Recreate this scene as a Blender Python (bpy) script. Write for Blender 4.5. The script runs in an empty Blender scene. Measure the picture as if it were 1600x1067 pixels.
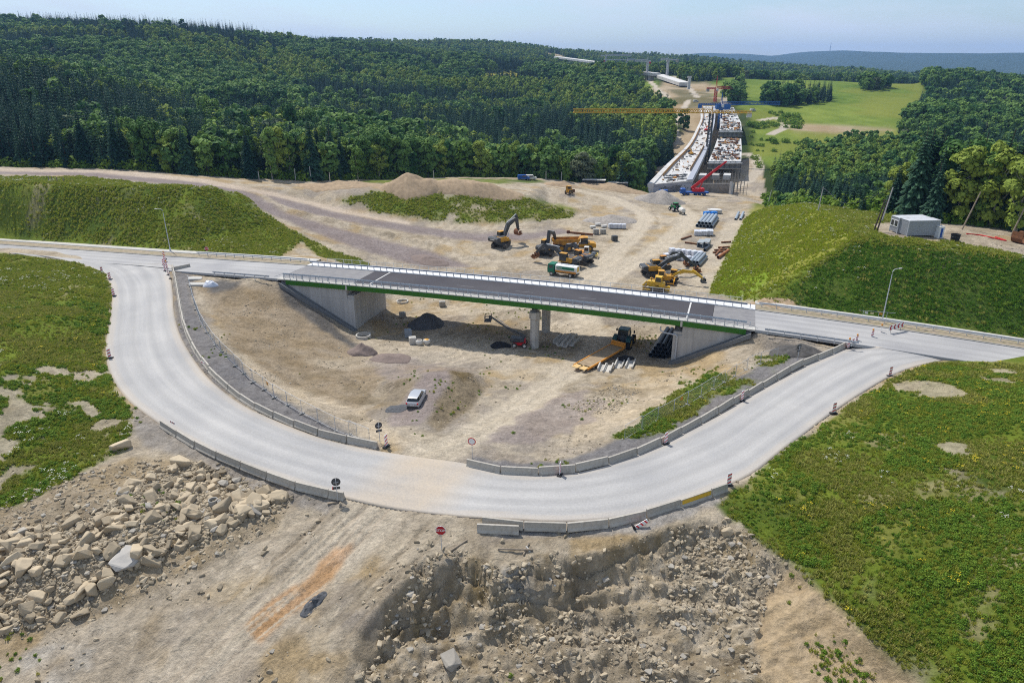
import bpy, math, random
import numpy as np
from mathutils import Vector, Matrix, geometry
from mathutils.bvhtree import BVHTree
random.seed(7); RNG = np.random.default_rng(11)
SC = bpy.context.scene
COL = SC.collection
R = math.radians
# ------------------------------------------------------------------ camera (a drone 40 m above the bypass road)
F, CX, CY, H = 1067.0, 800.0, 533.5, 40.0
PIT = R(21.9); CP, SP = math.cos(PIT), math.sin(PIT)
def ray(px, py):
    x = (px-CX)/F; y = -(py-CY)/F
    return (x, CP+y*SP, -SP+y*CP)
def G(px, py, z):
    d = ray(px, py); t = (z-H)/d[2]
    return (d[0]*t, d[1]*t, z)
def D(px, py, Y, dz=0.0):
    d = ray(px, py); t = Y/d[1]
    return (d[0]*t, Y, H+d[2]*t+dz)
def proj(X, Y, Z):
    fw = Y*CP-(Z-H)*SP; up = Y*SP+(Z-H)*CP
    fw = np.maximum(fw, 0.01)
    return CX+F*X/fw, CY-F*up/fw
cam = bpy.data.cameras.new('camera'); cam.sensor_width = 36; cam.lens = 24.0075
cam.clip_start = 0.5; cam.clip_end = 40000
co = bpy.data.objects.new('camera', cam); COL.objects.link(co)
co.location = (0, 0, H); co.rotation_euler = (R(90)-PIT, 0, 0); SC.camera = co
# ------------------------------------------------------------------ numpy noise
def _h(ix, iy, seed):
    n = (ix.astype(np.int64)*374761393 + iy.astype(np.int64)*668265263 + seed*974634777) & 0xffffffff
    n = ((n ^ (n >> 13))*1274126177) & 0xffffffff
    return ((n ^ (n >> 16)) & 0xffff)/65535.0
def vnoise(x, y, seed=0):
    ix = np.floor(x); iy = np.floor(y); fx = x-ix; fy = y-iy
    fx = fx*fx*fx*(fx*(fx*6-15)+10); fy = fy*fy*fy*(fy*(fy*6-15)+10)
    a = _h(ix, iy, seed); b = _h(ix+1, iy, seed); c = _h(ix, iy+1, seed); d = _h(ix+1, iy+1, seed)
    return (a*(1-fx)+b*fx)*(1-fy)+(c*(1-fx)+d*fx)*fy
def fbm(x, y, wl, oc=4, seed=0, gain=0.5):
    s = 0; a = 1; t = 0; f = 1/wl
    for i in range(oc):
        s = s+a*(vnoise(x*f+i*17.3, y*f-i*9.1, seed+i)*2-1); t += a; a *= gain; f *= 2.03
    return s/t
def ridged(x, y, wl, oc=3, seed=0):
    s = 0; a = 1; t = 0; f = 1/wl
    for i in range(oc):
        s = s+a*(1-np.abs(vnoise(x*f+i*7.7, y*f+i*3.1, seed+i)*2-1)); t += a; a *= .5; f *= 2.1
    return s/t
def inpoly(px, py, poly):
    r = np.zeros(px.shape, bool); n = len(poly)
    for i in range(n):
        x1, y1 = poly[i][:2]; x2, y2 = poly[(i+1) % n][:2]
        if y1 == y2: continue
        c = ((y1 > py) != (y2 > py)) & (px < (x2-x1)*(py-y1)/(y2-y1)+x1)
        r ^= c
    return r
def dpoly(x, y, line):
    """distance to a polyline and fraction along it"""
    best = np.full(x.shape, 1e9); fr = np.zeros(x.shape); L = 0
    tot = sum(math.dist(line[i][:2], line[i+1][:2]) for i in range(len(line)-1))
    for i in range(len(line)-1):
        ax, ay = line[i][:2]; bx, by = line[i+1][:2]; l = math.dist((ax, ay), (bx, by))
        t = np.clip(((x-ax)*(bx-ax)+(y-ay)*(by-ay))/(l*l+1e-9), 0, 1)
        d = np.hypot(x-ax-t*(bx-ax), y-ay-t*(by-ay))
        m = d < best; best[m] = d[m]; fr[m] = (L+t[m]*l)/tot; L += l
    return best, fr
def smooth(a, b, x):
    t = np.clip((x-a)/(b-a), 0, 1); return t*t*(3-2*t)
def resample(pts, step):
    pts = [Vector(p) for p in pts]; out = [pts[0].copy()]; carry = 0
    for a, b in zip(pts[:-1], pts[1:]):
        l = (b-a).length; d = step-carry
        while d <= l:
            out.append(a.lerp(b, d/l)); d += step
        carry = l-(d-step)
    if (out[-1]-pts[-1]).length > step*.2: out.append(pts[-1].copy())
    return out
def catmull(pts, n=6):
    P = [Vector(p) for p in pts]; P = [P[0]*2-P[1]]+P+[P[-1]*2-P[-2]]; out = []
    for i in range(1, len(P)-2):
        a, b, c, d = P[i-1], P[i], P[i+1], P[i+2]
        for k in range(n):
            t = k/n
            out.append(.5*((2*b)+(c-a)*t+(2*a-5*b+4*c-d)*t*t+(3*b-a-3*c+d)*t**3))
    out.append(P[-2]); return out
# ------------------------------------------------------------------ bridge frame: s along the deck, w across it (away from camera)
BU = Vector((0.950, -0.3123, 0)).normalized(); BN = Vector((-BU.y, BU.x, 0)); BO = Vector((2.35, 116.55, 0))
def zroad(s):
    if s >= 0: return .65-.00042*s*s if s < 95 else .65-.00042*95*95-.08*(s-95)
    return .65-.0002*s*s if s > -90 else -.97-.024*(-90-s)
def SW(s, w, z=None, dz=0):
    p = BO+BU*s+BN*w
    return (p.x, p.y, (zroad(s)+dz) if z is None else z)
# ------------------------------------------------------------------ terrain control lines, read as survey points (pixel of the photo + height)
RO = [(-60,398,-1.2),(0,394,-1.1),(60,399,-1),(110,409,-.95),(150,422,-.9),(165,432,-.8),(173,446,-.75),(175,465,-.7),(172,500,-.6),(166,530,-.5),(166,560,-.4),(175,590,-.3),(200,625,-.2),(240,655,-.1),(285,685,0),(350,718,0),(420,742,0),(480,762,0),(540,778,0),(620,795,0),(700,805,0),(750,809,0),(810,812,0),(870,815,0),(940,812,0),(1000,804,0),(1060,788,0),(1130,762,0),(1175,740,-.05),(1220,705,-.2),(1260,675,-.35),(1300,645,-.6),(1350,612,-.95),(1400,584,-1.3),(1450,568,-1.6),(1520,555,-1.9),(1570,549,-2.1),(1620,545,-2.3)]
RI = [(258,411,-.75),(266,430,-.75),(270,460,-.7),(272,490,-.6),(282,525,-.5),(303,562,-.4),(333,598,-.3),(378,632,-.15),(430,657,-.05),(500,684,0),(560,699,0),(600,706,0),(660,715,0),(728,724,0),(790,738,0),(840,741,0),(900,738,0),(960,722,0),(1010,705,-.1),(1060,680,-.25),(1110,655,-.4),(1160,625,-.7),(1210,597,-1),(1260,570,-1.25),(1310,549,-1.35),(1330,541,-1.4)]
ROw = catmull([G(*p) for p in RO], 5); RIw = catmull([G(*p) for p in RI], 5)
LINES = []; PTS = []
def line(*p): LINES.append([G(*q) for q in p])
def pts(*p): PTS.extend(G(*q) for q in p)
def dpts(dz, *p): PTS.extend(D(q[0], q[1], q[2], dz) for q in p)
LINES.append([tuple(p) for p in ROw[::4]]); LINES.append([tuple(p) for p in RIw[::4]])
# upper road, both ends; the abutment cones
for w in (-.4, 13.6, 16.5):
    LINES.append([SW(s, w, dz=-.12) for s in range(-190, -52, 12) if not (w < 0 and s < -64)]+[SW(-53, w, dz=-.15)])
    LINES.append([SW(40, w, dz=-.15)]+[SW(s, w, dz=-.12) for s in range(46, 170, 12) if not (w < 0 and s > 58)])
for w in (-.5, 13.6):
    LINES.append([SW(-53.2, w, -.3), SW(-44, w, -4.8), SW(-35.4, w, -8.95)])
    LINES.append([SW(40.2, w, -.5), SW(33, w, -4.2), SW(26.4, w, -7.5)])
LINES.append([SW(-34.8, w, -8.9) for w in (-.5, 6, 13.6)])
LINES.append([SW(25.8, w, -7.6) for w in (-.5, 6, 13.6)])
# left cutting: crest, shelf, haul tracks
line((-420,276,11),(-200,284,11),(0,286,11),(100,288,11),(200,291,11),(300,291,10.5),(340,293,9.5),(372,303,7.2),(402,328,3.5),(432,350,.6),(462,378,-1.6),(500,398,-3.4),(560,409,-5.5))
line((-420,266,9.8),(-200,270,9.8),(0,273,9.6),(130,275,9),(250,287,8),(300,290,7.2),(358,297,5.2),(436,340,.2),(520,378,-4),(600,402,-6.5),(660,415,-7.6))
line((-420,256,10),(-200,258,9.6),(0,263,9.6),(200,269,8.6),(300,276,6.8),(400,292,3.8),(440,304,1.8),(520,328,-1.5),(640,352,-5),(740,367,-6.9),(860,360,-7.4))
pts((470,340,-.7),(560,372,-4),(640,385,-6),(740,402,-7.8),(400,308,3.2),(300,284,7.2))
# earth island between the tracks
line((480,316,-.8),(560,336,-3),(650,349,-5.5),(750,351,-6.5),(850,346,-7),(906,335,-7.5))
line((520,301,1.6),(560,299,1.9),(600,295,2.3),(650,293,2.5),(700,293,2.2),(750,296,1.3),(830,305,-1.1),(885,325,-5.5))
pts((500,295,1.5),(500,285,1.4),(400,281,3.2),(700,284,.3),(850,290,-3.2))
# back edge of the site, at the foot of the trees
line((-420,254,9.4),(-150,257,9),(0,261,8.1),(200,266,7.8),(300,273,5.7),(400,280,3.2),(500,284,1.2),(600,280,-1.8),(700,277,-3),(850,278,-4),(950,290,-9.6),(1008,301,-12))
line((800,283,-2.8),(900,297,-5.7),(960,310,-6.9),(1010,335,-8),(985,375,-8),(960,400,-8),(900,450,-8.3))
# excavated corridor
pts((1080,318,-9.5),(1130,350,-8.2),(1060,360,-8),(1110,440,-8),(1040,420,-8),(820,400,-8.2),(860,330,-7.6),(930,320,-7.2),(780,420,-8.3),(620,425,-8),(700,430,-8.3),(1080,300,-11.5),(1140,305,-12.5))
pts((620,500,-8.9),(700,530,-8.7),(830,545,-8.6),(950,560,-8.2),(1030,545,-7.9),(660,480,-8.6),(780,480,-8.6),(900,480,-8.4),(1000,480,-8.2),(1080,470,-8))
# right cutting
line((1108,458,-8),(1125,420,-8),(1150,370,-8),(1170,335,-8.6),(1180,318,-9.5))
line((1200,324,-3),(1225,322,.6),(1250,323,4),(1300,340,8),(1342,369,10),(1400,377,9.7),(1460,386,9.3),(1600,405,8),(1800,440,6),(2100,480,5))
pts((1250,318,3.2),(1350,335,7),(1450,360,9.2),(1480,362,9.1),(1550,362,8.4),(1600,380,8.2),(1800,400,6),(1330,322,3.5),(1430,338,6.5),(1560,340,5))
# inside of the loop
line((292,436,-.9),(300,470,-.8),(322,515,-.7),(348,545,-.55),(398,590,-.4),(440,620,-.3),(500,655,-.2),(560,682,-.2),(596,694,-.2))
line((310,428,-.9),(360,440,-.9),(425,441,-.8))
pts((420,452,-1.6),(450,480,-3.8),(500,520,-6.4),(540,545,-7.8),(565,527,-8.95),(370,500,-2.2),(400,520,-3.2),(450,560,-4.6),(520,562,-6.8),(470,610,-3.2),(550,604,-5.4),(600,572,-7.5),(560,650,-3),(612,618,-5.0))
pts((632,645,-2.5),(640,605,-2.8),(655,588,-3.0),(640,668,-1.6),(620,612,-3.6),(670,572,-6.6),(690,570,-7.8),(655,574,-6.4),(728,578,-7.6))
line((668,660,-2.0),(672,652,-2.2),(680,623,-2.5),(693,606,-2.7),(705,583,-2.9),(668,583,-3.0))
line((640,697,-.4),(682,676,-1.4),(709,653,-3.2),(736,634,-4.7),(756,608,-6.3),(762,586,-7.5),(700,561,-8.3))
line((728,716,-.3),(790,672,-1.8),(850,632,-4.2),(900,597,-6.8),(930,572,-8))
pts((690,712,-.15),(762,655,-3),(840,600,-6.7))
line((740,712,-.25),(800,722,-.25),(860,722,-.3),(920,705,-.4),(1000,670,-.6),(1080,625,-1),(1160,585,-1.4),(1230,553,-1.8))
pts((850,680,-1.6),(920,640,-3.4),(960,600,-6.3),(1000,622,-4),(1060,572,-7.3),(1000,592,-6.4),(1100,590,-3),(1130,560,-3.6),(1180,538,-1.8),(1240,530,-1.6))
# foreground: left bank and boulder heap
pts((0,440,1.8),(0,520,3.6),(80,500,2.6),(120,440,.4),(140,480,.6),(0,600,3.2),(100,600,1.3),(0,700,1),(100,690,.1),(170,640,-.2),(-200,500,6.5),(-200,700,4),(-250,420,3),(-400,600,8),(-300,900,0))
pts((0,780,-.4),(110,780,.0),(200,750,-.6),(260,790,.2),(180,850,-.3),(330,745,-1.0),(430,780,-.9),(360,800,-.6),(480,800,-.8),(0,850,-.9),(80,880,-1),(0,1000,-4),(150,965,-3.2),(300,870,-2.0),(400,850,-1.6),(0,1090,-5.2),(150,1090,-5),(-200,1000,-3))
line((590,792,-.15),(520,850,-1.2),(440,920,-2.2),(340,1000,-3.5),(230,1100,-4.9))
line((640,815,-.2),(600,855,-1.0),(540,920,-2.0),(440,1000,-3.2),(330,1100,-4.6))
pts((640,870,-.6),(600,930,-1.2),(550,1000,-2.4),(480,1090,-4),(660,835,-.3))
# foreground: excavated bowl
line((640,918,-1.0),(650,900,-.8),(668,889,-.6),(700,882,-.6),(712,862,-.4),(740,878,-.5),(766,898,-1.0),(810,896,-1.1),(878,900,-1.0),(884,872,-.4),(934,864,-.4),(990,847,-.35),(1042,831,-.3),(1100,814,-.25),(1140,814,-.3))
line((642,945,-3.0),(662,925,-3.0),(700,915,-2.8),(720,905,-2.4),(760,925,-2.9),(810,920,-2.6),(872,925,-2.7),(892,905,-2.4),(940,890,-2.1),(1000,872,-2.0),(1050,855,-1.8),(1100,842,-1.6),(1150,850,-1.4))
pts((640,990,-4.6),(700,985,-5),(760,1000,-5.1),(850,965,-4.3),(910,960,-4.0),(1000,950,-4.0),(1100,925,-3.4),(1175,905,-2.5),(1180,955,-3.6),(560,1060,-3.8),(700,1100,-6),(900,1100,-6.2),(1100,1100,-5.8),(1200,1100,-5.2))
pts((820,850,-.35),(760,845,-.3),(860,870,-.4),(1000,830,-.25),(1090,795,-.15))
pts((1250,920,-2.0),(1300,1000,-2.6),(1400,1067,-2.6),(1230,1000,-3.4))
line((1120,785,-.05),(1145,810,-.25),(1200,850,-.5),(1280,920,-.7),(1350,990,-.9),(1450,1080,-1.2),(1540,1180,-1.5))
pts((1300,750,1),(1400,700,1.9),(1500,650,2.0),(1600,600,1.4),(1600,700,3.4),(1600,850,4),(1500,900,2.2),(1600,1067,1),(1450,620,.6),(1540,580,-.4),(1800,700,7),(1800,1000,5),(1800,570,0),(2200,800,11),(2200,560,3))
for a in range(-53, 54, 15):
    for rr in (9, 16): PTS.append((rr*math.sin(R(a)), rr*math.cos(R(a)), -7))
# ---- beyond the site
TH = -15
# valley under the viaduct and right-hand woods
dpts(0, (1180,285,352),(1195,258,400),(1200,232,450),(1220,200,500),(1250,180,600),(1060,205,480),(1040,240,400))
PTS.extend([(85,345,-19),(110,330,-17),(75,380,-24),(95,430,-24),(100,480,-18),(110,540,-6),(60,420,-20),(160,470,-6)])
dpts(0, (1300,190,560),(1390,205,505),(1240,195,555),(1300,122,850),(1420,128,800),(1180,122,850),(1180,165,640),(1260,160,650),(1360,150,690),(1085,135,800),(1120,152,640),(1010,122,800),(1150,124,830),(1045,152,690),(1060,190,560))
dpts(TH, (1280,245,330),(1250,275,280),(1400,240,320),(1530,235,330),(1700,230,320),(1450,128,730),(1600,140,680),(1800,150,640),(1500,180,480),(1340,205,450),(1650,185,430))
PTS.extend([(190,250,-14),(140,260,-14),(230,210,-4),(300,230,0)])
# left and middle woods
dpts(TH, (-300,70,380),(-100,82,400),(0,90,400),(60,97,410),(135,124,420),(210,148,430),(280,165,430),(350,182,440))
PTS.extend([(-180,300,8),(-90,300,0),(-40,350,-14),(20,360,-22),(60,350,-22),(-120,380,0),(-260,300,14)])
dpts(-6, (390,180,480),(440,183,470),(330,182,480))
dpts(TH, (-400,30,1100),(-200,24,1100),(0,20,1100),(120,22,1100),(250,25,1100),(340,35,1120),(400,45,1150),(480,58,1200),(560,63,1300))
dpts(TH, (0,60,800),(120,75,780),(300,75,850),(480,95,900),(200,115,650),(420,130,650),(560,140,700),(640,100,950),(330,150,560))
dpts(TH, (680,104,900),(800,121,830),(900,122,830),(960,112,850),(1000,118,820),(700,150,680),(850,165,650),(960,170,640),(560,190,520),(700,200,480),(850,215,450),(960,225,420))
dpts(0, (740,117,1000),(840,117,1000),(770,120,960))
dpts(TH, (560,60,1900),(640,56,2000),(760,55,2000),(800,62,2000),(840,75,2050),(700,85,1500),(600,90,1500),(800,95,1450))
dpts(TH, (855,68,2250),(900,74,2300),(950,80,2300),(1025,86,2300),(1045,89,2300),(1085,83,2400),(1140,88,2400),(1200,99,2400),(1260,107,2400),(1320,114,2400),(1450,118,2500),(1600,122,2500),(1900,125,2500))
dpts(0, (905,108,1300),(1000,112,1150),(850,86,1750))
PTS.extend([(200,1500,8),(330,1500,6),(420,1100,10),(700,1100,8),(150,1250,10),(900,900,5),(1000,1500,10)])
for X in range(-5000, 10001, 1500): PTS.append((X, 4200, -10))
for X in range(-8000, 15001, 1500): PTS.append((X, 5200, -5))
for px, py in ((1030,104),(1200,108),(1310,108),(1400,100),(1450,96),(1480,92),(1510,92),(1545,87),(1600,82),(1660,80),(1720,80),(1900,88)): PTS.append(D(px, py, 6200))
for px, py in ((600,100),(900,98),(1000,92),(1025,86),(1045,81.5),(1072,82),(1100,78.5),(1122,82),(1150,78.5),(1172,81),(1195,82.5),(1215,83.5),(1250,77),(1280,80),(1310,77),(1335,79),(1357,84),(1390,80),(1420,84),(1450,85.5),(1500,83),(1540,82),(1570,84),(1600,83),(1680,80),(1800,84),(2000,85)): PTS.append(D(px, 80.5+(py-80.5)*2.3 if py < 87 else py, 9000))
for X in range(-16000, 17001, 2000): PTS.append((X, 12500, 40))
for X in (-3000, -1600, -900): PTS.append((X, 2200, 90))
PTS.extend([(-2500,1200,90),(-1500,800,60),(-700,450,25),(-420,330,16),(-420,230,12),(-300,170,12),(-260,120,10),(1600,1200,5),(900,600,0),(500,330,-4),(420,230,2),(330,150,5),(240,110,6)])
for a in (-56, 56):
    for rr, z in ((9,-7),(30,0),(80,10),(200,10),(500,20),(1500,60),(4000,0),(13000,40)): PTS.append((rr*math.sin(R(a)), rr*math.cos(R(a)), z))
# ---- triangulate
V2 = []; VZ = []; EE = []
def addv(p): V2.append(Vector((p[0], p[1]))); VZ.append(p[2]); return len(V2)-1
for L in LINES:
    L2 = [L[0]]+[p for i, p in enumerate(L[1:]) if math.dist(p[:2], L[i][:2]) > .05]
    ids = [addv(p) for p in L2]; EE += list(zip(ids[:-1], ids[1:]))
for p in PTS: addv(p)
tv, te, tf, ov, oe, of = geometry.delaunay_2d_cdt(V2, EE, [], 0, 1e-4)
VX = np.array([[v.x, v.y] for v in V2]); VZ = np.array(VZ); tz = []
for i, v in enumerate(tv):
    if ov[i]: tz.append(float(np.mean([VZ[k] for k in ov[i]])))
    else:
        d = np.hypot(VX[:, 0]-v.x, VX[:, 1]-v.y)+.01; k = np.argsort(d)[:3]; tz.append(float((VZ[k]/d[k]).sum()/(1/d[k]).sum()))
bvh = BVHTree.FromPolygons([(v.x, v.y, z) for v, z in zip(tv, tz)], [tuple(f) for f in tf])
rr = [9.0]
while rr[-1] < 12400: rr.append(rr[-1]*(1.0043 if rr[-1] < 130 else 1.0052 if rr[-1] < 340 else 1.0105))
GR = np.array(rr); GA = np.linspace(R(-53), R(53), 620); NR, NA = len(GR), len(GA)
TX = GR[:, None]*np.sin(GA)[None]; TY = GR[:, None]*np.cos(GA)[None]
TZ = np.zeros((NR, NA)); rc = bvh.ray_cast; dn = Vector((0, 0, -1))
for i in range(NR):
    for j in range(NA):
        h = rc((TX[i, j], TY[i, j], 3000), dn)[0]
        TZ[i, j] = h.z if h else np.nan
for i in range(NR):
    b = np.isnan(TZ[i])
    if b.all(): TZ[i] = TZ[i-1]
    elif b.any(): TZ[i, b] = np.interp(GA[b], GA[~b], TZ[i, ~b])
def blur(Z, n):
    for _ in range(n):
        P = np.pad(Z, 1, mode='edge')
        Z = .25*P[1:-1, 1:-1]+.125*(P[:-2, 1:-1]+P[2:, 1:-1]+P[1:-1, :-2]+P[1:-1, 2:])+.0625*(P[:-2, :-2]+P[2:, 2:]+P[:-2, 2:]+P[2:, :-2])
    return Z
Z1 = blur(TZ, 3); Z3 = blur(Z1, 45)
k = smooth(330, 460, GR)[:, None]
TZ = Z1*(1-k)+Z3*k
PXX, PYY = proj(TX, TY, TZ)
# ---- zones
def zone(poly, y0=0, y1=1e9, jit=0.0, wl=3.0):
    px, py = PXX, PYY
    if jit:
        sc = jit*F/np.maximum(TY, 20); px = px+sc*fbm(TX, TY, wl, 3, 5); py = py+(.6 if wl < 5 else .12)*sc*fbm(TX, TY, wl, 3, 9)
    return inpoly(px, py, poly) & (TY > y0) & (TY < y1)
def soft(m, n=2): return blur(m.astype(float), n)
road_poly = [tuple(p)[:2] for p in ROw]+[SW(100, 2)[:2], SW(60, 2)[:2]]+[tuple(p)[:2] for p in reversed(RIw)]+[SW(-90, 2)[:2], SW(-140, 2)[:2]]
m_road = inpoly(TX, TY, road_poly)
S_ = (TX-BO.x)*BU.x+(TY-BO.y)*BU.y; W_ = (TX-BO.x)*BN.x+(TY-BO.y)*BN.y
m_up = (W_ > .7) & (W_ < 15.6) & (((S_ < -52) & (S_ > -190)) | ((S_ > 39) & (S_ < 170)))
g1 = zone([(-600,272),(-200,274),(0,276),(130,277),(250,290),(330,293),(380,306),(432,346),(520,393),(575,409),(575,420),(500,402),(470,375),(452,392),(435,402),(260,396),(0,380),(-600,370)], 120, 230, .5)
g2 = zone([(-600,380),(0,393),(110,408),(150,421),(165,434),(172,448),(174,470),(170,500),(163,535),(162,565),(185,615),(210,655),(195,700),(120,745),(60,775),(0,800),(-600,920)], 40, 190, .5)
g3 = zone([(1108,458),(1125,420),(1150,370),(1178,318),(1250,312),(1340,318),(1400,335),(1400,345),(1360,352),(1375,366),(1440,375),(1500,379),(1600,398),(2100,470),(2100,590),(1600,533),(1400,508),(1290,495),(1240,474),(1160,468)], 100, 270, .4)
g4 = zone([(1118,788),(1150,762),(1185,742),(1228,705),(1270,676),(1310,645),(1358,613),(1405,586),(1450,571),(1520,558),(1600,546),(2300,490),(2300,1500),(1600,1300),(1450,1075),(1350,990),(1280,920),(1200,850),(1140,812)], 20, 125, .6)
g5 = zone([(530,312),(600,299),(700,296),(800,303),(860,315),(905,328),(890,341),(800,347),(700,347),(620,336),(560,322)], 190, 260, 1.0)
g6 = zone([(940,700),(1000,655),(1040,625),(1065,590),(1090,572),(1140,565),(1235,557),(1190,588),(1130,620),(1060,660),(990,695)], 70, 120, 1.4)
g7 = zone([(560,282),(700,279),(850,281),(850,286),(640,287),(560,287)], 220, 330, .8)
gr_noise = fbm(TX, TY, 7.0, 4, 31)
grass = np.maximum.reduce([soft(g1), soft(g2)*(1-.85*smooth(.10, .30, fbm(TX, TY, 4.5, 4, 77)*smooth(520, 600, PYY)*(PXX < 400))), soft(g3), soft(g4)*(1-.75*smooth(.2, .42, fbm(TX, TY, 9, 4, 12)+.12*np.exp(-((PXX-1470)/160)**2-((PYY-870)/110)**2))), soft(g5)*smooth(-.6, -.1, gr_noise+.1), soft(g6)*smooth(-.3, .0, gr_noise), soft(g7)*.9])
far = smooth(240, 320, TY-.25*np.abs(TX)+40*(PXX < 1000)*(PXX > 1) * 0) * 1.0
# woods floor begins behind the back edge of the site
back = np.interp(PXX, [-600,0,200,300,400,500,600,700,850,950,1008,1030,1190,1200,1250,1350,1450,1600,2200], [230,238,234,236,243,253,275,296,298,309,305,420,420,255,205,172,150,142,140])
wood = smooth(0, 6, TY-back)
field = np.maximum.reduce([soft(zone([(1160,118),(1428,118),(1445,150),(1405,205),(1398,222),(1240,215),(1190,200),(1160,170)], 400, 1000, 6, 30)),soft(zone([(1172,122),(1330,119),(1425,127),(1395,160),(1368,188),(1240,192),(1175,172),(1158,168)], 450, 1000, 12, 30)), soft(zone([(1175,165),(1250,186),(1250,230),(1225,262),(1195,262),(1178,225)], 380, 620, 9, 22)), soft(zone([(330,178),(390,176),(450,186),(390,188),(330,184)], 430, 560)), soft(zone([(1000,120),(1022,122),(1040,150),(1022,160),(1002,140)],560,900)), soft(zone([(1110,128),(1148,118),(1150,128),(1128,152),(1112,150)],560,900)), soft(zone([(1250,188),(1330,222),(1290,245),(1232,225),(1225,205)],380,560))])
yellow = soft(zone([(700,114),(850,114),(850,122),(700,122)], 880, 1100))
bare = np.maximum.reduce([soft(zone([(1045,128),(1110,128),(1142,160),(1146,180),(1154,240),(1164,290),(1150,320),(1000,320),(1050,240),(1070,190),(1030,160),(1020,140)], 330, 900, 9, 22)), soft(zone([(1235,193),(1392,200),(1392,210),(1240,207)], 440, 580, 5, 20)), soft(zone([(840,74),(860,80),(905,97),(900,100),(850,85)],1400,2100))])
rd_far = [[G(1190,172,9),G(1215,176,6),G(1228,186,3),G(1225,196,1),G(1205,205,-1)],[G(1155,122,27),G(1150,140,16),G(1138,160,8),G(1128,172,5)],[G(1012,124,25),G(1025,142,17),G(1045,152,13)],[G(1075,165,7),G(1062,180,3),G(1050,200,-2),G(1060,210,-2)],[G(1090,160,9),G(1070,140,16),G(1050,130,20)],[G(1140,292,-15),G(1170,288,-16),G(1186,268,-14),G(1178,250,-13),G(1162,245,-12)]]
t_far = np.zeros_like(TX)
for L in rd_far: t_far = np.maximum(t_far, 1-smooth(2.2, 3.4, dpoly(TX, TY, L)[0]))
T1 = catmull([G(660,722,0),G(725,690,-1.4),G(790,648,-3),G(860,598,-6.4),G(930,548,-8.2),G(915,500,-8.4),G(905,455,-8.3),G(955,402,-8),G(1003,352,-8),G(1000,330,-7.6),G(960,311,-6.9),G(900,297,-5.7),G(800,284,-2.8)], 6)
T2 = catmull([G(900,470,-8.3),G(960,425,-8),G(1030,385,-8),G(1075,345,-8),G(1060,322,-9)], 6)
T3 = catmull([G(610,770,0),G(560,830,-.9),G(490,905,-2),G(390,985,-3.3),G(280,1090,-4.7)], 6)
T4 = catmull([G(1150,345,-8),G(1125,390,-8),G(1095,450,-8)], 6)
T5 = catmull([G(520,575,-7),G(640,560,-8.2),G(760,560,-8.6),G(840,590,-7)], 6)
d1, _ = dpoly(TX, TY, T1); d2, _ = dpoly(TX, TY, T2); d3, _ = dpoly(TX, TY, T3); d4, _ = dpoly(TX, TY, T4); d5, _ = dpoly(TX, TY, T5)
wob = fbm(TX, TY, 6, 3, 44)*1.1
trk = np.maximum.reduce([1-smooth(2.2, 3.8, d1+wob), 1-smooth(2.0, 4.2, d2+wob), (1-smooth(1.8, 3.4, d3+wob)), .7*(1-smooth(2, 4, d4+wob)), .5*(1-smooth(2, 5, d5+wob))])
flatn = np.maximum.reduce([1-smooth(2.6, 4.4, d1), 1-smooth(2.4, 4.6, d2), 1-smooth(2.2, 4, d3), .6*(1-smooth(2, 4, d4))])
pinkA = soft(zone([(-600,262),(0,266),(150,268),(250,276),(340,289),(400,303),(440,330),(520,355),(600,375),(680,395),(740,418),(660,418),(560,390),(470,355),(420,332),(352,298),(280,290),(200,282),(130,275),(0,273),(-600,270)], 150, 270, .3))
pinkB = soft(zone([(400,297),(450,312),(540,334),(640,352),(740,365),(830,364),(880,358),(890,364),(820,376),(740,377),(640,364),(540,346),(450,326)], 150, 270, .3))
tracksnd = soft(zone([(-600,256),(0,263),(200,268),(320,280),(420,299),(520,322),(640,347),(640,352),(520,330),(430,307),(300,284),(150,270),(0,268),(-600,263)], 150, 270, .3))
grav = np.maximum(soft(zone([(268,420),(300,428),(300,470),(325,518),(352,548),(400,592),(445,625),(505,660),(560,684),(596,697),(590,706),(500,684),(430,657),(378,632),(333,598),(303,562),(282,525),(272,490)], 60, 170, .5)), soft(zone([(740,714),(800,724),(860,722),(930,705),(1010,668),(1090,622),(1170,580),(1240,550),(1262,552),(1330,541),(1260,570),(1160,625),(1060,680),(960,722),(900,738),(840,741),(790,738),(735,722)], 60, 120, .5)))
grav2 = soft(zone([(755,822),(900,826),(1000,812),(1060,796),(1130,772),(1120,790),(1060,812),(1000,832),(900,840),(760,838)], 30, 70, .7))
dark1 = np.maximum.reduce([soft(zone([(1190,532),(1240,536),(1300,545),(1270,556),(1220,548)], 80, 120, 1.2)), soft(zone([(318,446),(345,436),(380,438),(372,452),(330,458)], 90, 150, .8)), soft(zone([(432,440),(450,452),(500,492),(560,540),(548,545),(490,508),(440,465)],90,150,.6))])
purp = np.maximum.reduce([soft(zone([(665,580),(700,580),(705,590),(655,668),(615,668),(605,655),(640,610)], 70, 120, .6)), .8*soft(zone([(740,700),(820,640),(900,610),(960,630),(920,660),(850,690),(780,715)], 70, 120, 2.0)), .6*soft(zone([(560,565),(640,562),(740,575),(700,585),(610,590)],80,130,2))])
orange = soft(zone([(560,845),(520,860),(440,925),(385,975),(400,1000),(470,950),(540,885)], 30, 70, .8))
darkp = soft(zone([(515,920),(495,925),(462,955),(465,965),(490,955),(515,935)], 30, 70, .3))
white1 = smooth(-.2, .35, fbm(TX, TY, 3.5, 4, 132))*soft(zone([(-100,1040),(60,1010),(160,1010),(170,1030),(100,1067),(60,1120),(-100,1120)], 20, 60, 1.2))
sand = soft(zone([(1225,880),(1290,925),(1355,993),(1455,1080),(1500,1150),(1215,1150),(1190,1040),(1180,960)], 20, 60, .6))
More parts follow.
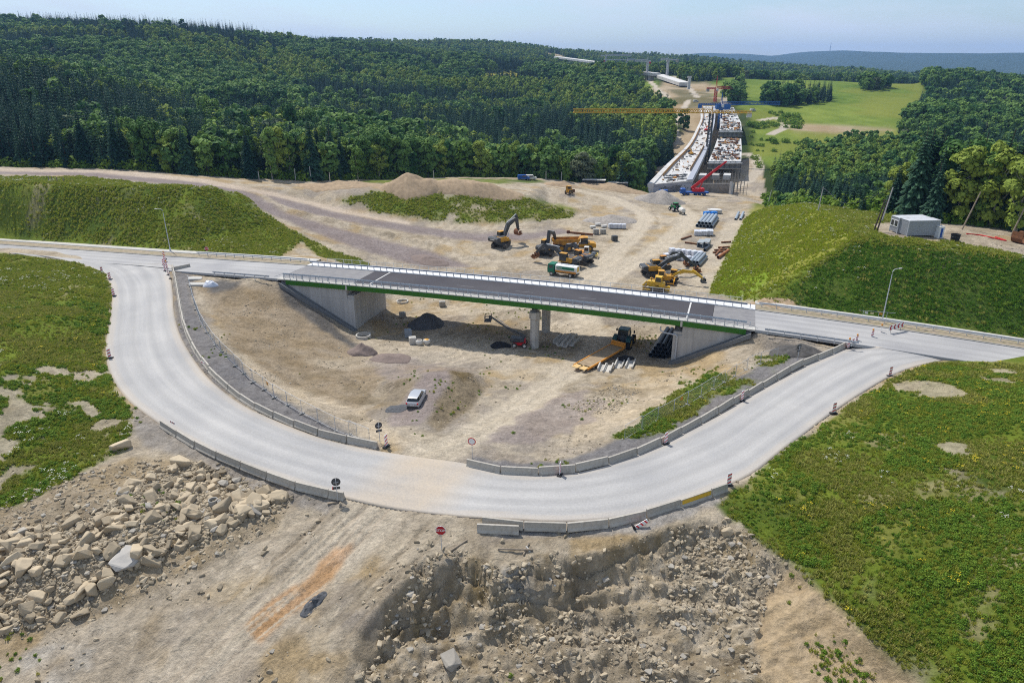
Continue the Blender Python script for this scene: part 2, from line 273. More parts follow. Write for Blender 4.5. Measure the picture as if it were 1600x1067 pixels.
bowl = soft(zone([(560,1120),(600,960),(640,880),(720,855),(770,880),(880,866),(940,862),(1040,828),(1140,812),(1225,880),(1185,960),(1200,1120)], 20, 62, .8), 4)
heapz = soft(zone([(-200,800),(0,780),(100,745),(220,715),(330,725),(460,775),(430,830),(300,890),(150,970),(0,1000),(-200,1000)], 30, 75), 4)
slopeb = soft(zone([(310,445),(430,440),(560,540),(600,590),(560,640),(450,600),(360,540)], 70, 150), 4)
cbank = soft(zone([(668,660),(680,622),(694,604),(705,580),(735,585),(757,605),(738,636),(708,656),(684,676)], 60, 120, .3), 3)
hum = soft(zone([(470,570),(560,560),(700,565),(740,590),(600,640),(560,660),(470,640)], 60, 130, 1), 4)+soft(zone([(880,610),(1000,585),(1070,575),(1060,600),(960,640)], 60, 120, 1), 4)
def at_(px, py): return G(px, py, -8.2 if py < 610 else -4.5)
# ---- relief
near = 1-smooth(330, 420, TY)
dirt = np.clip((1-grass)*(1-wood)*near, 0, 1)
rough = dirt*(1-.85*flatn)*(1-.9*np.maximum(pinkA, pinkB))*(1-.6*tracksnd)
edge = np.minimum(1, np.where(m_road | m_up, 0, 1)); edge = blur(edge.astype(float), 4); edge = np.clip(edge*1.6-.6, 0, 1)
dz = rough*(.34*fbm(TX, TY, 7, 4, 1)+.22*(ridged(TX, TY, 2.6, 4, 3)-.6)+.11*fbm(TX, TY, .9, 2, 8))
dz += bowl*(.85*(ridged(TX, TY, 3.4, 5, 21)-.62)+.40*fbm(TX, TY, 1.1, 3, 22)+.22*(ridged(TX, TY, .8, 2, 23)-.6))
terr = fbm(TX, TY, 5, 3, 91)
dz += bowl*.28*np.sin((TZ+terr*1.1)*6.0)*smooth(-.8, -1.6, TZ)
dz += slopeb*(.55*(ridged(TX, TY, 4, 5, 25)-.6))+cbank*.7*(ridged(TX, TY, 1.8, 4, 26)-.6)+heapz*.5*fbm(TX, TY, 3.5, 3, 27)
dz += grass*near*(.16*fbm(TX, TY, 5, 4, 51)+.06*fbm(TX, TY, .8, 2, 52))
for dd, L in ((d1, T1), (d2, T2), (d3, T3)):
    dz += -.09*np.exp(-((dd-1.0)/.35)**2)*near+.05*np.exp(-(dd/.4)**2)*near+.12*np.exp(-((dd-3.6)/.6)**2)*near*dirt
# wheel and crawler tracks pressed into the bare ground
RUT = np.zeros_like(TX); RC = np.zeros_like(TX); rr_ = random.Random(4); nw = int(np.searchsorted(GR, 330))
def rut(x0, y0, a, l, bend, wd=.42, gauge=2.2):
    ln = []
    for k in range(7): ln.append((x0, y0)); x0 += l/6*math.cos(a); y0 += l/6*math.sin(a); a += bend/6
    xs = [p[0] for p in ln]; ys = [p[1] for p in ln]; w_ = (TX[:nw] > min(xs)-4) & (TX[:nw] < max(xs)+4) & (TY[:nw] > min(ys)-4) & (TY[:nw] < max(ys)+4)
    if not w_.any(): return
    d, f = dpoly(TX[:nw][w_], TY[:nw][w_], ln); e = smooth(0, .15, f)*smooth(1, .85, f); g_ = np.exp(-((d-gauge/2)/wd)**2)*e; b_ = np.exp(-((d-gauge/2-wd*1.5)/(wd*.6))**2)*e
    RUT[:nw][w_] += -.09*g_+.05*b_; RC[:nw][w_] += g_
for k in range(34): q = at_(rr_.uniform(640, 1060), rr_.uniform(345, 600)); rut(q[0], q[1], rr_.uniform(.3, 1.5), rr_.uniform(18, 55), rr_.uniform(-1.2, 1.2), .5)
for k in range(16): q = at_(rr_.uniform(560, 780), rr_.uniform(400, 560)); rut(q[0], q[1], rr_.uniform(-.3, .6), rr_.uniform(15, 40), rr_.uniform(-.9, .9), .5)
for k in range(16): q = at_(rr_.uniform(560, 1150), rr_.uniform(985, 1080)); rut(q[0], q[1], rr_.uniform(-.1, .35), rr_.uniform(6, 16), rr_.uniform(-.5, .3), .22, 1.6)
for k in range(14): q = at_(rr_.uniform(250, 520), rr_.uniform(850, 1060)); rut(q[0], q[1], rr_.uniform(.75, 1.0), rr_.uniform(8, 22), rr_.uniform(-.2, .2), .2, 1.9)
dz += np.clip(RUT, -.25, .2)*dirt
# earth bank beside the parked car, spoil ridges between the haul tracks
dz += (1-smooth(0, 3, dpoly(TX, TY, [G(430,318,2.2),G(520,345,-2),G(600,368,-5),G(700,388,-7),G(740,404,-7.8)])[0]))*.7*(.5+vnoise(TX/2.2, TY/2.2, 61))
dz += hum*.6*(ridged(TX, TY, 4.5, 4, 28)-.6)
dz = dz*edge
fz = smooth(360, 600, TY)
dz += fz*(1-smooth(3000, 5000, TY))*(1-np.maximum(np.maximum(field, bare), yellow))*((5+9*smooth(450, 800, TY)*(PXX < 1000)*(TY < 1000))*fbm(TX, TY, 230, 4, 71)+4*fbm(TX, TY, 70, 2, 72))
dz += smooth(5000, 6000, TY)*(60*fbm(TX, TY, 1500, 4, 73))*.5
TZ = TZ+dz
TZ = TZ-.28*soft(m_road | m_up, 1)*np.where(m_road | m_up, 1, 0)
# ---- albedo of the ground
def C(*c): return np.array(c, float)
def mix(A, c, m): return A*(1-m[..., None])+np.asarray(c)*m[..., None]
n1 = fbm(TX, TY, 14, 4, 101)[..., None]; n2 = fbm(TX, TY, 3, 4, 102)[..., None]; n3 = fbm(TX, TY, .8, 2, 103)[..., None]
ALB = C(.37, .31, .23)+C(.07, .065, .06)*n1+C(.10, .09, .075)*n2+C(.07, .062, .05)*n3
ALB = mix(ALB, C(.36, .255, .125), .7*smooth(.1, .4, fbm(TX, TY, 8, 4, 104)))
ALB = mix(ALB, C(.27, .235, .20), .7*smooth(.12, .4, fbm(TX, TY, 11, 4, 105)))
ALB = mix(ALB, C(.46, .39, .29), .6*smooth(.2, .4, fbm(TX, TY, 5, 4, 106)))
ALB = mix(ALB, C(.52, .42, .29)+.05*n2, .6*soft(zone([(370,560),(450,590),(560,640),(640,690),(590,690),(480,640),(400,590)],60,130,1.5))+.5*soft(zone([(890,640),(1060,575),(1090,590),(1000,660),(900,690)],60,130,1.5)))
ALB = mix(ALB, C(.28, .215, .14)+.05*n2, .85*slopeb)
ALB = mix(ALB, C(.36, .295, .205)+.10*n2+.10*n3, .85*bowl)
ALB = mix(ALB, C(.20, .155, .095), cbank*.8+.5*hum*smooth(0, .3, fbm(TX, TY, 4, 3, 109)))
ALB = mix(ALB, C(.24, .195, .135)+.04*n3, bowl*.55*smooth(-.05, .3, fbm(TX, TY, 3, 3, 108)))
ALB = mix(ALB, C(.31, .30, .28), bowl*smooth(.28, .5, .6*fbm(TX, TY, 4, 3, 107)+.5*np.exp(-((PXX-1160)/60)**2-((PYY-890)/60)**2)))
ALB = mix(ALB, C(.33, .26, .17)+.05*n3, .8*heapz)
ALB = mix(ALB, C(.52, .445, .34), np.clip(RC, 0, 1)*.55*dirt*(vnoise(TX/9, TY/9, 151) > .42)); ALB = mix(ALB, C(.24, .195, .14), np.clip(RC, 0, 1)*.5*dirt*(vnoise(TX/9, TY/9, 151) <= .42))
ALB = mix(ALB, C(.42, .32, .20)+.03*n3, sand)
greyb = soft(zone([(215,650),(260,672),(340,716),(440,758),(545,782),(520,800),(450,790),(360,745),(290,712),(235,700),(205,670)],30,75,.7))
ALB = mix(ALB, C(.27, .245, .22)+.06*n3, .8*greyb)
ALB = mix(ALB, C(.50, .43, .33)+.03*n2, .85*trk)
ALB = mix(ALB, C(.235, .195, .185)+.03*n2, .95*np.maximum(pinkA, pinkB)); ALB = mix(ALB, C(.50, .41, .32)+.04*n2, .9*tracksnd)
ALB = mix(ALB, C(.17, .165, .17)+.03*n3, .9*grav); ALB = mix(ALB, C(.33, .31, .29)+.06*n3, .8*grav2)
ALB = mix(ALB, C(.10, .097, .095)+.02*n3, .9*dark1); ALB = mix(ALB, C(.26, .215, .205)+.03*n2, .75*purp)
stk = fbm(d3*3.2+.3*n2[..., 0], (TX*.6+TY)*.12, 1, 3, 131); ALB = mix(ALB, C(.47, .27, .13)+.08*n2, .8*orange*smooth(-.6, .0, stk)); ALB = mix(ALB, C(.40, .33, .25)+.05*n3, .6*(1-smooth(1.5, 4, d3))*smooth(.0, .3, stk)*(1-orange)); ALB = mix(ALB, C(.50, .46, .40)+.1*n2, .8*white1)
GC = C(.125, .165, .02)+C(.035, .035, .005)*n1+C(.025, .03, .004)*n2
GC = mix(GC, C(.20, .195, .05), .7*smooth(.05, .4, fbm(TX, TY, 10, 4, 111))); GC = mix(GC, C(.27, .24, .12), .8*smooth(.25, .45, fbm(TX, TY, 6, 4, 113))); GC = mix(GC, C(.045, .085, .012), .6*smooth(.1, .4, fbm(TX, TY, 8, 4, 112)))
GC = mix(GC, C(.25, .25, .045), .8*soft(zone([(1170,325),(1280,318),(1350,355),(1330,375),(1220,440),(1130,455),(1140,400)],100,270), 8))
GC = mix(GC, C(.16, .25, .016), .8*soft(zone([(1112,458),(1130,420),(1170,390),(1215,385),(1225,410),(1180,460)],100,270), 6))
GC = mix(GC, C(.045, .10, .015), .6*soft(zone([(1220,460),(1340,375),(1600,405),(2000,470),(2000,580),(1600,530),(1280,495)],100,270), 8))
ALB = mix(ALB, GC, grass)
ALB = mix(ALB, C(.035, .055, .012)+.015*n1, wood)
ALB = mix(ALB, C(.135, .19, .028)+C(.06, .05, .012)*fbm(TX, TY, 60, 3, 121)[..., None]+C(.05, .05, .012)*fbm(TX, TY, 9, 4, 125)[..., None]+C(.012, .012, .002)*np.sin(TX*.35+TY*.12)[..., None], field)
ALB = mix(ALB, C(.20, .21, .035), .6*field*smooth(0, .3, fbm(TX, TY, 90, 3, 122)+.2*(PXX > 1250)))
ALB = mix(ALB, C(.42, .38, .05), yellow)
ALB = mix(ALB, C(.36, .28, .18)+.1*fbm(TX, TY, 25, 4, 123)[..., None], bare*(1-.6*smooth(0, .3, fbm(TX, TY, 35, 3, 124)))); ALB = mix(ALB, C(.46, .40, .32), t_far)
ALB = np.clip(ALB, .01, .8)
GRASSY = np.clip(np.maximum(grass, field), 0, 1)
PXX, PYY = proj(TX, TY, TZ)
LGR = np.log(GR)
def ground(x, y):
    x = np.asarray(x, float); y = np.asarray(y, float)
    r = np.hypot(x, y); a = np.arctan2(x, y)
    i = np.clip(np.searchsorted(GR, r)-1, 0, NR-2); t = np.clip((r-GR[i])/(GR[i+1]-GR[i]), 0, 1)
    u = np.clip((a-GA[0])/(GA[1]-GA[0]), 0, NA-1.001); j = u.astype(int); q = u-j
    return (TZ[i, j]*(1-q)+TZ[i, j+1]*q)*(1-t)+(TZ[i+1, j]*(1-q)+TZ[i+1, j+1]*q)*t
def gsample(A, x, y):
    r = np.hypot(x, y); a = np.arctan2(x, y)
    i = np.clip(np.searchsorted(GR, r), 0, NR-1); j = np.clip(np.round((a-GA[0])/(GA[1]-GA[0])).astype(int), 0, NA-1)
    return A[i, j]
def at(px, py, dz=0.0):
    """the ground point seen at a pixel of the photograph"""
    d = ray(px, py); t = np.geomspace(15, 4000, 4000)
    below = H+d[2]*t < ground(d[0]*t, d[1]*t)
    k = int(np.argmax(below)) if below.any() else len(t)-1
    lo, hi = t[max(k-1, 0)], t[k]
    for _ in range(20):
        m = (lo+hi)/2
        if H+d[2]*m < float(ground(d[0]*m, d[1]*m)): hi = m
        else: lo = m
    return Vector((d[0]*hi, d[1]*hi, float(ground(d[0]*hi, d[1]*hi))+dz))
def gz(x, y): return float(ground(x, y))
# ------------------------------------------------------------------ materials
def newmat(name):
    m = bpy.data.materials.new(name); m.use_nodes = True; nt = m.node_tree
    b = nt.nodes['Principled BSDF']; return m, nt, b
def N(nt, t, **kw):
    n = nt.nodes.new(t)
    for k, v in kw.items():
        if k.startswith('i_'):
            kk = k[2:]; n.inputs[int(kk) if kk.isdigit() else kk].default_value = v
        else: setattr(n, k, v)
    return n
def L(nt, a, b): nt.links.new(a, b)
def rgba(c): return (c[0], c[1], c[2], 1)
MATS = {}
def mat(name, col, rough=.8, var=.12, scale=2.0, metal=0.0, bump=0.0, bscale=8.0, spec=.3, dirt=None, dirt_amt=.0, rand=0.0):
    """plain painted / cast / rusted surface: base colour broken up by two noises, optional dirt and bump"""
    if name in MATS: return MATS[name]
    m, nt, b = newmat(name)
    tc = N(nt, 'ShaderNodeTexCoord')
    n1 = N(nt, 'ShaderNodeTexNoise', i_Scale=scale, i_Detail=6.0, i_Roughness=.6); L(nt, tc.outputs['Object'], n1.inputs['Vector'])
    hsv = N(nt, 'ShaderNodeHueSaturation', i_Color=rgba(col))
    mr = N(nt, 'ShaderNodeMapRange', i_1=.25, i_2=.75, i_3=1-var, i_4=1+var); L(nt, n1.outputs['Fac'], mr.inputs[0])
    v = mr.outputs[0]
    if rand:
        oi = N(nt, 'ShaderNodeObjectInfo'); m2 = N(nt, 'ShaderNodeMapRange', i_3=1-rand, i_4=1+rand); L(nt, oi.outputs['Random'], m2.inputs[0])
        mu = N(nt, 'ShaderNodeMath', operation='MULTIPLY'); L(nt, v, mu.inputs[0]); L(nt, m2.outputs[0], mu.inputs[1]); v = mu.outputs[0]
    L(nt, v, hsv.inputs['Value']); out = hsv.outputs[0]
    if dirt is not None:
        n2 = N(nt, 'ShaderNodeTexNoise', i_Scale=scale*.8, i_Detail=8.0, i_Roughness=.7); L(nt, tc.outputs['Object'], n2.inputs['Vector'])
        mp = N(nt, 'ShaderNodeMapRange', i_1=.42, i_2=.68, i_3=0.0, i_4=dirt_amt); L(nt, n2.outputs['Fac'], mp.inputs[0])
        mx = N(nt, 'ShaderNodeMix', data_type='RGBA'); L(nt, mp.outputs[0], mx.inputs[0]); L(nt, out, mx.inputs[6]); mx.inputs[7].default_value = rgba(dirt); out = mx.outputs[2]
    L(nt, out, b.inputs['Base Color'])
    b.inputs['Roughness'].default_value = rough; b.inputs['Metallic'].default_value = metal; b.inputs['Specular IOR Level'].default_value = spec
    if bump:
        n3 = N(nt, 'ShaderNodeTexNoise', i_Scale=bscale, i_Detail=5.0); L(nt, tc.outputs['Object'], n3.inputs['Vector'])
        bp = N(nt, 'ShaderNodeBump', i_Strength=bump, i_Distance=.05); L(nt, n3.outputs['Fac'], bp.inputs['Height']); L(nt, bp.outputs[0], b.inputs['Normal'])
    MATS[name] = m; return m
def mat_ground():
    m, nt, b = newmat('ground'); tc = N(nt, 'ShaderNodeTexCoord'); o = tc.outputs['Object']
    at_ = N(nt, 'ShaderNodeAttribute', attribute_name='albedo'); gr = N(nt, 'ShaderNodeAttribute', attribute_name='grassy')
    na = N(nt, 'ShaderNodeTexNoise', i_Scale=2.2, i_Detail=10.0, i_Roughness=.76); L(nt, o, na.inputs['Vector'])
    nb = N(nt, 'ShaderNodeTexNoise', i_Scale=.6, i_Detail=10.0, i_Roughness=.78, i_Distortion=1.6); L(nt, o, nb.inputs['Vector'])
    vo = N(nt, 'ShaderNodeTexVoronoi', i_Scale=3.2); L(nt, o, vo.inputs['Vector'])
    hsv = N(nt, 'ShaderNodeHueSaturation'); L(nt, at_.outputs['Color'], hsv.inputs['Color'])
    m1 = N(nt, 'ShaderNodeMapRange', i_1=.3, i_2=.7, i_3=.74, i_4=1.25); L(nt, na.outputs['Fac'], m1.inputs[0])
    m2 = N(nt, 'ShaderNodeMapRange', i_1=.3, i_2=.7, i_3=.66, i_4=1.30); L(nt, nb.outputs['Fac'], m2.inputs[0])
    mu = N(nt, 'ShaderNodeMath', operation='MULTIPLY'); L(nt, m1.outputs[0], mu.inputs[0]); L(nt, m2.outputs[0], mu.inputs[1]); L(nt, mu.outputs[0], hsv.inputs['Value'])
    L(nt, hsv.outputs[0], b.inputs['Base Color'])
    ad = N(nt, 'ShaderNodeMath', operation='MULTIPLY_ADD', i_1=-.35); L(nt, vo.outputs['Distance'], ad.inputs[0]); a2 = N(nt, 'ShaderNodeMath', operation='MULTIPLY_ADD', i_1=1.6); L(nt, nb.outputs['Fac'], a2.inputs[0]); L(nt, na.outputs['Fac'], a2.inputs[2]); L(nt, a2.outputs[0], ad.inputs[2])
    bp = N(nt, 'ShaderNodeBump', i_Strength=.9, i_Distance=.22); L(nt, ad.outputs[0], bp.inputs['Height']); L(nt, bp.outputs[0], b.inputs['Normal'])
    b.inputs['Roughness'].default_value = .95; b.inputs['Specular IOR Level'].default_value = .08
    return m
def mat_road(name, col, dust, streak=.10, dust_amt=.5):
    """worn asphalt under pale dust; wheel streaks follow the road through the 'along' attribute (x across, y along, metres)"""
    m, nt, b = newmat(name); tc = N(nt, 'ShaderNodeTexCoord'); uv = N(nt, 'ShaderNodeAttribute', attribute_name='along')
    sx = N(nt, 'ShaderNodeMapping'); sx.inputs['Scale'].default_value = (.8, .022, 1); L(nt, uv.outputs['Vector'], sx.inputs['Vector'])
    da = N(nt, 'ShaderNodeAttribute', attribute_name='dust')
    ns = N(nt, 'ShaderNodeTexNoise', i_Scale=1.0, i_Detail=6.0, i_Roughness=.6); L(nt, sx.outputs[0], ns.inputs['Vector'])
    nl = N(nt, 'ShaderNodeTexNoise', i_Scale=.12, i_Detail=6.0); L(nt, tc.outputs['Object'], nl.inputs['Vector'])
    nf = N(nt, 'ShaderNodeTexNoise', i_Scale=6.0, i_Detail=6.0); L(nt, tc.outputs['Object'], nf.inputs['Vector'])
    mx = N(nt, 'ShaderNodeMix', data_type='RGBA'); mx.inputs[6].default_value = rgba(col); mx.inputs[7].default_value = rgba(dust)
    a = N(nt, 'ShaderNodeMath', operation='ADD'); L(nt, ns.outputs['Fac'], a.inputs[0]); L(nt, nl.outputs['Fac'], a.inputs[1])
    mr = N(nt, 'ShaderNodeMapRange', i_1=.75, i_2=1.25, i_3=max(0, dust_amt-.45), i_4=min(1, dust_amt+.45)); L(nt, a.outputs[0], mr.inputs[0]); L(nt, mr.outputs[0], mx.inputs[0])
    m3 = N(nt, 'ShaderNodeMath', operation='MULTIPLY_ADD', i_1=1.6, i_2=-.55); L(nt, nl.outputs['Fac'], m3.inputs[0]); m4 = N(nt, 'ShaderNodeMath', operation='MULTIPLY_ADD', use_clamp=True); L(nt, nf.outputs['Fac'], m4.inputs[0]); m4.inputs[1].default_value = .5; L(nt, m3.outputs[0], m4.inputs[2]); m5 = N(nt, 'ShaderNodeMath', operation='ADD', i_1=.25); L(nt, m4.outputs[0], m5.inputs[0]); m6 = N(nt, 'ShaderNodeMath', operation='MULTIPLY', use_clamp=True); L(nt, m5.outputs[0], m6.inputs[0]); L(nt, da.outputs['Fac'], m6.inputs[1])
    wa = N(nt, 'ShaderNodeAttribute', attribute_name='wheel'); w1 = N(nt, 'ShaderNodeMath', operation='MULTIPLY'); L(nt, wa.outputs['Fac'], w1.inputs[0]); L(nt, ns.outputs['Fac'], w1.inputs[1]); w2 = N(nt, 'ShaderNodeMath', operation='MULTIPLY', i_1=.55); L(nt, w1.outputs[0], w2.inputs[0]); mw = N(nt, 'ShaderNodeMix', data_type='RGBA'); L(nt, w2.outputs[0], mw.inputs[0]); L(nt, mx.outputs[2], mw.inputs[6]); mw.inputs[7].default_value = rgba([c*.62 for c in col])
    mxd = N(nt, 'ShaderNodeMix', data_type='RGBA'); L(nt, m6.outputs[0], mxd.inputs[0]); L(nt, mw.outputs[2], mxd.inputs[6]); mxd.inputs[7].default_value = (.47, .385, .285, 1)
    hsv = N(nt, 'ShaderNodeHueSaturation'); L(nt, mxd.outputs[2], hsv.inputs['Color'])
    m1 = N(nt, 'ShaderNodeMapRange', i_1=.3, i_2=.7, i_3=.90, i_4=1.07); L(nt, nf.outputs['Fac'], m1.inputs[0]); L(nt, m1.outputs[0], hsv.inputs['Value'])
    L(nt, hsv.outputs[0], b.inputs['Base Color']); b.inputs['Roughness'].default_value = .85; b.inputs['Specular IOR Level'].default_value = .25
    bp = N(nt, 'ShaderNodeBump', i_Strength=.25, i_Distance=.02); L(nt, nf.outputs['Fac'], bp.inputs['Height']); L(nt, bp.outputs[0], b.inputs['Normal'])
    return m
def mat_leaf(name, c1, c2, trans=.25, instanced=True):
    m, nt, b = newmat(name); oi = N(nt, 'ShaderNodeObjectInfo'); tc = N(nt, 'ShaderNodeTexCoord')
    no = N(nt, 'ShaderNodeTexNoise', i_Scale=.45, i_Detail=3.0); L(nt, tc.outputs['Object'], no.inputs['Vector'])
    ad = N(nt, 'ShaderNodeMath', operation='ADD'); L(nt, oi.outputs['Random'], ad.inputs[0]); L(nt, no.outputs['Fac'], ad.inputs[1])
    mr = N(nt, 'ShaderNodeMapRange', i_1=.55, i_2=1.4); L(nt, ad.outputs[0], mr.inputs[0])
    mx = N(nt, 'ShaderNodeMix', data_type='RGBA'); mx.inputs[6].default_value = rgba(c1); mx.inputs[7].default_value = rgba(c2); L(nt, mr.outputs[0], mx.inputs[0])
    L(nt, mx.outputs[2], b.inputs['Base Color']); b.inputs['Roughness'].default_value = .7; b.inputs['Specular IOR Level'].default_value = .15
    tr = N(nt, 'ShaderNodeBsdfTranslucent'); L(nt, mx.outputs[2], tr.inputs['Color'])
    ms = N(nt, 'ShaderNodeMixShader', i_0=trans); L(nt, b.outputs[0], ms.inputs[1]); L(nt, tr.outputs[0], ms.inputs[2])
    L(nt, ms.outputs[0], nt.nodes['Material Output'].inputs['Surface']); return m
def mat_panel(name, col):
    """board-formed concrete: cast panels with dark joints, vertical weather streaks"""
    m, nt, b = newmat(name); tc = N(nt, 'ShaderNodeTexCoord'); o = tc.outputs['Object']; sp = N(nt, 'ShaderNodeSeparateXYZ'); L(nt, o, sp.inputs[0])
    ad = N(nt, 'ShaderNodeMath', operation='ADD'); L(nt, sp.outputs[0], ad.inputs[0]); L(nt, sp.outputs[1], ad.inputs[1]); cb = N(nt, 'ShaderNodeCombineXYZ'); L(nt, ad.outputs[0], cb.inputs[0]); L(nt, sp.outputs[2], cb.inputs[1])
    br = N(nt, 'ShaderNodeTexBrick'); br.offset = 0.0; br.inputs['Scale'].default_value = 1.0; br.inputs['Brick Width'].default_value = 2.5; br.inputs['Row Height'].default_value = 2.7; br.inputs['Mortar Size'].default_value = .022; br.inputs['Color1'].default_value = (.92, .92, .92, 1); br.inputs['Color2'].default_value = (1.06, 1.06, 1.06, 1); br.inputs['Mortar'].default_value = (.74, .74, .74, 1); L(nt, cb.outputs[0], br.inputs['Vector'])
    mp = N(nt, 'ShaderNodeMapping'); mp.inputs['Scale'].default_value = (1.6, 1.6, .12); L(nt, o, mp.inputs['Vector']); ns = N(nt, 'ShaderNodeTexNoise', i_Scale=1.0, i_Detail=7.0, i_Roughness=.65); L(nt, mp.outputs[0], ns.inputs['Vector'])
    mr = N(nt, 'ShaderNodeMapRange', i_1=.3, i_2=.72, i_3=1.10, i_4=.80); L(nt, ns.outputs['Fac'], mr.inputs[0]); hs = N(nt, 'ShaderNodeHueSaturation', i_Color=rgba(col)); L(nt, mr.outputs[0], hs.inputs['Value'])
    mx = N(nt, 'ShaderNodeMix', data_type='RGBA', blend_type='MULTIPLY'); mx.inputs[0].default_value = 1; L(nt, hs.outputs[0], mx.inputs[6]); L(nt, br.outputs['Color'], mx.inputs[7]); L(nt, mx.outputs[2], b.inputs['Base Color']); b.inputs['Roughness'].default_value = .9; b.inputs['Specular IOR Level'].default_value = .2; return m
# ------------------------------------------------------------------ mesh builder
class MB:
    def __init__(s): s.v = []; s.f = []; s.m = []
    def add(s, vs, fs, mi=0, M=None):
        k = len(s.v)
        s.v += [tuple(M @ Vector(p)) for p in vs] if M is not None else [tuple(p) for p in vs]
        s.f += [tuple(i+k for i in f) for f in fs]; s.m += [mi]*len(fs); return s
    def box(s, c, d, mi=0, ch=0.0, rz=0.0, M=None, taper=(1, 1)):
        x, y, z = d[0]/2, d[1]/2, d[2]/2; T = Matrix.Translation(c) @ Matrix.Rotation(rz, 4, 'Z')
        if M is not None: T = M @ T
        c_ = min(ch, x*.9, y*.9, z*.9)
        if c_ <= 0:
            vs = [(sx*x*(taper[0] if sz > 0 else 1), sy*y*(taper[1] if sz > 0 else 1), sz*z) for sz in (-1, 1) for sy in (-1, 1) for sx in (-1, 1)]
            return s.add(vs, [(0, 2, 3, 1), (4, 5, 7, 6), (0, 1, 5, 4), (2, 6, 7, 3), (0, 4, 6, 2), (1, 3, 7, 5)], mi, T)
        vs = []; rings = [(-z, c_), (-z+c_, 0), (z-c_, 0), (z, c_)]
        for zz, i in rings:
            t = (zz+z)/(2*z); ax = 1+(taper[0]-1)*t; ay = 1+(taper[1]-1)*t
            X, Y = x*ax-i, y*ay-i
            vs += [(-X+c_-i*0, -Y, zz), (X-c_, -Y, zz), (X, -Y+c_, zz), (X, Y-c_, zz), (X-c_, Y, zz), (-X+c_, Y, zz), (-X, Y-c_, zz), (-X, -Y+c_, zz)]
        fs = [tuple(reversed(range(8)))]
        for r in range(3): fs += [(r*8+i, r*8+(i+1) % 8, r*8+8+(i+1) % 8, r*8+8+i) for i in range(8)]
        fs.append(tuple(range(24, 32))); return s.add(vs, fs, mi, T)
    def prism(s, prof, y0, y1, mi=0, M=None):
        """profile in x,z extruded along y"""
        n = len(prof); vs = [(p[0], y0, p[1]) for p in prof]+[(p[0], y1, p[1]) for p in prof]
        a = sum(prof[i][0]*prof[(i+1) % n][1]-prof[(i+1) % n][0]*prof[i][1] for i in range(n))
        fs = [tuple(range(n)), tuple(range(2*n-1, n-1, -1))]+[(i, i+n, (i+1) % n+n, (i+1) % n) for i in range(n)]
        if (a < 0) ^ (y1 < y0): fs = [tuple(reversed(f)) for f in fs]
        return s.add(vs, fs, mi, M)
    def tube(s, path, r, n=8, mi=0, caps=True, M=None):
        P = [Vector(p) for p in path]; rs = r if isinstance(r, (list, tuple)) else [r]*len(P); vs = []; fs = []
        for i, p in enumerate(P):
            d = (P[min(i+1, len(P)-1)]-P[max(i-1, 0)]).normalized()
            u = d.cross(Vector((0, 0, 1)));
            if u.length < .05: u = d.cross(Vector((1, 0, 0)))
            u.normalize(); w = u.cross(d)
            vs += [p+(u*math.cos(2*math.pi*k/n)+w*math.sin(2*math.pi*k/n))*rs[i] for k in range(n)]
        for i in range(len(P)-1): fs += [(i*n+k, i*n+n+k, i*n+n+(k+1) % n, i*n+(k+1) % n) for k in range(n)]
        if caps: fs += [tuple(range(n)), tuple(range((len(P)-1)*n+n-1, (len(P)-1)*n-1, -1))]
        return s.add(vs, fs, mi, M)
    def bar(s, a, b, w, h, mi=0, M=None):
        a, b = Vector(a), Vector(b); d = (b-a); l = d.length; d.normalize()
        u = Vector((0, 0, 1)).cross(d)
        if u.length < .01: u = Vector((1, 0, 0))
        u.normalize(); v = d.cross(u)
        vs = [p+u*(i*w/2)+v*(j*h/2) for p in (a, b) for i, j in ((-1, -1), (1, -1), (1, 1), (-1, 1))]
        return s.add(vs, [(3, 2, 1, 0), (4, 5, 6, 7), (0, 1, 5, 4), (1, 2, 6, 5), (2, 3, 7, 6), (3, 0, 4, 7)], mi, M)
    def lathe(s, prof, n=16, mi=0, M=None, closed=False):
        vs = [(r*math.cos(2*math.pi*k/n), r*math.sin(2*math.pi*k/n), z) for r, z in prof for k in range(n)]; fs = []
        m = len(prof)
        for i in range(m if closed else m-1):
            j = (i+1) % m; fs += [(i*n+k, i*n+(k+1) % n, j*n+(k+1) % n, j*n+k) for k in range(n)]
        if not closed: fs += [tuple(reversed(range(n))), tuple(range((m-1)*n, m*n))]
        return s.add(vs, fs, mi, M)
    def build(s, name, mats, parent=None, smooth=None, coll=True):
        me = bpy.data.meshes.new(name); me.from_pydata(s.v, [], s.f)
        ms = mats if isinstance(mats, (list, tuple)) else [mats]
        for m in ms: me.materials.append(m)
        if len(ms) > 1: me.polygons.foreach_set('material_index', s.m)
        if smooth is not None: me.shade_smooth(); me.set_sharp_from_angle(angle=R(smooth))
        me.update(); o = bpy.data.objects.new(name, me)
        if coll: COL.objects.link(o)
        if parent is not None: o.parent = parent
        return o
def tag(o, label=None, cat=None, group=None, kind=None):
    if label: o['label'] = label
    if cat: o['category'] = cat
    if group: o['group'] = group
    if kind: o['kind'] = kind
    return o
def thing(name, label, cat, loc=(0, 0, 0), rz=0.0, group=None, tilt=None):
    o = bpy.data.objects.new(name, None); COL.objects.link(o); o.empty_display_size = .3
    o.location = loc; o.rotation_euler = (tilt[0], tilt[1], rz) if tilt else (0, 0, rz)
    return tag(o, label, cat, group)
CH = {}
def kids(o): return [c for c in bpy.data.objects if c.parent == o]
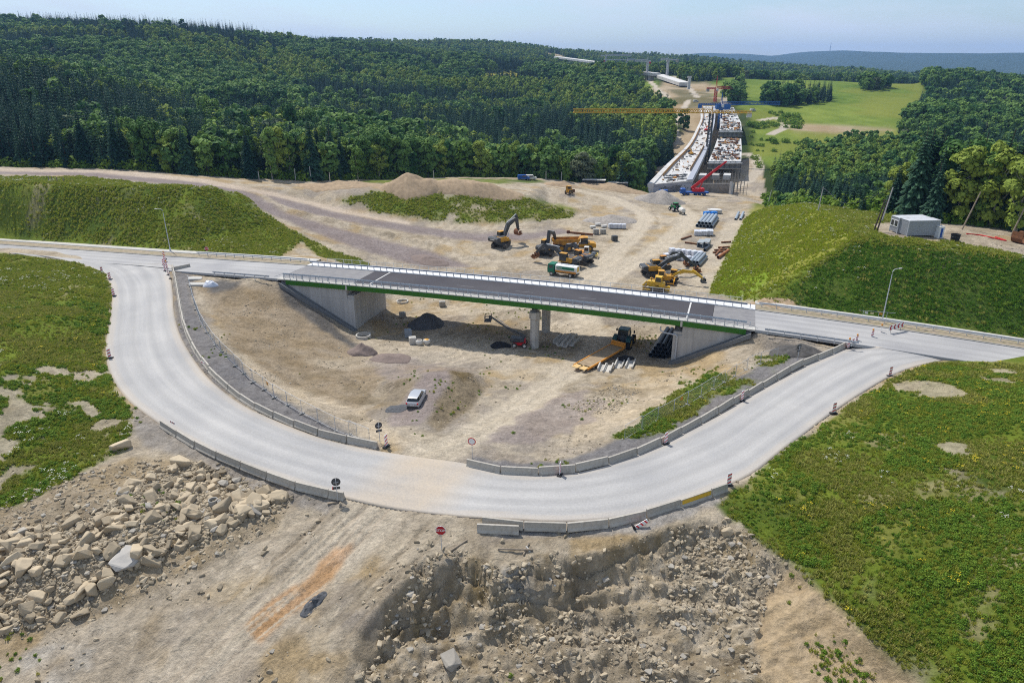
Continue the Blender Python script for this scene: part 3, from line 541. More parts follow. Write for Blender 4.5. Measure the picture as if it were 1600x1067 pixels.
def dup(o, loc, rz=0.0, label=None, group=None, scale=None, kidmap=None):
    if o.name not in CH: CH[o.name] = [(c, kids(c)) for c in kids(o)]
    r = o.copy(); COL.objects.link(r); r.location = loc; r.rotation_euler = (0, 0, rz)
    if label: r['label'] = label
    if group: r['group'] = group
    if scale: r.scale = scale if isinstance(scale, tuple) else (scale,)*3
    for c, gs in CH[o.name]:
        c2 = c.copy(); COL.objects.link(c2); c2.parent = r
        for g in gs:
            g2 = g.copy(); COL.objects.link(g2); g2.parent = c2
    return r
def gridmesh(name, X, Y, Z, m, attrs=None, smooth=True):
    nr, nc = X.shape; v = np.stack([X, Y, Z], -1).reshape(-1, 3)
    idx = np.arange(nr*nc).reshape(nr, nc)
    q = np.stack([idx[:-1, :-1], idx[:-1, 1:], idx[1:, 1:], idx[1:, :-1]], -1).reshape(-1, 4)
    me = bpy.data.meshes.new(name); me.vertices.add(len(v)); me.vertices.foreach_set('co', v.astype(np.float32).ravel())
    me.loops.add(q.size); me.loops.foreach_set('vertex_index', q.ravel().astype(np.int32))
    me.polygons.add(len(q)); me.polygons.foreach_set('loop_start', np.arange(0, q.size, 4, dtype=np.int32))
    for k, A in (attrs or {}).items():
        if A.ndim == 3:
            a = me.attributes.new(k, 'FLOAT_COLOR', 'POINT'); a.data.foreach_set('color', np.concatenate([A, np.ones(A.shape[:2]+(1,))], -1).astype(np.float32).ravel())
        else:
            a = me.attributes.new(k, 'FLOAT', 'POINT'); a.data.foreach_set('value', A.astype(np.float32).ravel())
    me.update(calc_edges=True); me.validate()
    if smooth: me.shade_smooth()
    me.materials.append(m); o = bpy.data.objects.new(name, me); COL.objects.link(o); return o
def scatter(name, P, S, RZ, IDX, protos, label, cat):
    """instances that nobody could count, as ONE object: geometry nodes put prototype meshes on the points"""
    me = bpy.data.meshes.new(name); me.vertices.add(len(P)); me.vertices.foreach_set('co', np.asarray(P, np.float32).ravel())
    for k, A, t in (('sc', S, 'FLOAT'), ('rz', RZ, 'FLOAT'), ('ix', IDX, 'INT')):
        a = me.attributes.new(k, t, 'POINT'); a.data.foreach_set('value', np.asarray(A, np.float32 if t == 'FLOAT' else np.int32))
    o = bpy.data.objects.new(name, me); COL.objects.link(o)
    c = bpy.data.collections.new(name+'_kinds')
    for i, p in enumerate(protos): p.name = 'kind_%02d_%s' % (i, name); c.objects.link(p)
    ng = bpy.data.node_groups.new(name, 'GeometryNodeTree')
    ng.interface.new_socket('Geometry', in_out='INPUT', socket_type='NodeSocketGeometry'); ng.interface.new_socket('Geometry', in_out='OUTPUT', socket_type='NodeSocketGeometry')
    gi = ng.nodes.new('NodeGroupInput'); go = ng.nodes.new('NodeGroupOutput')
    ci = N(ng, 'GeometryNodeCollectionInfo'); ci.inputs['Collection'].default_value = c; ci.inputs['Separate Children'].default_value = True; ci.inputs['Reset Children'].default_value = True
    ip = N(ng, 'GeometryNodeInstanceOnPoints'); ip.inputs['Pick Instance'].default_value = True
    def na(k, t): 
        n = N(ng, 'GeometryNodeInputNamedAttribute', data_type=t); n.inputs['Name'].default_value = k; return n.outputs['Attribute']
    cx = N(ng, 'ShaderNodeCombineXYZ'); L(ng, na('rz', 'FLOAT'), cx.inputs['Z'])
    er = N(ng, 'FunctionNodeEulerToRotation'); L(ng, cx.outputs[0], er.inputs[0])
    L(ng, gi.outputs[0], ip.inputs['Points']); L(ng, ci.outputs[0], ip.inputs['Instance']); L(ng, na('ix', 'INT'), ip.inputs['Instance Index']); L(ng, er.outputs[0], ip.inputs['Rotation']); L(ng, na('sc', 'FLOAT'), ip.inputs['Scale'])
    L(ng, ip.outputs[0], go.inputs[0])
    md = o.modifiers.new('scatter', 'NODES'); md.node_group = ng
    return tag(o, label, cat, kind='stuff')
# palette
CONC = mat('concrete', (.36, .345, .315), .9, .16, 1.2, bump=.2, dirt=(.22, .205, .18), dirt_amt=.5)
CONC_L = mat('pale_concrete', (.50, .485, .45), .9, .12, 1.0, bump=.15, dirt=(.33, .30, .26), dirt_amt=.5)
BARR = mat('barrier_concrete', (.43, .40, .35), .92, .14, 1.5, bump=.25, dirt=(.26, .23, .19), dirt_amt=.7, rand=.12)
WHITE = mat('white_paint', (.72, .72, .71), .5, .06, 2); OFFW = mat('grubby_white', (.62, .61, .58), .7, .12, 2, dirt=(.4, .36, .3), dirt_amt=.5)
GALV = mat('galvanised_steel', (.50, .52, .55), .5, .12, 3, metal=.15, spec=.5); STEEL = mat('dark_steel', (.10, .11, .12), .5, .2, 3, metal=.3)
GREEN = mat('green_fascia', (.028, .14, .010), .5, .10, .6); BLACK = mat('black_rubber', (.022, .022, .024), .85, .2, 4); TYRE = mat('dusty_tyre', (.05, .047, .043), .95, .3, 5, dirt=(.25, .2, .15), dirt_amt=.6)
GREYP = mat('charcoal_paint', (.05, .058, .068), .5, .2, 2, dirt=(.2, .17, .13), dirt_amt=.4)
YEL = mat('machine_yellow', (.60, .30, .022), .45, .12, 1.5, dirt=(.30, .20, .09), dirt_amt=.55); YEL2 = mat('bright_machine_yellow', (.68, .42, .03), .45, .12, 1.5, dirt=(.32, .22, .1), dirt_amt=.5)
ORANGE = mat('orange_paint', (.66, .27, .03), .5, .1, 2, dirt=(.35, .22, .1), dirt_amt=.4); RED = mat('red_paint', (.55, .018, .022), .45, .1, 2); DRED = mat('sign_red', (.42, .012, .02), .4, .06, 2)
BLUE = mat('blue_paint', (.02, .09, .35), .45, .12, 2); GLASS = mat('dark_glass', (.02, .028, .03), .08, .1, 1, spec=.8); RUST = mat('rusty_steel', (.20, .085, .035), .85, .3, 4, dirt=(.08, .04, .025), dirt_amt=.7)
WOOD = mat('grey_timber', (.27, .22, .165), .85, .2, 4); PLY = mat('formwork_timber', (.40, .22, .075), .8, .25, 3); TERR = mat('lime_render', (.5, .45, .3))
BARKD = mat('bark_dark', (.07, .052, .04), .9, .3, 5); BARKL = mat('bark_pale', (.30, .28, .25), .9, .3, 4)
# ------------------------------------------------------------------ light and sky
SUN_EL, SUN_AZ = 57.0, -38.0          # azimuth measured from straight ahead (+Y), negative to the left
w = bpy.data.worlds.new('World'); SC.world = w; w.use_nodes = True; nt = w.node_tree
bg = nt.nodes['Background']; sky = N(nt, 'ShaderNodeTexSky', sky_type='NISHITA'); sky.sun_disc = False
sky.sun_elevation = R(SUN_EL); sky.sun_rotation = R(SUN_AZ); sky.altitude = 400; sky.air_density = 1.0; sky.dust_density = .7; sky.ozone_density = 2.5
tc = N(nt, 'ShaderNodeTexCoord'); mp = N(nt, 'ShaderNodeMapping'); mp.inputs['Scale'].default_value = (2.0, 2.0, 9.0); L(nt, tc.outputs['Generated'], mp.inputs['Vector'])
cn = N(nt, 'ShaderNodeTexNoise', i_Scale=1.6, i_Detail=9.0, i_Roughness=.62); L(nt, mp.outputs[0], cn.inputs['Vector'])
cr = N(nt, 'ShaderNodeMapRange', i_1=.44, i_2=.66, i_3=.10, i_4=.95); L(nt, cn.outputs['Fac'], cr.inputs[0])
mx = N(nt, 'ShaderNodeMix', data_type='RGBA'); L(nt, cr.outputs[0], mx.inputs[0]); L(nt, sky.outputs[0], mx.inputs[6]); mx.inputs[7].default_value = (6.0, 6.6, 7.3, 1)
L(nt, mx.outputs[2], bg.inputs['Color']); bg.inputs['Strength'].default_value = .125
sl = bpy.data.lights.new('sun', 'SUN'); sl.energy = 4.3; sl.angle = R(.55); sl.color = (1, .955, .88); so = bpy.data.objects.new('sun', sl); COL.objects.link(so)
e, a = R(SUN_EL), R(SUN_AZ); sd = Vector((math.sin(a)*math.cos(e), math.cos(a)*math.cos(e), math.sin(e)))
so.rotation_euler = (-sd).to_track_quat('-Z', 'Y').to_euler()
# sky texture rotation runs clockwise seen from above, starting at +Y
sky.sun_rotation = a
SC.view_settings.view_transform = 'Standard'; SC.view_settings.look = 'None'; SC.view_settings.exposure = .12; SC.view_settings.gamma = 1
SC.cycles.use_denoising = False; SC.cycles.filter_width = 1.1; SC.cycles.max_bounces = 6; SC.cycles.diffuse_bounces = 3; SC.cycles.glossy_bounces = 2; SC.cycles.transmission_bounces = 3; SC.cycles.volume_bounces = 0; SC.cycles.transparent_max_bounces = 8
SC.cycles.use_adaptive_sampling = True; SC.cycles.adaptive_threshold = .006
# ------------------------------------------------------------------ ground, roads
gridmesh('ground', TX, TY, TZ, mat_ground(), {'albedo': ALB, 'grassy': GRASSY})['kind'] = 'structure'
def strip(name, A, B, m, n=9, dz=.03, skirt=.45, crown=.06, dusty=False):
    """road surface between two edge polylines with a skirt down into the ground"""
    X = np.zeros((len(A), n+2)); Y = X.copy(); Z = X.copy(); AL = np.zeros((len(A), n+2, 3)); DU = np.zeros((len(A), n+2)); WH = DU.copy(); run = 0
    for i, (p, q) in enumerate(zip(A, B)):
        p, q = Vector(p), Vector(q)
        if i: run += ((p+q)/2-pm).length
        pm = (p+q)/2; wd = (q-p).length
        for j in range(n+2):
            t = min(max((j-1)/(n-1), 0), 1); r = p.lerp(q, t)
            X[i, j], Y[i, j] = r.x, r.y; Z[i, j] = r.z+dz+crown*(1-(2*t-1)**2)-(skirt if j in (0, n+1) else 0); AL[i, j] = (t*wd, run, 0); WH[i, j] = sum(math.exp(-((t-c)/.055)**2) for c in (.16, .36, .62, .84)); DU[i, j] = dustf(r.x, r.y) if dusty else 0; DU[i, j] = max(DU[i, j], (.75 if min(t, 1-t)*wd < .35 else .35 if min(t, 1-t)*wd < 1.1 else 0) if dusty else 0)
    o = gridmesh(name, X, Y, Z, m, {'along': AL, 'dust': DU, 'wheel': WH}); o['kind'] = 'structure'; return o
JX = [G(560,830,0), G(620,780,0), G(690,715,0), G(740,690,-1)]
def dustf(x, y): return float(1-smooth(2.0, 6.5, dpoly(np.array([x]), np.array([y]), JX)[0])[0])
def even(pl, n):
    P = [Vector(p) for p in pl]; ls = [0]
    for a_, b_ in zip(P[:-1], P[1:]): ls.append(ls[-1]+(b_-a_).length)
    out = []
    for k in range(n):
        d = ls[-1]*k/(n-1); i = min(max(np.searchsorted(ls, d)-1, 0), len(P)-2); out.append(P[i].lerp(P[i+1], (d-ls[i])/(ls[i+1]-ls[i])))
    return out
M_BY = mat_road('dusty_bypass_asphalt', (.33, .325, .322), (.455, .44, .42), dust_amt=.5)
M_UP = mat_road('grey_asphalt', (.30, .295, .30), (.44, .43, .415), dust_amt=.5)
# match the outer edge to the inner edge by closest arc so that cross lines stay square
io = [p for p in ROw if True]
Ae = even([SW(-150, 1.5, dz=-.02), SW(-110, 1.2, dz=-.02)]+[tuple(p) for p in ROw[6:]]+[SW(98, .5, dz=-.02)], 170)
Be = even([SW(-150, 2.6, dz=-.02), SW(-100, 2.4, dz=-.02), SW(-78, 1.6, dz=-.02)]+[tuple(p) for p in RIw]+[SW(57, .6, dz=-.01), SW(68, 2.2, dz=-.035), SW(98, 2.4, dz=-.035)], 170)
strip('bypass_road', Ae, Be, M_BY, n=25, dusty=True)
M_AS = mat_road('new_dark_asphalt', (.045, .042, .05), (.082, .078, .084), dust_amt=.45)
for s0, s1, w0 in ((-190, -52.6, .3), (39.4, 170, .3)):
    ss = np.arange(s0, s1+.01, (s1-s0)/50)
    strip('upper_road', [SW(s, w0) for s in ss], [SW(s, 10.5) for s in ss], M_UP, n=25, dz=.0, crown=.05)
    strip('sidewalk', [SW(s, 13.9, dz=.1) for s in ss], [SW(s, 16.0, dz=.1) for s in ss], CONC_L, n=3, crown=0)
    strip('kerb', [SW(s, 10.55, dz=.1) for s in ss], [SW(s, 10.85, dz=.1) for s in ss], CONC, n=3, crown=0)
    strip('verge', [SW(s, 10.9, dz=.02) for s in ss], [SW(s, 13.85, dz=.02) for s in ss], mat('verge_gravel', (.33, .27, .2), .95, .3, 1.5, bump=.6, dirt=(.16, .17, .05), dirt_amt=.5), n=4, crown=0)
# air
# ------------------------------------------------------------------ overpass: local frame x = s along, y = w across, z = world height
BR = thing('overpass_bridge', 'grey concrete road overpass with green fascia and steel railings over the excavation', 'bridge', (BO.x, BO.y, 0), math.atan2(BU.y, BU.x))
def sweep(sec, s0, s1, st=2.0):
    """cross-section (w, dz) swept along the road's crest curve"""
    ss = np.linspace(s0, s1, max(2, int((s1-s0)/st)+1)); n = len(sec); vs = [(s, w_, zroad(s)+d) for s in ss for w_, d in sec]; fs = []
    for i in range(len(ss)-1): fs += [(i*n+k, i*n+(k+1) % n, i*n+n+(k+1) % n, i*n+n+k) for k in range(n)]
    fs += [tuple(reversed(range(n))), tuple(range((len(ss)-1)*n, len(ss)*n))]
    return vs, fs
def swp(name, sec, s0, s1, m, parent=BR, st=2.0): return MB().add(*sweep(sec, s0, s1, st)).build(name, m, parent)
def rect(w0, w1, a_, b_): return [(w0, a_), (w0, b_), (w1, b_), (w1, a_)]
swp('girder', [(.5, -.12), (.5, -.85), (1.3, -1.3), (11.9, -1.3), (12.7, -.85), (12.7, -.12)], -37.2, 28, CONC)
swp('deck_surface', rect(1.5, 10.5, -.1, .02), -36, 32.4, M_AS)
swp('approach_surface', rect(1.5, 10.5, -.1, .02), -52.6, -36.05, mat('mid_asphalt', (.20, .195, .20), .85, .12, .8, dirt=(.29, .28, .27), dirt_amt=.6)); swp('approach_surface', rect(1.5, 10.5, -.1, .02), 32.45, 39.4, mat('mid_asphalt', ()))
dk = swp('edge_beam', rect(-.05, 1.45, -.15, .13), -52.6, 39.4, CONC_L); swp('edge_beam', rect(10.55, 13.3, -.15, .15), -52.6, 39.4, mat('white_concrete', (.62, .62, .62), .85, .07, 1))
swp('fascia', rect(-.12, -.055, -.92, -.03), -50.5, 38.0, GREEN); swp('fascia', rect(13.31, 13.37, -.92, -.03), -50.5, 38.0, GREEN)
for s in (-32.5, 28.3): MB().box((s, 6, zroad(s)+.03), (.28, 8.9, .03)).build('expansion_joint', mat('joint_white', (.55, .54, .52)), BR)
for s in (-36.6, 27.6): MB().box((s, -.14, zroad(s)-.55), (.35, .1, .9)).build('joint_cover', CONC_L, BR)
# lane marks worn into the new asphalt
for s in (-14, -2, 10, 22): MB().box((s, 6, zroad(s)+.026), (3.5, .12, .012)).build('lane_mark', mat('worn_line', (.2, .195, .2)), BR)
def abut(sg, sf, zb, se):
    """sg=+1: the span lies toward +s of the wall face sf; se = far end of the wing walls"""
    q = lambda d: sf-sg*d
    m = MB(); m.box(((sf+q(2.6))/2, 6.6, (zb-2.4)/2-1.2+.9), (2.6, 12.4, (-2.45-zb)+1.8)).box(((q(1.5)+q(2.6))/2, 6.6, -1.9), (1.05, 11.2, 1.9))
    a_ = m.build('abutment', PAN, BR)
    for w0, w1 in ((.22, .82), (12.4, 13.0)):
        pr = [(q(1.45), -2.4), (q(1.45), -.5), (se, -.5), (se, -1.6), (q(0.02), zb-.9), (q(-.02), -2.42)]
        MB().prism(pr, w0, w1).build('wing_wall', PAN, BR)
    for k in range(3): MB().box((q(.8), 2.5+k*4, -2.05), (.7, .9, .55)).build('bearing_block', CONC_L, BR)
    v = []
    for sgn, x0, z0 in ((0, se, -.6), (1, q(-.3), zb-.02)): v.append((x0, z0))
    m = MB()
    for dzz, dw in ((.35, (-.05, .2)), (.12, (-.75, -.05)), (.35, (-.95, -.75))):
        m.prism([(v[0][0], v[0][1]+dzz), (v[1][0], v[1][1]+dzz), (v[1][0], v[1][1]-.5), (v[0][0], v[0][1]-.5)], dw[0], dw[1])
    m.build('drain_channel', mat('damp_concrete', (.17, .175, .18), .8, .15, 2), BR)
PAN = mat_panel('formed_concrete', (.45, .44, .425))
abut(1, -35.4, -9.0, -51.5); abut(-1, 26.4, -7.6, 38.8)
for w_ in (2.4, 10.3):
    c = MB(); o8 = R(22.5)
    c.lathe([(.86, -10.2), (.86, -3.1), (1.06, -2.95), (1.06, -1.75), (.8, -1.62)], 8, M=Matrix.Translation((1.2, w_, 0)) @ Matrix.Rotation(o8, 4, 'Z'))
    cc = c.build('column', CONC_L, BR); MB().box((1.2, w_, -1.4), (1.1, 1.1, .5)).build('bearing_block', STEEL, cc)
dp = MB(); dp.tube([(24.2, .35, -1.25), (24.2, .35, -1.9), (24.9, .3, -2.2), (26.8, .1, -2.3), (27.1, .1, -2.6), (27.1, .1, -8.0)], .13, 8); dp.build('drainpipe', GALV, BR)
# railings
def handrail(name, w_, s0, s1, m, step=1.5, bars=6, tall=1.12, base=.13, parent=BR, ends=True):
    r = MB(); ss = np.arange(s0, s1+.01, 2.0)
    for h, rad in [(tall, .035)]+[(.18+k*(tall-.3)/(bars-1), .013) for k in range(bars)]:
        p = [(s, w_, zroad(s)+base+h) for s in ss]
        if ends and h == tall: p = [(s0-2.2, w_, zroad(s0-2.2)+base+.35)]+p+[(s1+2.2, w_, zroad(s1+2.2)+base+.35)]
        r.tube(p, rad, 5)
    o = r.build(name, m, parent); pm = None
    for i, s in enumerate(np.arange(s0, s1+.01, step)):
        if pm is None:
            pm = MB().box((0, 0, tall/2), (.07, .07, tall)).box((0, .1, .06), (.16, .22, .04)).build('railing_post', m, o)
        q = pm if i == 0 else pm.copy()
        if i: COL.objects.link(q); q.parent = o
        q.location = (s, w_, zroad(s)+base)
    return o
def wbeam(mb, pth, h=.75):
    """W-shaped guard rail beam along a path of (x, y, z, nx, ny)"""
    pf = [(-.03, -.16), (.05, -.10), (-.03, 0), (.05, .10), (-.03, .16), (-.05, .16), (.02, .10), (-.05, 0), (.02, -.10), (-.05, -.16)]; n = len(pf); vs = []
    for x, y, z, nx, ny in pth: vs += [(x+a_*nx, y+a_*ny, z+h+b_) for a_, b_ in pf]
    fs = []
    for i in range(len(pth)-1): fs += [(i*n+k, i*n+(k+1) % n, i*n+n+(k+1) % n, i*n+n+k) for k in range(n)]
    mb.add(vs, fs)
def guard(name, w_, s0, s1, parent, base, side=-1, step=2.0, label=None, m=GALV):
    b_ = MB(); wbeam(b_, [(s, w_, zroad(s)+base, 0, side) for s in np.arange(s0, s1+.01, 2.0)]); o = b_.build(name, m, parent); pm = None
    for i, s in enumerate(np.arange(s0+.5, s1, step)):
        if pm is None: pm = MB().box((0, .1*-side, .42), (.1, .12, .95)).build('guard_post', m, o)
        q = pm if i == 0 else pm.copy()
        if i: COL.objects.link(q); q.parent = o
        q.location = (s, w_, zroad(s)+base)
    return o
BLUEGREY = mat('bluish_steel', (.20, .235, .30), .45, .1, 2, metal=.4)
handrail('handrail', .12, -51, 37.5, mat('rail_steel', (.25, .29, .34), .5, .1, 2, metal=.1)); guard('guard_rail', 1.3, -52, 39, BR, .13, 1, 2.0, m=mat('light_steel', (.45, .50, .56), .4, .08, 2, metal=.1))
handrail('handrail', 13.15, -49, 38, OFFW, 2.0, 3, 1.1, .15, ends=False); guard('guard_rail', 10.85, -52, 39, BR, .15, -1, 1.5, m=BLUEGREY)
def road_rail(name, label, w_, s0, s1, base, side, m=GALV):
    t = thing(name, label, 'guard rail', (BO.x, BO.y, 0), math.atan2(BU.y, BU.x)); guard('beam', w_, s0, s1, t, base, side, 2.5, m=m)
road_rail('guard_rail', 'steel guard rail along the far verge of the road left of the overpass', 13.0, -84, -52.5, 0, -1)
road_rail('guard_rail', 'steel guard rail along the far verge of the road right of the overpass', 12.8, 40, 150, 0, -1)
road_rail('guard_rail', 'low steel guard rail on posts left of the overpass beside the gravel heap', -.45, -68, -53.6, -.1, 1)
road_rail('guard_rail', 'low steel guard rail on posts right of the overpass ending at the concrete barriers', -.45, 40.8, 56, -.1, 1)
# ------------------------------------------------------------------ concrete barrier chains
def barrier_mesh(L_=3.9, yellow=False):
    pf = [(-.30, 0), (-.30, .10), (-.17, .32), (-.10, .86), (.10, .86), (.17, .32), (.30, .10), (.30, 0)]
    b = MB(); x0, x1 = -L_/2, L_/2; n = len(pf)
    vs = [(x0, y, z) for y, z in pf]+[(x0+.05, y, z) for y, z in pf]+[(x1-.05, y, z) for y, z in pf]+[(x1, y, z) for y, z in pf]
    vs = [(x, y*(.93 if i < n or i >= 3*n else 1), z*(.985 if i < n or i >= 3*n else 1)) for i, (x, y, z) in enumerate(vs)]
    fs = [tuple(range(n)), tuple(reversed(range(3*n, 4*n)))]
    for r in range(3): fs += [(r*n+k, r*n+n+k, r*n+n+(k+1) % n, r*n+(k+1) % n) for k in range(n)]
    b.add(vs, fs)
    # forklift pockets at the foot
    for x in (-L_/4, L_/4): b.box((x, -.301, .06), (.35, .02, .1)); b.box((x, .301, .06), (.35, .02, .1))
    return b
BM = barrier_mesh().build('concrete_barrier', BARR); BMS = None
NB = [0]
def chain(pixels, label, group, step=4.0, short=(), yellow=(), zoff=.0):
    P = [Vector(p) for p in resample(catmull([G(*p) for p in pixels], 8), step)]
    for i, (a_, b_) in enumerate(zip(P[:-1], P[1:])):
        m_ = (a_+b_)/2; d = b_-a_
        o = BM if NB[0] == 0 else BM.copy()
        if NB[0]: COL.objects.link(o)
        NB[0] += 1
        o.location = (m_.x, m_.y, max(gz(m_.x, m_.y)-.02, m_.z-.05)); o.rotation_euler = (0, 0, math.atan2(d.y, d.x)+RNG.normal(0, .012)); o.scale = (d.length/4.0*.995, 1, 1)
        lab = label
        if i in yellow:
            lab = 'concrete barrier with a yellow painted face by the grass bank'; y = MB().add([(-1.85, -.172, .36), (1.85, -.172, .36), (1.85, -.116, .80), (-1.85, -.116, .80), (-1.85, -.15, .36), (1.85, -.15, .36), (1.85, -.10, .80), (-1.85, -.10, .80)], [(0, 1, 2, 3), (7, 6, 5, 4), (3, 2, 6, 7), (0, 4, 5, 1)]).build('painted_panel', YEL2, o)
        tag(o, lab, 'barrier', group)
chain([(270,418,-.72),(276,445,-.7),(281,475,-.65),(287,505,-.6),(300,540,-.5),(325,578,-.4),(356,608,-.3),(395,636,-.1),(440,657,0),(500,681,0),(550,692,0),(597,701,0)], 'weathered concrete barrier on the inner left of the bend beside the dark gravel', 'barriers on the inner left of the bend')
chain([(729,727,0),(778,738,0),(830,741,0),(884,739,0),(936,728,0),(984,713,-.05),(1030,694,-.15),(1070,673,-.3),(1112,650,-.45),(1160,622,-.7),(1205,597,-1),(1250,572,-1.2),(1290,556,-1.3),(1325,540,-1.35)], 'weathered concrete barrier on the inner right of the bend', 'barriers on the inner right of the bend')
chain([(252,666,-.05),(288,688,0),(320,706,0),(358,722,0),(400,740,0),(446,757,0),(490,770,0),(538,780,0)], 'weathered concrete barrier on the outer left of the bend above the boulders', 'barriers on the outer left of the bend')
chain([(753,818,0),(810,825,0),(874,828,0),(936,824,0),(990,813,0),(1030,801,0),(1080,786,0),(1135,766,0)], 'weathered concrete barrier on the outer right of the bend above the dug pit', 'barriers on the outer right of the bend', yellow=(5,))
o = BM.copy(); COL.objects.link(o); p = G(778, 829, .0); o.location = (p[0], p[1], gz(p[0], p[1])); o.rotation_euler = (0, 0, R(-4)); tag(o, 'single concrete barrier standing in front of the outer right chain', 'barrier')
o = BM.copy(); COL.objects.link(o); p = G(273, 423, -.75); o.location = (p[0]+1, p[1]+1, p[2]); o.rotation_euler = (0, 0, R(48)); tag(o, 'concrete barrier turned askew at the head of the left chain by the junction', 'barrier')
# ------------------------------------------------------------------ mesh fence panels on feet, beside the gravel
MESHM = mat('fence_wire', (.30, .32, .33), .5, .1, 3, metal=.5)
def fence_panel():
    t = thing('fence_panel', '', 'fence'); f = MB(); L_ = 3.4
    for x in (-L_/2, L_/2): f.tube([(x, 0, .1), (x, 0, 2.0)], .025, 6)
    for z in (.18, 2.0): f.tube([(-L_/2, 0, z), (L_/2, 0, z)], .022, 6)
    f.build('frame', GALV, t); m = MB()
    for k in range(1, 17): m.bar((-L_/2+k*L_/17, 0, .18), (-L_/2+k*L_/17, 0, 2.0), .007, .007)
    for k in range(1, 8): m.bar((-L_/2, 0, .18+k*.228), (L_/2, 0, .18+k*.228), .007, .007)
    m.build('mesh', MESHM, t)
    for x in (-L_/2, L_/2): MB().box((x, 0, .06), (.22, .72, .14), ch=.03).build('foot', CONC, t)
    return t
FP = [None]
def fence(pixels, label, group, signs=()):
    P = resample(catmull([G(*p) for p in pixels], 8), 3.45)
    for i, (a_, b_) in enumerate(zip(P[:-1], P[1:])):
        m_ = (a_+b_)/2; d = b_-a_; loc = (m_.x, m_.y, gz(m_.x, m_.y)-.02); rz = math.atan2(d.y, d.x)+RNG.normal(0, .03)
        if FP[0] is None: FP[0] = o = fence_panel(); o.location = loc; o.rotation_euler = (0, 0, rz); o['label'] = label; o['group'] = group
        else: o = dup(FP[0], loc, rz, label, group)
        if i in signs:
            o['label'] = 'mesh fence panel carrying a small orange warning plate, '+('right' if m_.x > 0 else 'left')+' of the ramp'; q = MB().box((0, -.04, 1.55), (.55, .02, .42)).build('warning_plate', ORANGE, o)
            if 'group' in o: del o['group']
fence([(296,445,-.8),(302,470,-.75),(312,498,-.7),(326,525,-.65),(347,553,-.6),(372,577,-.5),(400,600,-.4),(436,626,-.3),(476,650,-.25),(520,672,-.2),(566,690,-.2)], 'wire mesh fence panel on concrete feet along the left gravel strip', 'mesh fence left of the ramp', signs=(17,))
fence([(975,688,-.5),(1020,664,-.7),(1060,642,-.9),(1100,618,-1.1),(1140,594,-1.3),(1176,572,-1.45),(1215,562,-1.5)], 'wire mesh fence panel on concrete feet along the right gravel strip', 'mesh fence right of the ramp', signs=(3,))
# ------------------------------------------------------------------ lamps, signs, beacons
def lamp(label, px, py, z, lean, hgt=10.0):
    p = G(px, py, z); t = thing('street_lamp', label, 'street lamp', p, lean)
    MB().lathe([(.2, -.1), (.2, .5), (.11, .6), (.085, hgt*.6), (.06, hgt-.6)], 10).build('pole', GALV, t, 40)
    a_ = MB().tube([(0, 0, hgt-.65), (0, 0, hgt-.2), (.15, 0, hgt+.1), (.5, 0, hgt+.25), (1.3, 0, hgt+.3)], .05, 7).build('arm', GALV, t, 40)
    MB().box((1.6, 0, hgt+.28), (.8, .32, .14), ch=.06, taper=(.8, .7)).build('lamp_head', OFFW, a_)
lamp('slim grey street lamp with its head bent left above the left junction', 266, 391, -.8, R(175), 9.6)
lamp('slim grey street lamp leaning slightly right below the dark right bank', 1378, 503, -1.2, R(20), 9.2)
def stripes(mb, w_, h, y, n=4):
    """red and white slanted board in the xz plane: red parts as flush prisms 4 mm proud"""
    for k in range(n):
        z0 = h*k/n; zz = [z0+h/n*.1, z0+h/(2*n)*.92]; sl = h/n*.45
        mb.add([(-w_/2, y, zz[0]), (w_/2, y, min(zz[0]+sl, h)), (w_/2, y, min(zz[1]+sl, h)), (-w_/2, y, zz[1])], [(0, 1, 2, 3)])
def beacon():
    t = thing('guide_beacon', '', 'guide beacon'); MB().box((0, 0, .06), (.75, .38, .12), ch=.03).build('foot', BLACK, t)
    b = MB().box((0, 0, .68), (.36, .03, 1.05)).build('board', mat('beacon_white', (.86, .86, .86), .4, .03, 2), t); s = MB(); stripes(s, .36, 1.05, -.019, 3); stripes(s, .36, 1.05, .019, 3)
    q = s.build('red_bands', mat('beacon_red', (.70, .03, .035), .4, .05, 2), b); q.location = (0, 0, .155); return t
BC = [None]
def put_beacon(px, py, z, rz, label, light=False, group=None, tilt=0):
    p = G(px, py, z); loc = (p[0], p[1], max(p[2], gz(p[0], p[1])))
    if BC[0] is None: BC[0] = o = beacon(); o.location = loc; o.rotation_euler = (0, 0, rz); o['label'] = label
    else: o = dup(BC[0], loc, rz, label)
    o.scale = (1.3, 1.3, 1.3)
    if group: o['group'] = group
    if light:
        l_ = MB().lathe([(.09, 1.22), (.11, 1.26), (.11, 1.42), (.06, 1.46)], 10).build('warning_lamp', ORANGE, o)
    if tilt: o.rotation_euler = (0, tilt, rz)
    return o
put_beacon(160,428,-.85, .2, 'red and white beacon first on the grass edge of the left bend'); put_beacon(172,437,-.8, .3, 'red and white beacon second on the grass edge of the left bend'); put_beacon(178,463,-.7, .5, 'red and white beacon third on the left bend, just below the grass corner'); put_beacon(172,560,-.4, .3, 'red and white beacon alone low on the left bend by the bare bank')
for i, (x, y) in enumerate(((257,405),(258,410),(256,415),(261,420),(258,424),(263,430),(266,436))):
    put_beacon(x, y, -.8, R(20+15*i), 'red and white beacon in the tight row closing the left end of the overpass road', i in (0, 1, 3), 'beacons closing the left junction')
for i, (x, y) in enumerate(((1325,545),(1331,543),(1337,539))): put_beacon(x, y, -1.4, R(25), 'red and white beacon with orange lamp clustered at the end of the right barriers', i != 1, 'beacons at the end of the right barriers')
put_beacon(1361,533,-1.5, R(15), 'red and white beacon with orange lamp standing alone on the right junction', True); put_beacon(1375,524,-1.4, R(60), 'red and white beacon seen edge-on behind the lone one on the right junction', True)
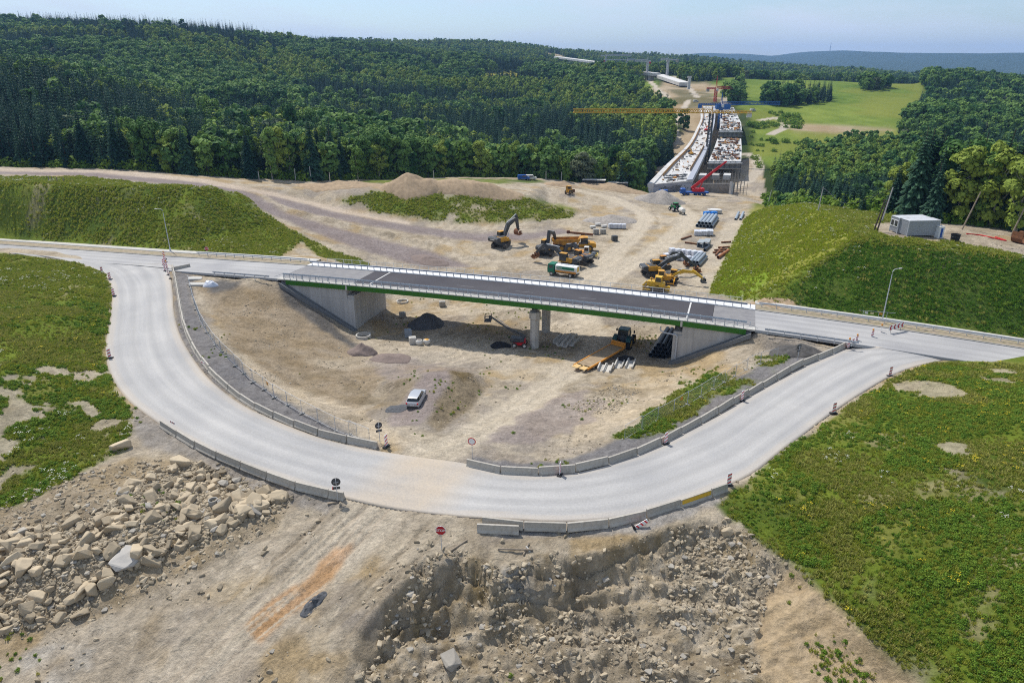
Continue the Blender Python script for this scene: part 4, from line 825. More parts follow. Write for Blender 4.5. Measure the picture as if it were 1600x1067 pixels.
put_beacon(1159,627,-.7, R(35), 'red and white beacon against the upper right inner barriers'); put_beacon(1040,694,-.2, R(35), 'red and white beacon against the middle right inner barriers'); put_beacon(875,742,0, R(70), 'pale beacon seen edge-on in front of the lowest inner barriers')
put_beacon(1390,588,-1.3, R(10), 'red and white beacon on the grass edge of the right bend, upper one'); put_beacon(1302,646,-.6, R(10), 'red and white beacon on the grass edge of the right bend, lower one'); put_beacon(1138,760,0, R(15), 'red and white beacon at the end of the outer right barriers'); put_beacon(604,700,0, R(60), 'thin red and white beacon at the mouth of the ramp')
put_beacon(990,828,-.2, R(20), 'knocked over red and white beacon below the outer right barriers', tilt=R(68))
# fallen board on the left fence walk, striped boards hung on barriers
for x, y, lab in ((272,672,'red and white striped board hung on the outer left barrier'),(319,577,'small red and white plate hung on the inner left barrier')):
    p = G(x, y, -.1); t = thing('striped_board', lab, 'sign', (p[0], p[1], .82), R(-35)); b = MB().box((0, 0, .12), (1.0, .04, .3)).build('board', WHITE, t); s = MB()
    for k in range(3): s.add([(-.45+k*.33, -.024, 0), (-.3+k*.33, -.024, 0), (-.2+k*.33, -.024, .26), (-.35+k*.33, -.024, .26)], [(0, 1, 2, 3)])
    s.build('red_bands', DRED, b)
def font(txt, size, m, parent, loc, rot=(R(90), 0, 0), name='lettering', ext=.004):
    c = bpy.data.curves.new(name, 'FONT'); c.body = txt; c.size = size; c.align_x = 'CENTER'; c.align_y = 'CENTER'; c.extrude = ext; c.offset = size*.018
    o = bpy.data.objects.new(name, c); COL.objects.link(o); dg = bpy.context.evaluated_depsgraph_get(); me = bpy.data.meshes.new_from_object(o.evaluated_get(dg)); bpy.data.objects.remove(o)
    o = bpy.data.objects.new(name, me); me.materials.clear(); me.materials.append(m); COL.objects.link(o); o.parent = parent; o.location = loc; o.rotation_euler = rot; return o
def disc(mb, r, n, y0, y1, z, rot=0.0):
    pf = [(r*math.cos(rot+2*math.pi*k/n), z+r*math.sin(rot+2*math.pi*k/n)) for k in range(n)]; mb.prism(pf, y0, y1)
def post_sign(name, label, px, py, z, rz, hgt, kind, r=.45):
    p = at(px, py) if z is None else Vector(G(px, py, z)); t = thing(name, label, 'road sign', (p.x, p.y, gz(p.x, p.y)), rz)
    MB().tube([(0, 0, -.2), (0, 0, hgt+r*.9)], .035, 8).build('post', GALV, t); m = MB()
    if kind == 'stop':
        disc(m, r, 8, -.06, -.04, hgt, R(22.5)); b = m.build('plate', WHITE, t); q = MB(); disc(q, r*.93, 8, -.066, -.061, hgt, R(22.5)); q.build('red_face', DRED, b)
        font('STOP', r*.72, WHITE, b, (0, -.069, hgt))
    elif kind == 'noentry':
        disc(m, r, 28, -.06, -.04, hgt); b = m.build('plate', RED, t); q = MB(); disc(q, r*.78, 28, -.066, -.061, hgt); q.build('white_face', WHITE, b)
    elif kind == 'back':
        disc(m, r, 28, .04, .06, hgt); m.build('plate', GREYP, t); MB().box((0, .05, hgt-r-.25), (.7, .02, .3)).build('sub_plate', GREYP, t); MB().box((0, -.05, hgt), (.5, .04, .05)).build('bracket', GALV, t)
    return t
post_sign('stop_sign', 'red octagonal STOP sign on a grey post at the top of the dug pit', 690, 858, None, R(-4), 2.1, 'stop', .5)
post_sign('stop_sign', 'far red octagonal STOP sign beside the left lamp behind the guard rail', 325, 402, -.8, R(8), 2.3, 'stop', .48)
post_sign('round_sign', 'white round sign with red rim at the right side of the ramp mouth', 738, 716, -.1, R(-12), 2.2, 'noentry')
post_sign('round_sign', 'dark back of a round sign beside the outer left barrier end', 528, 782, -.1, R(10), 2.3, 'back')
post_sign('round_sign', 'dark back of a round sign at the left side of the ramp mouth', 594, 694, -.2, R(30), 2.3, 'back', .42)
post_sign('round_sign', 'dark back of a tilted round sign behind the right barriers near the black heap', 1246, 562, -1.4, R(25), 2.2, 'back', .45)
# chevron board of the right junction
p = G(1398, 524, -1.55); t = thing('chevron_sign', 'row of four red and white arrow boards on two stands at the right junction', 'road sign', (p[0], p[1], gz(p[0], p[1])+.1), R(28))
for x in (-1.3, 1.3): MB().tube([(x, .05, 0), (x, .05, 1.5)], .03, 6).box((x, .1, .06), (.3, .9, .12)).build('stand', GREYP, t)
for k in range(4):
    b = MB().box((-1.5+k*1.0, 0, 1.45), (.9, .03, .9)).build('arrow_board', WHITE, t); x = -1.5+k
    MB().add([(x+.35, -.02, 1.86), (x-.05, -.02, 1.86), (x-.38, -.02, 1.45), (x-.05, -.02, 1.04), (x+.35, -.02, 1.04), (x+.0, -.02, 1.45)], [(0, 1, 2, 5), (5, 2, 3, 4)]).build('red_arrow', DRED, b)
# information frame behind the right lamp
p = G(1365, 501, -1.0); t = thing('sign_frame', 'thin frame with three small plates in front of the dark grass bank', 'sign frame', (p[0], p[1], gz(p[0], p[1])), R(-14)); f = MB()
for x in (-1.9, .6, 1.9): f.tube([(x, 0, 0), (x, 0, 1.9)], .03, 6)
f.tube([(-2.6, 0, 1.9), (3.2, 0, 1.9)], .025, 6).build('frame', GALV, t)
for x, m_ in ((-1.4, WHITE), (-.5, mat('cream_plate', (.6, .55, .3))), (.9, ORANGE)): MB().box((x, -.04, 1.55), (.5, .02, .32)).build('plate', m_, t)
tp = thing('traffic_cone', 'red and white cone by the sign at the outer left barrier end', 'traffic cone', G(521, 770, .05)); MB().box((0, 0, .03), (.45, .45, .06)).build('base', BLACK, tp); cb = MB().lathe([(.17, .06), (.04, .75), (.035, .76)], 14).build('cone', RED, tp); MB().lathe([(.133, .24), (.086, .46)], 14).build('white_band', WHITE, cb)
# ------------------------------------------------------------------ trees
LEAF_B = mat_leaf('broad_leaf', (.040, .118, .030), (.175, .285, .060)); LEAF_S = mat_leaf('spruce_needle', (.010, .042, .028), (.045, .105, .055), .1); LEAF_L = mat_leaf('light_leaf', (.12, .215, .032), (.27, .34, .055)); LEAF_P = mat_leaf('grey_leaf', (.10, .14, .07), (.17, .20, .11))
def cards(cen, nor, size, rng):
    """leaf clumps: folded quads"""
    n = len(cen); nor = nor/np.maximum(np.linalg.norm(nor, axis=1, keepdims=True), 1e-6); r = rng.normal(size=(n, 3)); u = np.cross(nor, r); u /= np.maximum(np.linalg.norm(u, axis=1, keepdims=True), 1e-6); v = np.cross(nor, u)
    s = size[:, None]; a_ = s*(.8+.4*rng.random((n, 1))); b_ = s*(.55+.4*rng.random((n, 1)))
    V = np.stack([cen-u*a_*.5-v*b_*.25, cen-v*b_*.55+nor*s*.12*0, cen+u*a_*.5-v*b_*.2, cen+u*a_*.35+v*b_*.45, cen-u*a_*.4+v*b_*.5], 1); V[:, 1] += nor*s*.16; V[:, 3] -= nor*s*.12
    F_ = np.arange(n*5).reshape(n, 5); return V.reshape(-1, 3), [tuple(f) for f in F_]
def broad_crown(h, rad, lobes, n, size, seed, low=.18, squash=1.0):
    rng = np.random.default_rng(seed); C_ = []; Nn = []; S_z = []
    lc = []
    for k in range(lobes):
        z = rng.uniform(low+.12, .9); rr_ = rad*math.sqrt(max(.05, 1-((z-.52)/.52)**2))*.75; a_ = rng.uniform(0, 6.283); q = rng.uniform(.25, 1)**.6*rr_
        lc.append((q*math.cos(a_), q*math.sin(a_), z*h, rad*rng.uniform(.30, .46)))
    lc.append((0, 0, h*.80, rad*.45)); lc.append((0, 0, h*.5, rad*.62)); lc.append((0, 0, h*.28, rad*.6))
    per = n//len(lc)
    for x, y, z, r_ in lc:
        d = rng.normal(size=(per, 3)); d /= np.linalg.norm(d, axis=1, keepdims=True); d[:, 2] = np.where(d[:, 2] < -.3, -d[:, 2]*.6, d[:, 2])
        rad_ = r_*(1-.45*rng.random((per, 1))**2.2); p = np.array([x, y, z])+d*rad_*np.array([1, 1, .85*squash]); C_.append(p); Nn.append(d+rng.normal(0, .42, (per, 3))+np.array([0, 0, .35])); S_z.append(size*rng.uniform(.6, 1.3, per))
    return cards(np.concatenate(C_), np.concatenate(Nn), np.concatenate(S_z), rng)
def spruce_crown(h, rad, layers, nb, seed, sub=2):
    rng = np.random.default_rng(seed); V = []; F_ = []
    for i in range(layers):
        t = i/(layers-1); z = h*(.07+.92*t); r_ = rad*(1-t)**.82*rng.uniform(.85, 1.12)+.12; m = max(4, int(nb*(1-.55*t))); off = rng.uniform(0, 6.28)
        for k in range(m):
            a_ = off+6.283*k/m+rng.normal(0, .18); l = r_*rng.uniform(.7, 1.15); dr = l*rng.uniform(.28, .5); c, s = math.cos(a_), math.sin(a_); w_ = l*rng.uniform(.28, .42)+.1
            P = [(0.1*l, 0, .12*l), (.5*l, w_*.8, -.25*dr), (.98*l, w_*.28, -dr), (.5*l, 0, .10*l-.1*dr), (.98*l, -w_*.28, -dr), (.5*l, -w_*.8, -.25*dr), (1.08*l, 0, -dr*.92)]
            b0 = len(V); V += [(x*c-y*s, x*s+y*c, z+q) for x, y, q in P]; F_ += [(b0, b0+5, b0+4, b0+3), (b0, b0+3, b0+2, b0+1), (b0+3, b0+4, b0+6, b0+2)]
    b0 = len(V); V += [(0, 0, h*1.03), (.14, 0, h*.93), (-.07, .12, h*.93), (-.07, -.12, h*.93)]; F_ += [(b0, b0+1, b0+2), (b0, b0+2, b0+3), (b0, b0+3, b0+1)]
    return V, F_
def trunk_mb(h, r_, seed, limbs=5, top=.8):
    rng = random.Random(seed); m = MB(); pth = [(rng.uniform(-.15, .15)*k, rng.uniform(-.15, .15)*k, h*top*k/4-(.6 if k == 0 else 0)) for k in range(5)]; m.tube(pth, [r_*1.3, r_, r_*.8, r_*.55, r_*.2], 7)
    for k in range(limbs):
        z = h*rng.uniform(.28, .62); a_ = rng.uniform(0, 6.28); l = h*rng.uniform(.14, .24); m.tube([(0, 0, z), (l*.6*math.cos(a_), l*.6*math.sin(a_), z+l*.5), (l*math.cos(a_), l*math.sin(a_), z+l*1.1)], [r_*.4, r_*.25, r_*.08], 5, caps=False)
    return m
KINDS = []   # (name, height, crown mesh near, trunk near, leaf, bark)
def kind(name, h, crown, leaf, bark, r_, seed, limbs=5, top=.8):
    c = MB().add(*crown).build('crown', leaf, coll=False).data; t = trunk_mb(h, r_, seed, limbs, top).build('trunk', bark, coll=False).data; KINDS.append((name, h, c, t)); return len(KINDS)-1
KB = [kind('broadleaf_tree', 14, broad_crown(14, 4.4, 24, 3900, .66, s, low), LEAF_B, BARKD, .26, s) for s, low in ((1, .0), (2, .06), (3, -.04))]
KL = [kind('light_green_tree', 13, broad_crown(13, 3.3, 22, 3200, .6, s, -.02, 1.2), LEAF_L, BARKL, .2, s) for s in (4, 5)]
KS = [kind('spruce_tree', 16, spruce_crown(16, 3.0, 30, 13, s), LEAF_S, BARKD, .22, s, 0, .95) for s in (6, 7, 8)]
KT = [kind('slender_tree', 15, broad_crown(15, 2.4, 20, 2500, .58, s, .02, 1.4), LEAF_B, BARKL, .17, s) for s in (9, 10)]
KP = [kind('pale_willow_tree', 11, broad_crown(11, 4.2, 20, 3000, .58, 14, -.02), LEAF_P, BARKD, .24, 14)]
def farkind(name, crown, leaf, h, r_):
    m = MB().add(*crown, 0); m.tube([(0, 0, -1.5), (0, 0, h*.6)], [r_, r_*.5], 5, 1); return m.build(name, [leaf, BARKD], coll=False)
FAR = [farkind('b', broad_crown(14, 5.0, 11, 560, 1.55, s, .0), LEAF_B, 14, .3) for s in (21, 22, 23)]+[farkind('l', broad_crown(13, 4.0, 10, 480, 1.5, s, .0, 1.15), LEAF_L, 13, .25) for s in (24, 25)]+[farkind('s', spruce_crown(18, 2.7, 17, 8, s), LEAF_S, 18, .25) for s in (26, 27, 28)]+[farkind('p', broad_crown(12, 4.6, 8, 330, 1.8, 29, .1), LEAF_P, 12, .25)]
FI = {'b': (0, 1, 2), 'l': (3, 4), 's': (5, 6, 7), 'p': (8,)}
patch = np.maximum.reduce([soft(zone([(1186,156),(1215,147),(1295,148),(1304,158),(1250,165),(1192,164)], 450, 1000)), soft(zone([(1342,136),(1390,134),(1390,140),(1342,141)], 450, 1000))])
clear = zone([(335,177),(450,179),(455,200),(345,203)], 380, 600) | zone([(1000,117),(1050,117),(1115,150),(1062,205),(1040,192),(1048,166),(1003,150)], 400, 1000) | zone([(1160,118),(1428,118),(1445,150),(1405,205),(1398,224),(1240,217),(1190,200),(1160,170)], 400, 1000)
okw = np.where(((wood > .6) & (np.maximum.reduce([field, bare*1.3, t_far*1.5, yellow]) < .35) & ~clear) | (patch > .5), 1.0, 0.0)
scrub = soft(zone([(1170,165),(1255,185),(1252,230),(1235,275),(1195,275),(1172,240)], 380, 620))
pos = []; r_ = 130.0
while r_ < 2900:
    sp = 4.3+max(0, r_-250)*.0043
    n = int(R(96)/(sp/r_)); a_ = R(-48)+R(96)*(np.arange(n)+RNG.random(n)*.8)/n; rr_ = r_+sp*RNG.uniform(-.4, .4, n); pos.append(np.stack([rr_*np.sin(a_), rr_*np.cos(a_)], 1)); r_ += sp
pos = np.concatenate(pos); k = gsample(okw, pos[:, 0], pos[:, 1]) > .5; k &= ~((gsample(scrub, pos[:, 0], pos[:, 1]) > .5) & (RNG.random(len(pos)) < .93)); pos = pos[k]
zz = ground(pos[:, 0], pos[:, 1]); px, py = proj(pos[:, 0], pos[:, 1], zz)
# keep clear of the viaduct corridor and of the hut platform
vk = (pos[:, 1] > 290) & (pos[:, 1] < 640) & (pos[:, 0] > np.interp(pos[:, 1], [290, 320, 420, 600, 640], [60, 55, 92, 160, 172])) & (pos[:, 0] < np.interp(pos[:, 1], [290, 320, 420, 600, 640], [112, 122, 155, 212, 220]))
hk = (px > 1330) & (px < 1490) & (pos[:, 1] < 146)
k = ~vk & ~hk; pos, zz, px, py = pos[k], zz[k], px[k], py[k]
n_ = len(pos); X_, Y_ = pos[:, 0], pos[:, 1]
mixn = fbm(X_, Y_, 90, 4, 201)+.25*fbm(X_, Y_, 18, 2, 202); rnd = RNG.random(n_)
spr = np.full(n_, .42); spr[(px > 480) & (px < 1060) & (Y_ > 420)] = .78; spr[(px > 1060) & (Y_ < 900)] = .12; spr[(px < 480) & (Y_ > 450)] = .45; spr[(Y_ > 1300)] = .6; spr[(px < 1060) & (Y_ < 330)] = .34
spr[(px < 330) & (Y_ > 290) & (Y_ < 450)] = .68; spr[(px < 480) & (Y_ > 450) & (Y_ < 760)] = .2; spr[(px < 600) & (Y_ > 980)] = .75; spr = np.clip(spr+2.2*mixn, .02, .98); kd = np.full(n_, 'b'); ms = rnd < spr; kd[ms] = 's'
haze_tone = (px > 560) & (Y_ > 1300); lt = ((~ms) & (RNG.random(n_) < np.where(Y_ < 330, .45, np.clip(.22+1.7*fbm(X_, Y_, 150, 3, 203), 0, .85)))) | (haze_tone & (RNG.random(n_) < .45)) | ((fbm(X_, Y_, 120, 3, 208) > .22) & (Y_ > 420) & (px < 1060) & (RNG.random(n_) < .8)); kd[lt] = 'l'  # far ridge: haze paleness put into the colour through more light-leaved trees
kd[(kd == 'b') & (RNG.random(n_) < .03)] = 'p'
sc = RNG.uniform(.72, 1.12, n_)*(1+.12*fbm(X_, Y_, 60, 2, 204)); sc *= np.where((px > 1060) & (Y_ < 500), .74, 1); sc *= np.where((Y_ < 345) & (px < 1080), np.where(px < 420, 1.12, 1.24), 1); sc *= np.where((px > 1390) & (Y_ < 260), 1.55, 1); sc *= np.where(Y_ > 900, 1.1, 1); sc *= np.where((kd == 'b') & (Y_ > 350), 1.12, 1); sc *= np.where((px < 1060) & (Y_ > 345) & (Y_ < 620), 1.25, 1)
sc *= np.where(((px > 1175) & (px < 1420) & (Y_ < 290)), .7, 1)
sz = sc/np.hypot(X_, Y_); vis = (px > -40) & (px < 1640); order = np.argsort(-(sz*vis)); nearest = np.zeros(n_, bool); nearest[order[:290]] = True
ROOTS = {}
def tree(ki, loc, s, rz, label, group=None):
    nm, h, c, t = KINDS[ki]; o = bpy.data.objects.new(nm, None); COL.objects.link(o); o.location = loc; o.rotation_euler = (0, 0, rz); o.scale = (s, s, s*random.uniform(.92, 1.1)); tag(o, label, 'tree', group)
    for n2, me in (('trunk', t), ('crown', c)): q = bpy.data.objects.new(n2, me); COL.objects.link(q); q.parent = o
    return o
LAB = {'b': ('dark green broadleaf tree', 'broadleaf trees'), 'l': ('light green leafy tree', 'light green trees'), 's': ('dark pointed spruce tree', 'spruces'), 'p': ('pale grey-green willow-like tree', 'pale trees'), 't': ('slender tall leafy tree', 'slender trees')}
ZN = lambda x, y: ('at the left edge of the forest behind the raised haul track', 'left forest edge') if x < 420 else ('in the forest edge behind the earth mounds', 'middle forest edge') if x < 1080 else ('in the wood beyond the right-hand grass bank', 'right wood')
for i in np.nonzero(nearest)[0]:
    c = kd[i]
    if c == 'b' and rnd[i] > .8: c = 't'
    ki = random.choice({'b': KB, 'l': KL, 's': KS, 'p': KP, 't': KT}[c]); zl, zg = ZN(px[i], py[i])
    tree(ki, (X_[i], Y_[i], zz[i]-.2), float(sc[i]), random.uniform(0, 6.28), LAB[c][0]+' '+zl, LAB[c][1]+', '+zg)
for x, y, Y, ki, hh, lab in ((240, 278, 240, KB[0], 17, 'big round yellow-green broadleaf tree, the widest at the left forest edge'), (290, 278, 243, KB[1], 16.5, 'tall broad tree right of the widest yellow-green one'), (560, 286, 262, KL[0], 11.5, 'bright green young tree standing forward of the dark spruces'), (850, 281, 296, KB[2], 6.5, 'small round dark bush-like tree at the corner of the haul road'), (1585, 372, 140, KL[1], 17.5, 'tall light green tree at the right edge of the photo behind the dirt road'), (1530, 352, 150, KT[0], 15.5, 'tall slim tree second from the right edge of the photo'), (1470, 340, 160, KB[2], 13.5, 'dark tree behind the grey office containers')):
    p = D(x, y, Y); tree(ki, (p[0], p[1], gz(p[0], p[1])-.2), hh/KINDS[ki][1], random.uniform(0, 6), lab)
rest = ~nearest
ix = np.array([random.choice(FI[c]) for c in kd[rest]])
scatter('forest', np.stack([X_[rest], Y_[rest], zz[rest]-.4], 1), sc[rest], RNG.uniform(0, 6.28, rest.sum()), ix, FAR, 'mixed dark green forest covering the valley and the hills', 'forest')
# undergrowth along the wood edges hides bare trunk feet
# ------------------------------------------------------------------ grass, weeds, flowers
GM = [mat_leaf('grass_blade', (.20, .265, .032), (.36, .375, .055), .35), mat_leaf('dry_blade', (.27, .29, .06), (.40, .38, .10), .3), mat_leaf('weed_leaf', (.11, .21, .022), (.20, .29, .034), .35), mat('flower_white', (.62, .62, .55)), mat('flower_yellow', (.55, .42, .02)), mat_leaf('yellow_green_blade', (.26, .34, .022), (.40, .42, .05), .35), mat_leaf('deep_blade', (.10, .22, .026), (.18, .30, .04), .3)]  # last two: brighter yellow-green and deeper green for the right bank's two faces
def tuft(n, h, rad, mi, seed, flowers=None, wide=.05):
    rng = random.Random(seed); m = MB()
    for k in range(n):
        a_ = rng.uniform(0, 6.28); q = rad*math.sqrt(rng.random()); x, y = q*math.cos(a_), q*math.sin(a_); l = h*rng.uniform(.5, 1.1); b_ = rng.uniform(0, 6.28); w_ = wide*rng.uniform(.7, 1.5); lx, ly = l*.45*math.cos(b_), l*.45*math.sin(b_); cx_, cy_ = -math.sin(b_)*w_, math.cos(b_)*w_
        m.add([(x-cx_, y-cy_, -.08), (x+cx_, y+cy_, -.08), (x+lx*.5+cx_*.8, y+ly*.5+cy_*.8, l*.65), (x+lx, y+ly, l), (x+lx*.5-cx_*.8, y+ly*.5-cy_*.8, l*.65)], [(0, 1, 2, 4), (4, 2, 3)], mi)
    if flowers:
        for k in range(flowers[1]):
            a_ = rng.uniform(0, 6.28); q = rad*math.sqrt(rng.random()); x, y, z = q*math.cos(a_), q*math.sin(a_), h*rng.uniform(.75, 1.15); r_ = flowers[2]
            m.add([(x+r_*math.cos(t), y+r_*math.sin(t), z+.02*(t % 2)) for t in (0, 1.05, 2.1, 3.14, 4.2, 5.24)], [(0, 1, 2, 3, 4, 5)], flowers[0])
    return m.build('tuft', GM, coll=False)
def leafy(n, h, rad, mi, seed):
    rng = np.random.default_rng(seed); d = rng.normal(size=(n, 3)); d /= np.linalg.norm(d, axis=1, keepdims=True); d[:, 2] = abs(d[:, 2]); c = d*np.array([rad, rad, h])*rng.uniform(.5, 1, (n, 1)); v, f = cards(c, d+rng.normal(0, .5, (n, 3)), rng.uniform(.09, .19, n), rng); return MB().add(v, f, mi).build('weed', GM, coll=False)
TUF = [tuft(22, .42, .32, 0, 1), tuft(20, .5, .30, 0, 2), tuft(16, .5, .28, 1, 3), leafy(90, .42, .42, 2, 4), leafy(130, .65, .55, 2, 5), tuft(12, .55, .35, 0, 6, (3, 6, .065)), tuft(12, .5, .35, 2, 7, (4, 6, .07)), tuft(24, .30, .36, 2, 8), tuft(22, .45, .34, 5, 9), tuft(24, .36, .36, 6, 10)]
area = np.gradient(GR)[:, None]*(GR*(GA[1]-GA[0]))[:, None]*np.ones((1, NA)); inview = (PXX > -420) & (PXX < 2050) & (PYY < 1260) & (PYY > 240)
def sample(W, n):
    cw = np.cumsum(W.ravel()); k = np.searchsorted(cw, RNG.random(n)*cw[-1]); i, j = np.unravel_index(np.clip(k, 0, W.size-1), W.shape)
    r_ = GR[i]*(1+RNG.uniform(-.003, .003, n)); a_ = GA[j]+RNG.uniform(-.5, .5, n)*(GA[1]-GA[0]); x, y = r_*np.sin(a_), r_*np.cos(a_); return x, y, ground(x, y)
gap = .25+.75*smooth(-.3, .05, fbm(TX, TY, 5, 4, 311))
Wg = gap*np.where((grass > .35) & inview & (TY < 235), grass, 0)*area/np.maximum(TY, 35)**.95
Wg = np.where((W_ > -1) & (W_ < 16.8) & ((S_ < -52) | (S_ > 39)), 0, Wg); x, y, z = sample(Wg, 150000); gn = fbm(x, y, 7, 3, 301); gp = fbm(x, y, 2.5, 2, 302); gn = gn+.6*fbm(x, y, 22, 3, 312); rn = RNG.random(len(x)); pxs, pys = proj(x, y, z)
ix = np.where(rn < .42, 0, 1); ix = np.where((gn > .05) & (rn > .35), 2, ix); ix = np.where((gn < -.02) & (rn > .62), 3, ix); ix = np.where((gn < -.1) & (rn > .82), 4, ix); ix = np.where((rn > .55) & (rn < .62), 7, ix)
fl = fbm(x, y, 16, 3, 307); yg = gsample(soft(zone([(1108,458),(1125,420),(1150,370),(1178,318),(1250,316),(1300,335),(1338,372),(1225,440),(1175,470)],100,270), 6), x, y); dg = gsample(soft(zone([(1225,455),(1338,376),(1600,405),(2000,470),(2000,590),(1600,533),(1280,495)],100,270), 5), x, y); fa = y > 118
ix = np.where(fa & (ix > 1), np.where(rn < .8, 1, 2), ix); ix = np.where((yg > .5*RNG.random(len(x))+.2) & (rn < .85), 8, ix); ix = np.where((dg > .5*RNG.random(len(x))+.2) & (rn < .9), 9, ix); ix = np.where((rn > .975) & fa & (gp > .02), 5, ix)
ix = np.where((gp > .18) & (fl > .12) & (rn > .90) , 5, ix); ix = np.where((gp < -.24) & (fl < -.1) & (rn > .94) & (y < 110), 6, ix)
far_ = np.where(y > 120, np.interp(y, [120, 235], [.85, 1.05]), np.interp(y, [30, 120], [.52, .85]))
scatter('grass', np.stack([x, y, z], 1), RNG.uniform(.5, 1.2, len(x))*(1+.5*fbm(x, y, 4, 3, 313))*far_, RNG.uniform(0, 6.28, len(x)), ix, TUF, 'rough green grass with weeds and white flowers on the banks', 'grass')
# sparse weeds on the bare earth, bowl and gravel
n4 = smooth(.05, .3, fbm(TX, TY, 5, 3, 305)); Ww = np.where((dirt > .5) & inview & (TY < 150) & (flatn < .3), 1, 0)*area*(.05+n4)*(1+5*sand+3*g6)/np.maximum(TY, 35)
x, y, z = sample(Ww*smooth(.1, .35, fbm(TX, TY, 12, 2, 309)+.5*sand), 1100); rn = RNG.random(len(x)); scatter('weeds', np.stack([x, y, z], 1), RNG.uniform(.25, .7, len(x)), RNG.uniform(0, 6.28, len(x)), np.where(rn < .5, 3, np.where(rn < .75, 0, 2)), [o.copy() for o in TUF], 'scattered green weeds sprouting from the bare earth', 'weeds')
# brush at the foot of the woods and scrub on the right bank
Wb = np.where((okw > .5) & (TY < back+16) & (TY < 330) & inview, 1, 0)*area
Wb = Wb+np.where(scrub > .4, .16, 0)*area*smooth(-.05, .25, fbm(TX, TY, 25, 3, 351)); x, y, z = sample(Wb, 3000); scatter('brush', np.stack([x, y, z-.2], 1), RNG.uniform(2.2, 6.5, len(x)), RNG.uniform(0, 6.28, len(x)), np.where(RNG.random(len(x)) < .6, 4, 3), [o.copy() for o in TUF], 'low leafy brush at the foot of the woods', 'brush')
# ------------------------------------------------------------------ boulders and rubble
import bmesh
ROCKM = mat('sandstone', (.44, .36, .25), .95, .25, 1.2, bump=.6, bscale=5, dirt=(.33, .265, .18), dirt_amt=.75, rand=.32); ROCKG = mat('grey_stone', (.31, .285, .245), .95, .2, 1.2, bump=.5, rand=.2); ROCKW = mat('white_stone', (.43, .405, .37), .95, .18, 1.2, bump=.5)
def rock(seed, m, flat=.65, n=22):
    rng = np.random.default_rng(seed); bm = bmesh.new(); d = rng.normal(size=(n, 3)); d = np.sign(d)*np.abs(d)**.75; d /= np.max(np.abs(d), axis=1, keepdims=True)**.75*1.2; d *= np.array([1, rng.uniform(.6, .9), flat*rng.uniform(.7, 1.1)])*.62
    for p in d: bm.verts.new(p)
    bmesh.ops.convex_hull(bm, input=bm.verts); bmesh.ops.delete(bm, geom=[v for v in bm.verts if not v.link_faces], context='VERTS'); bmesh.ops.dissolve_limit(bm, angle_limit=R(14), verts=bm.verts, edges=bm.edges)
    bmesh.ops.bevel(bm, geom=bm.edges[:], offset=.03, segments=1, affect='EDGES', clamp_overlap=True)
    me = bpy.data.meshes.new('boulder'); bm.to_mesh(me); bm.free(); me.materials.append(m); return me
RK = [rock(s, ROCKM, .75) for s in range(40, 54)]; RKG = [rock(s, ROCKG, .6) for s in range(60, 64)]; RKW = rock(81, ROCKW, .62, 20)
HP = [(115,815),(160,790),(245,735),(300,722),(340,735),(410,768),(445,785),(430,800),(380,815),(330,838),(300,850),(250,880),(190,905),(150,930),(120,968),(30,985),(-30,985),(-30,850),(60,822)]
def boulder(me, p, s, label, group=None, rot=None):
    o = bpy.data.objects.new('boulder', me); COL.objects.link(o); o.location = p; o.rotation_euler = rot or (RNG.normal(0, .35), RNG.normal(0, .35), RNG.uniform(0, 6.28)); o.scale = (s*RNG.uniform(.85, 1.25), s*RNG.uniform(.8, 1.1), s*RNG.uniform(.8, 1.1)); return tag(o, label, 'boulder', group)
heap = np.where(inpoly(PXX, PYY, HP) & (TY < 75) & (TY > 25), 1.0, 0)*area
hx, hy, hz = sample(heap*(.4+smooth(-.1, .3, fbm(TX, TY, 6, 2, 333))), 270)
ss = .55+.8*RNG.random(270)**1.7; ss[RNG.random(270) > .95] += .35
for x, y, z, s in zip(hx, hy, hz, ss): boulder(random.choice(RK) if random.random() < .95 else random.choice(RKG), (x, y, z+s*.12+.35*random.random()*(s < .9)), s*1.2, 'tan broken boulder in the rubble heap left of the dirt track', 'boulders in the rubble heap')
for qx, qy, s, me, lab in ((200,874,2.1,RKW,'big pale grey-white boulder at the lower edge of the rubble heap'),(375,803,2.3,RK[3],'wide flat boulder at the right end of the rubble heap'),(436,780,2.2,RK[5],'large smooth boulder just under the outer left barriers'),(400,788,1.9,RK[7],'large upright boulder left of the smooth one under the barriers'),(135,850,2.0,RK[9],'long tan boulder in the middle of the rubble heap'),(285,727,1.9,RK[1],'pale boulder at the top tip of the rubble heap'),(190,700,1.7,RK[2],'boulder alone in the weeds above the rubble heap'),(705,1034,1.5,RKG[0],'light flat boulder at the bottom of the pit'),(1135,832,1.1,RK[4],'single tan boulder at the top right corner of the pit')):
    p = at(qx, qy); boulder(me, (p.x, p.y, p.z+s*.12), s, lab, rot=(.1, .05, random.uniform(0, 6)))
PEBM = mat('rubble_stone', (.335, .28, .20), .95, .3, 1.5, bump=.5, rand=.4); PEB = [bpy.data.objects.new('pebble', rock(s, PEBM, .7, 14)) for s in range(90, 96)]+[bpy.data.objects.new('pebble', RKG[0])]
Wr = (np.where((bowl > .4) & inview, 1.0, 0)*(.25+smooth(.0, .3, fbm(TX, TY, 4, 3, 341)))+np.where(inpoly(PXX, PYY, HP) & (TY < 75), 1.6, 0)+.35*np.where((heapz > .4) & inview & (flatn < .3), 1, 0)+.10*np.where((dirt > .5) & (flatn < .3) & inview & (TY < 130) & (sand < .5) & (grav < .3), smooth(.1, .4, fbm(TX, TY, 6, 3, 342))+.02, 0)+.5*np.where(zone([(880,640),(960,600),(1000,610),(960,650)],60,130),1,0))*area
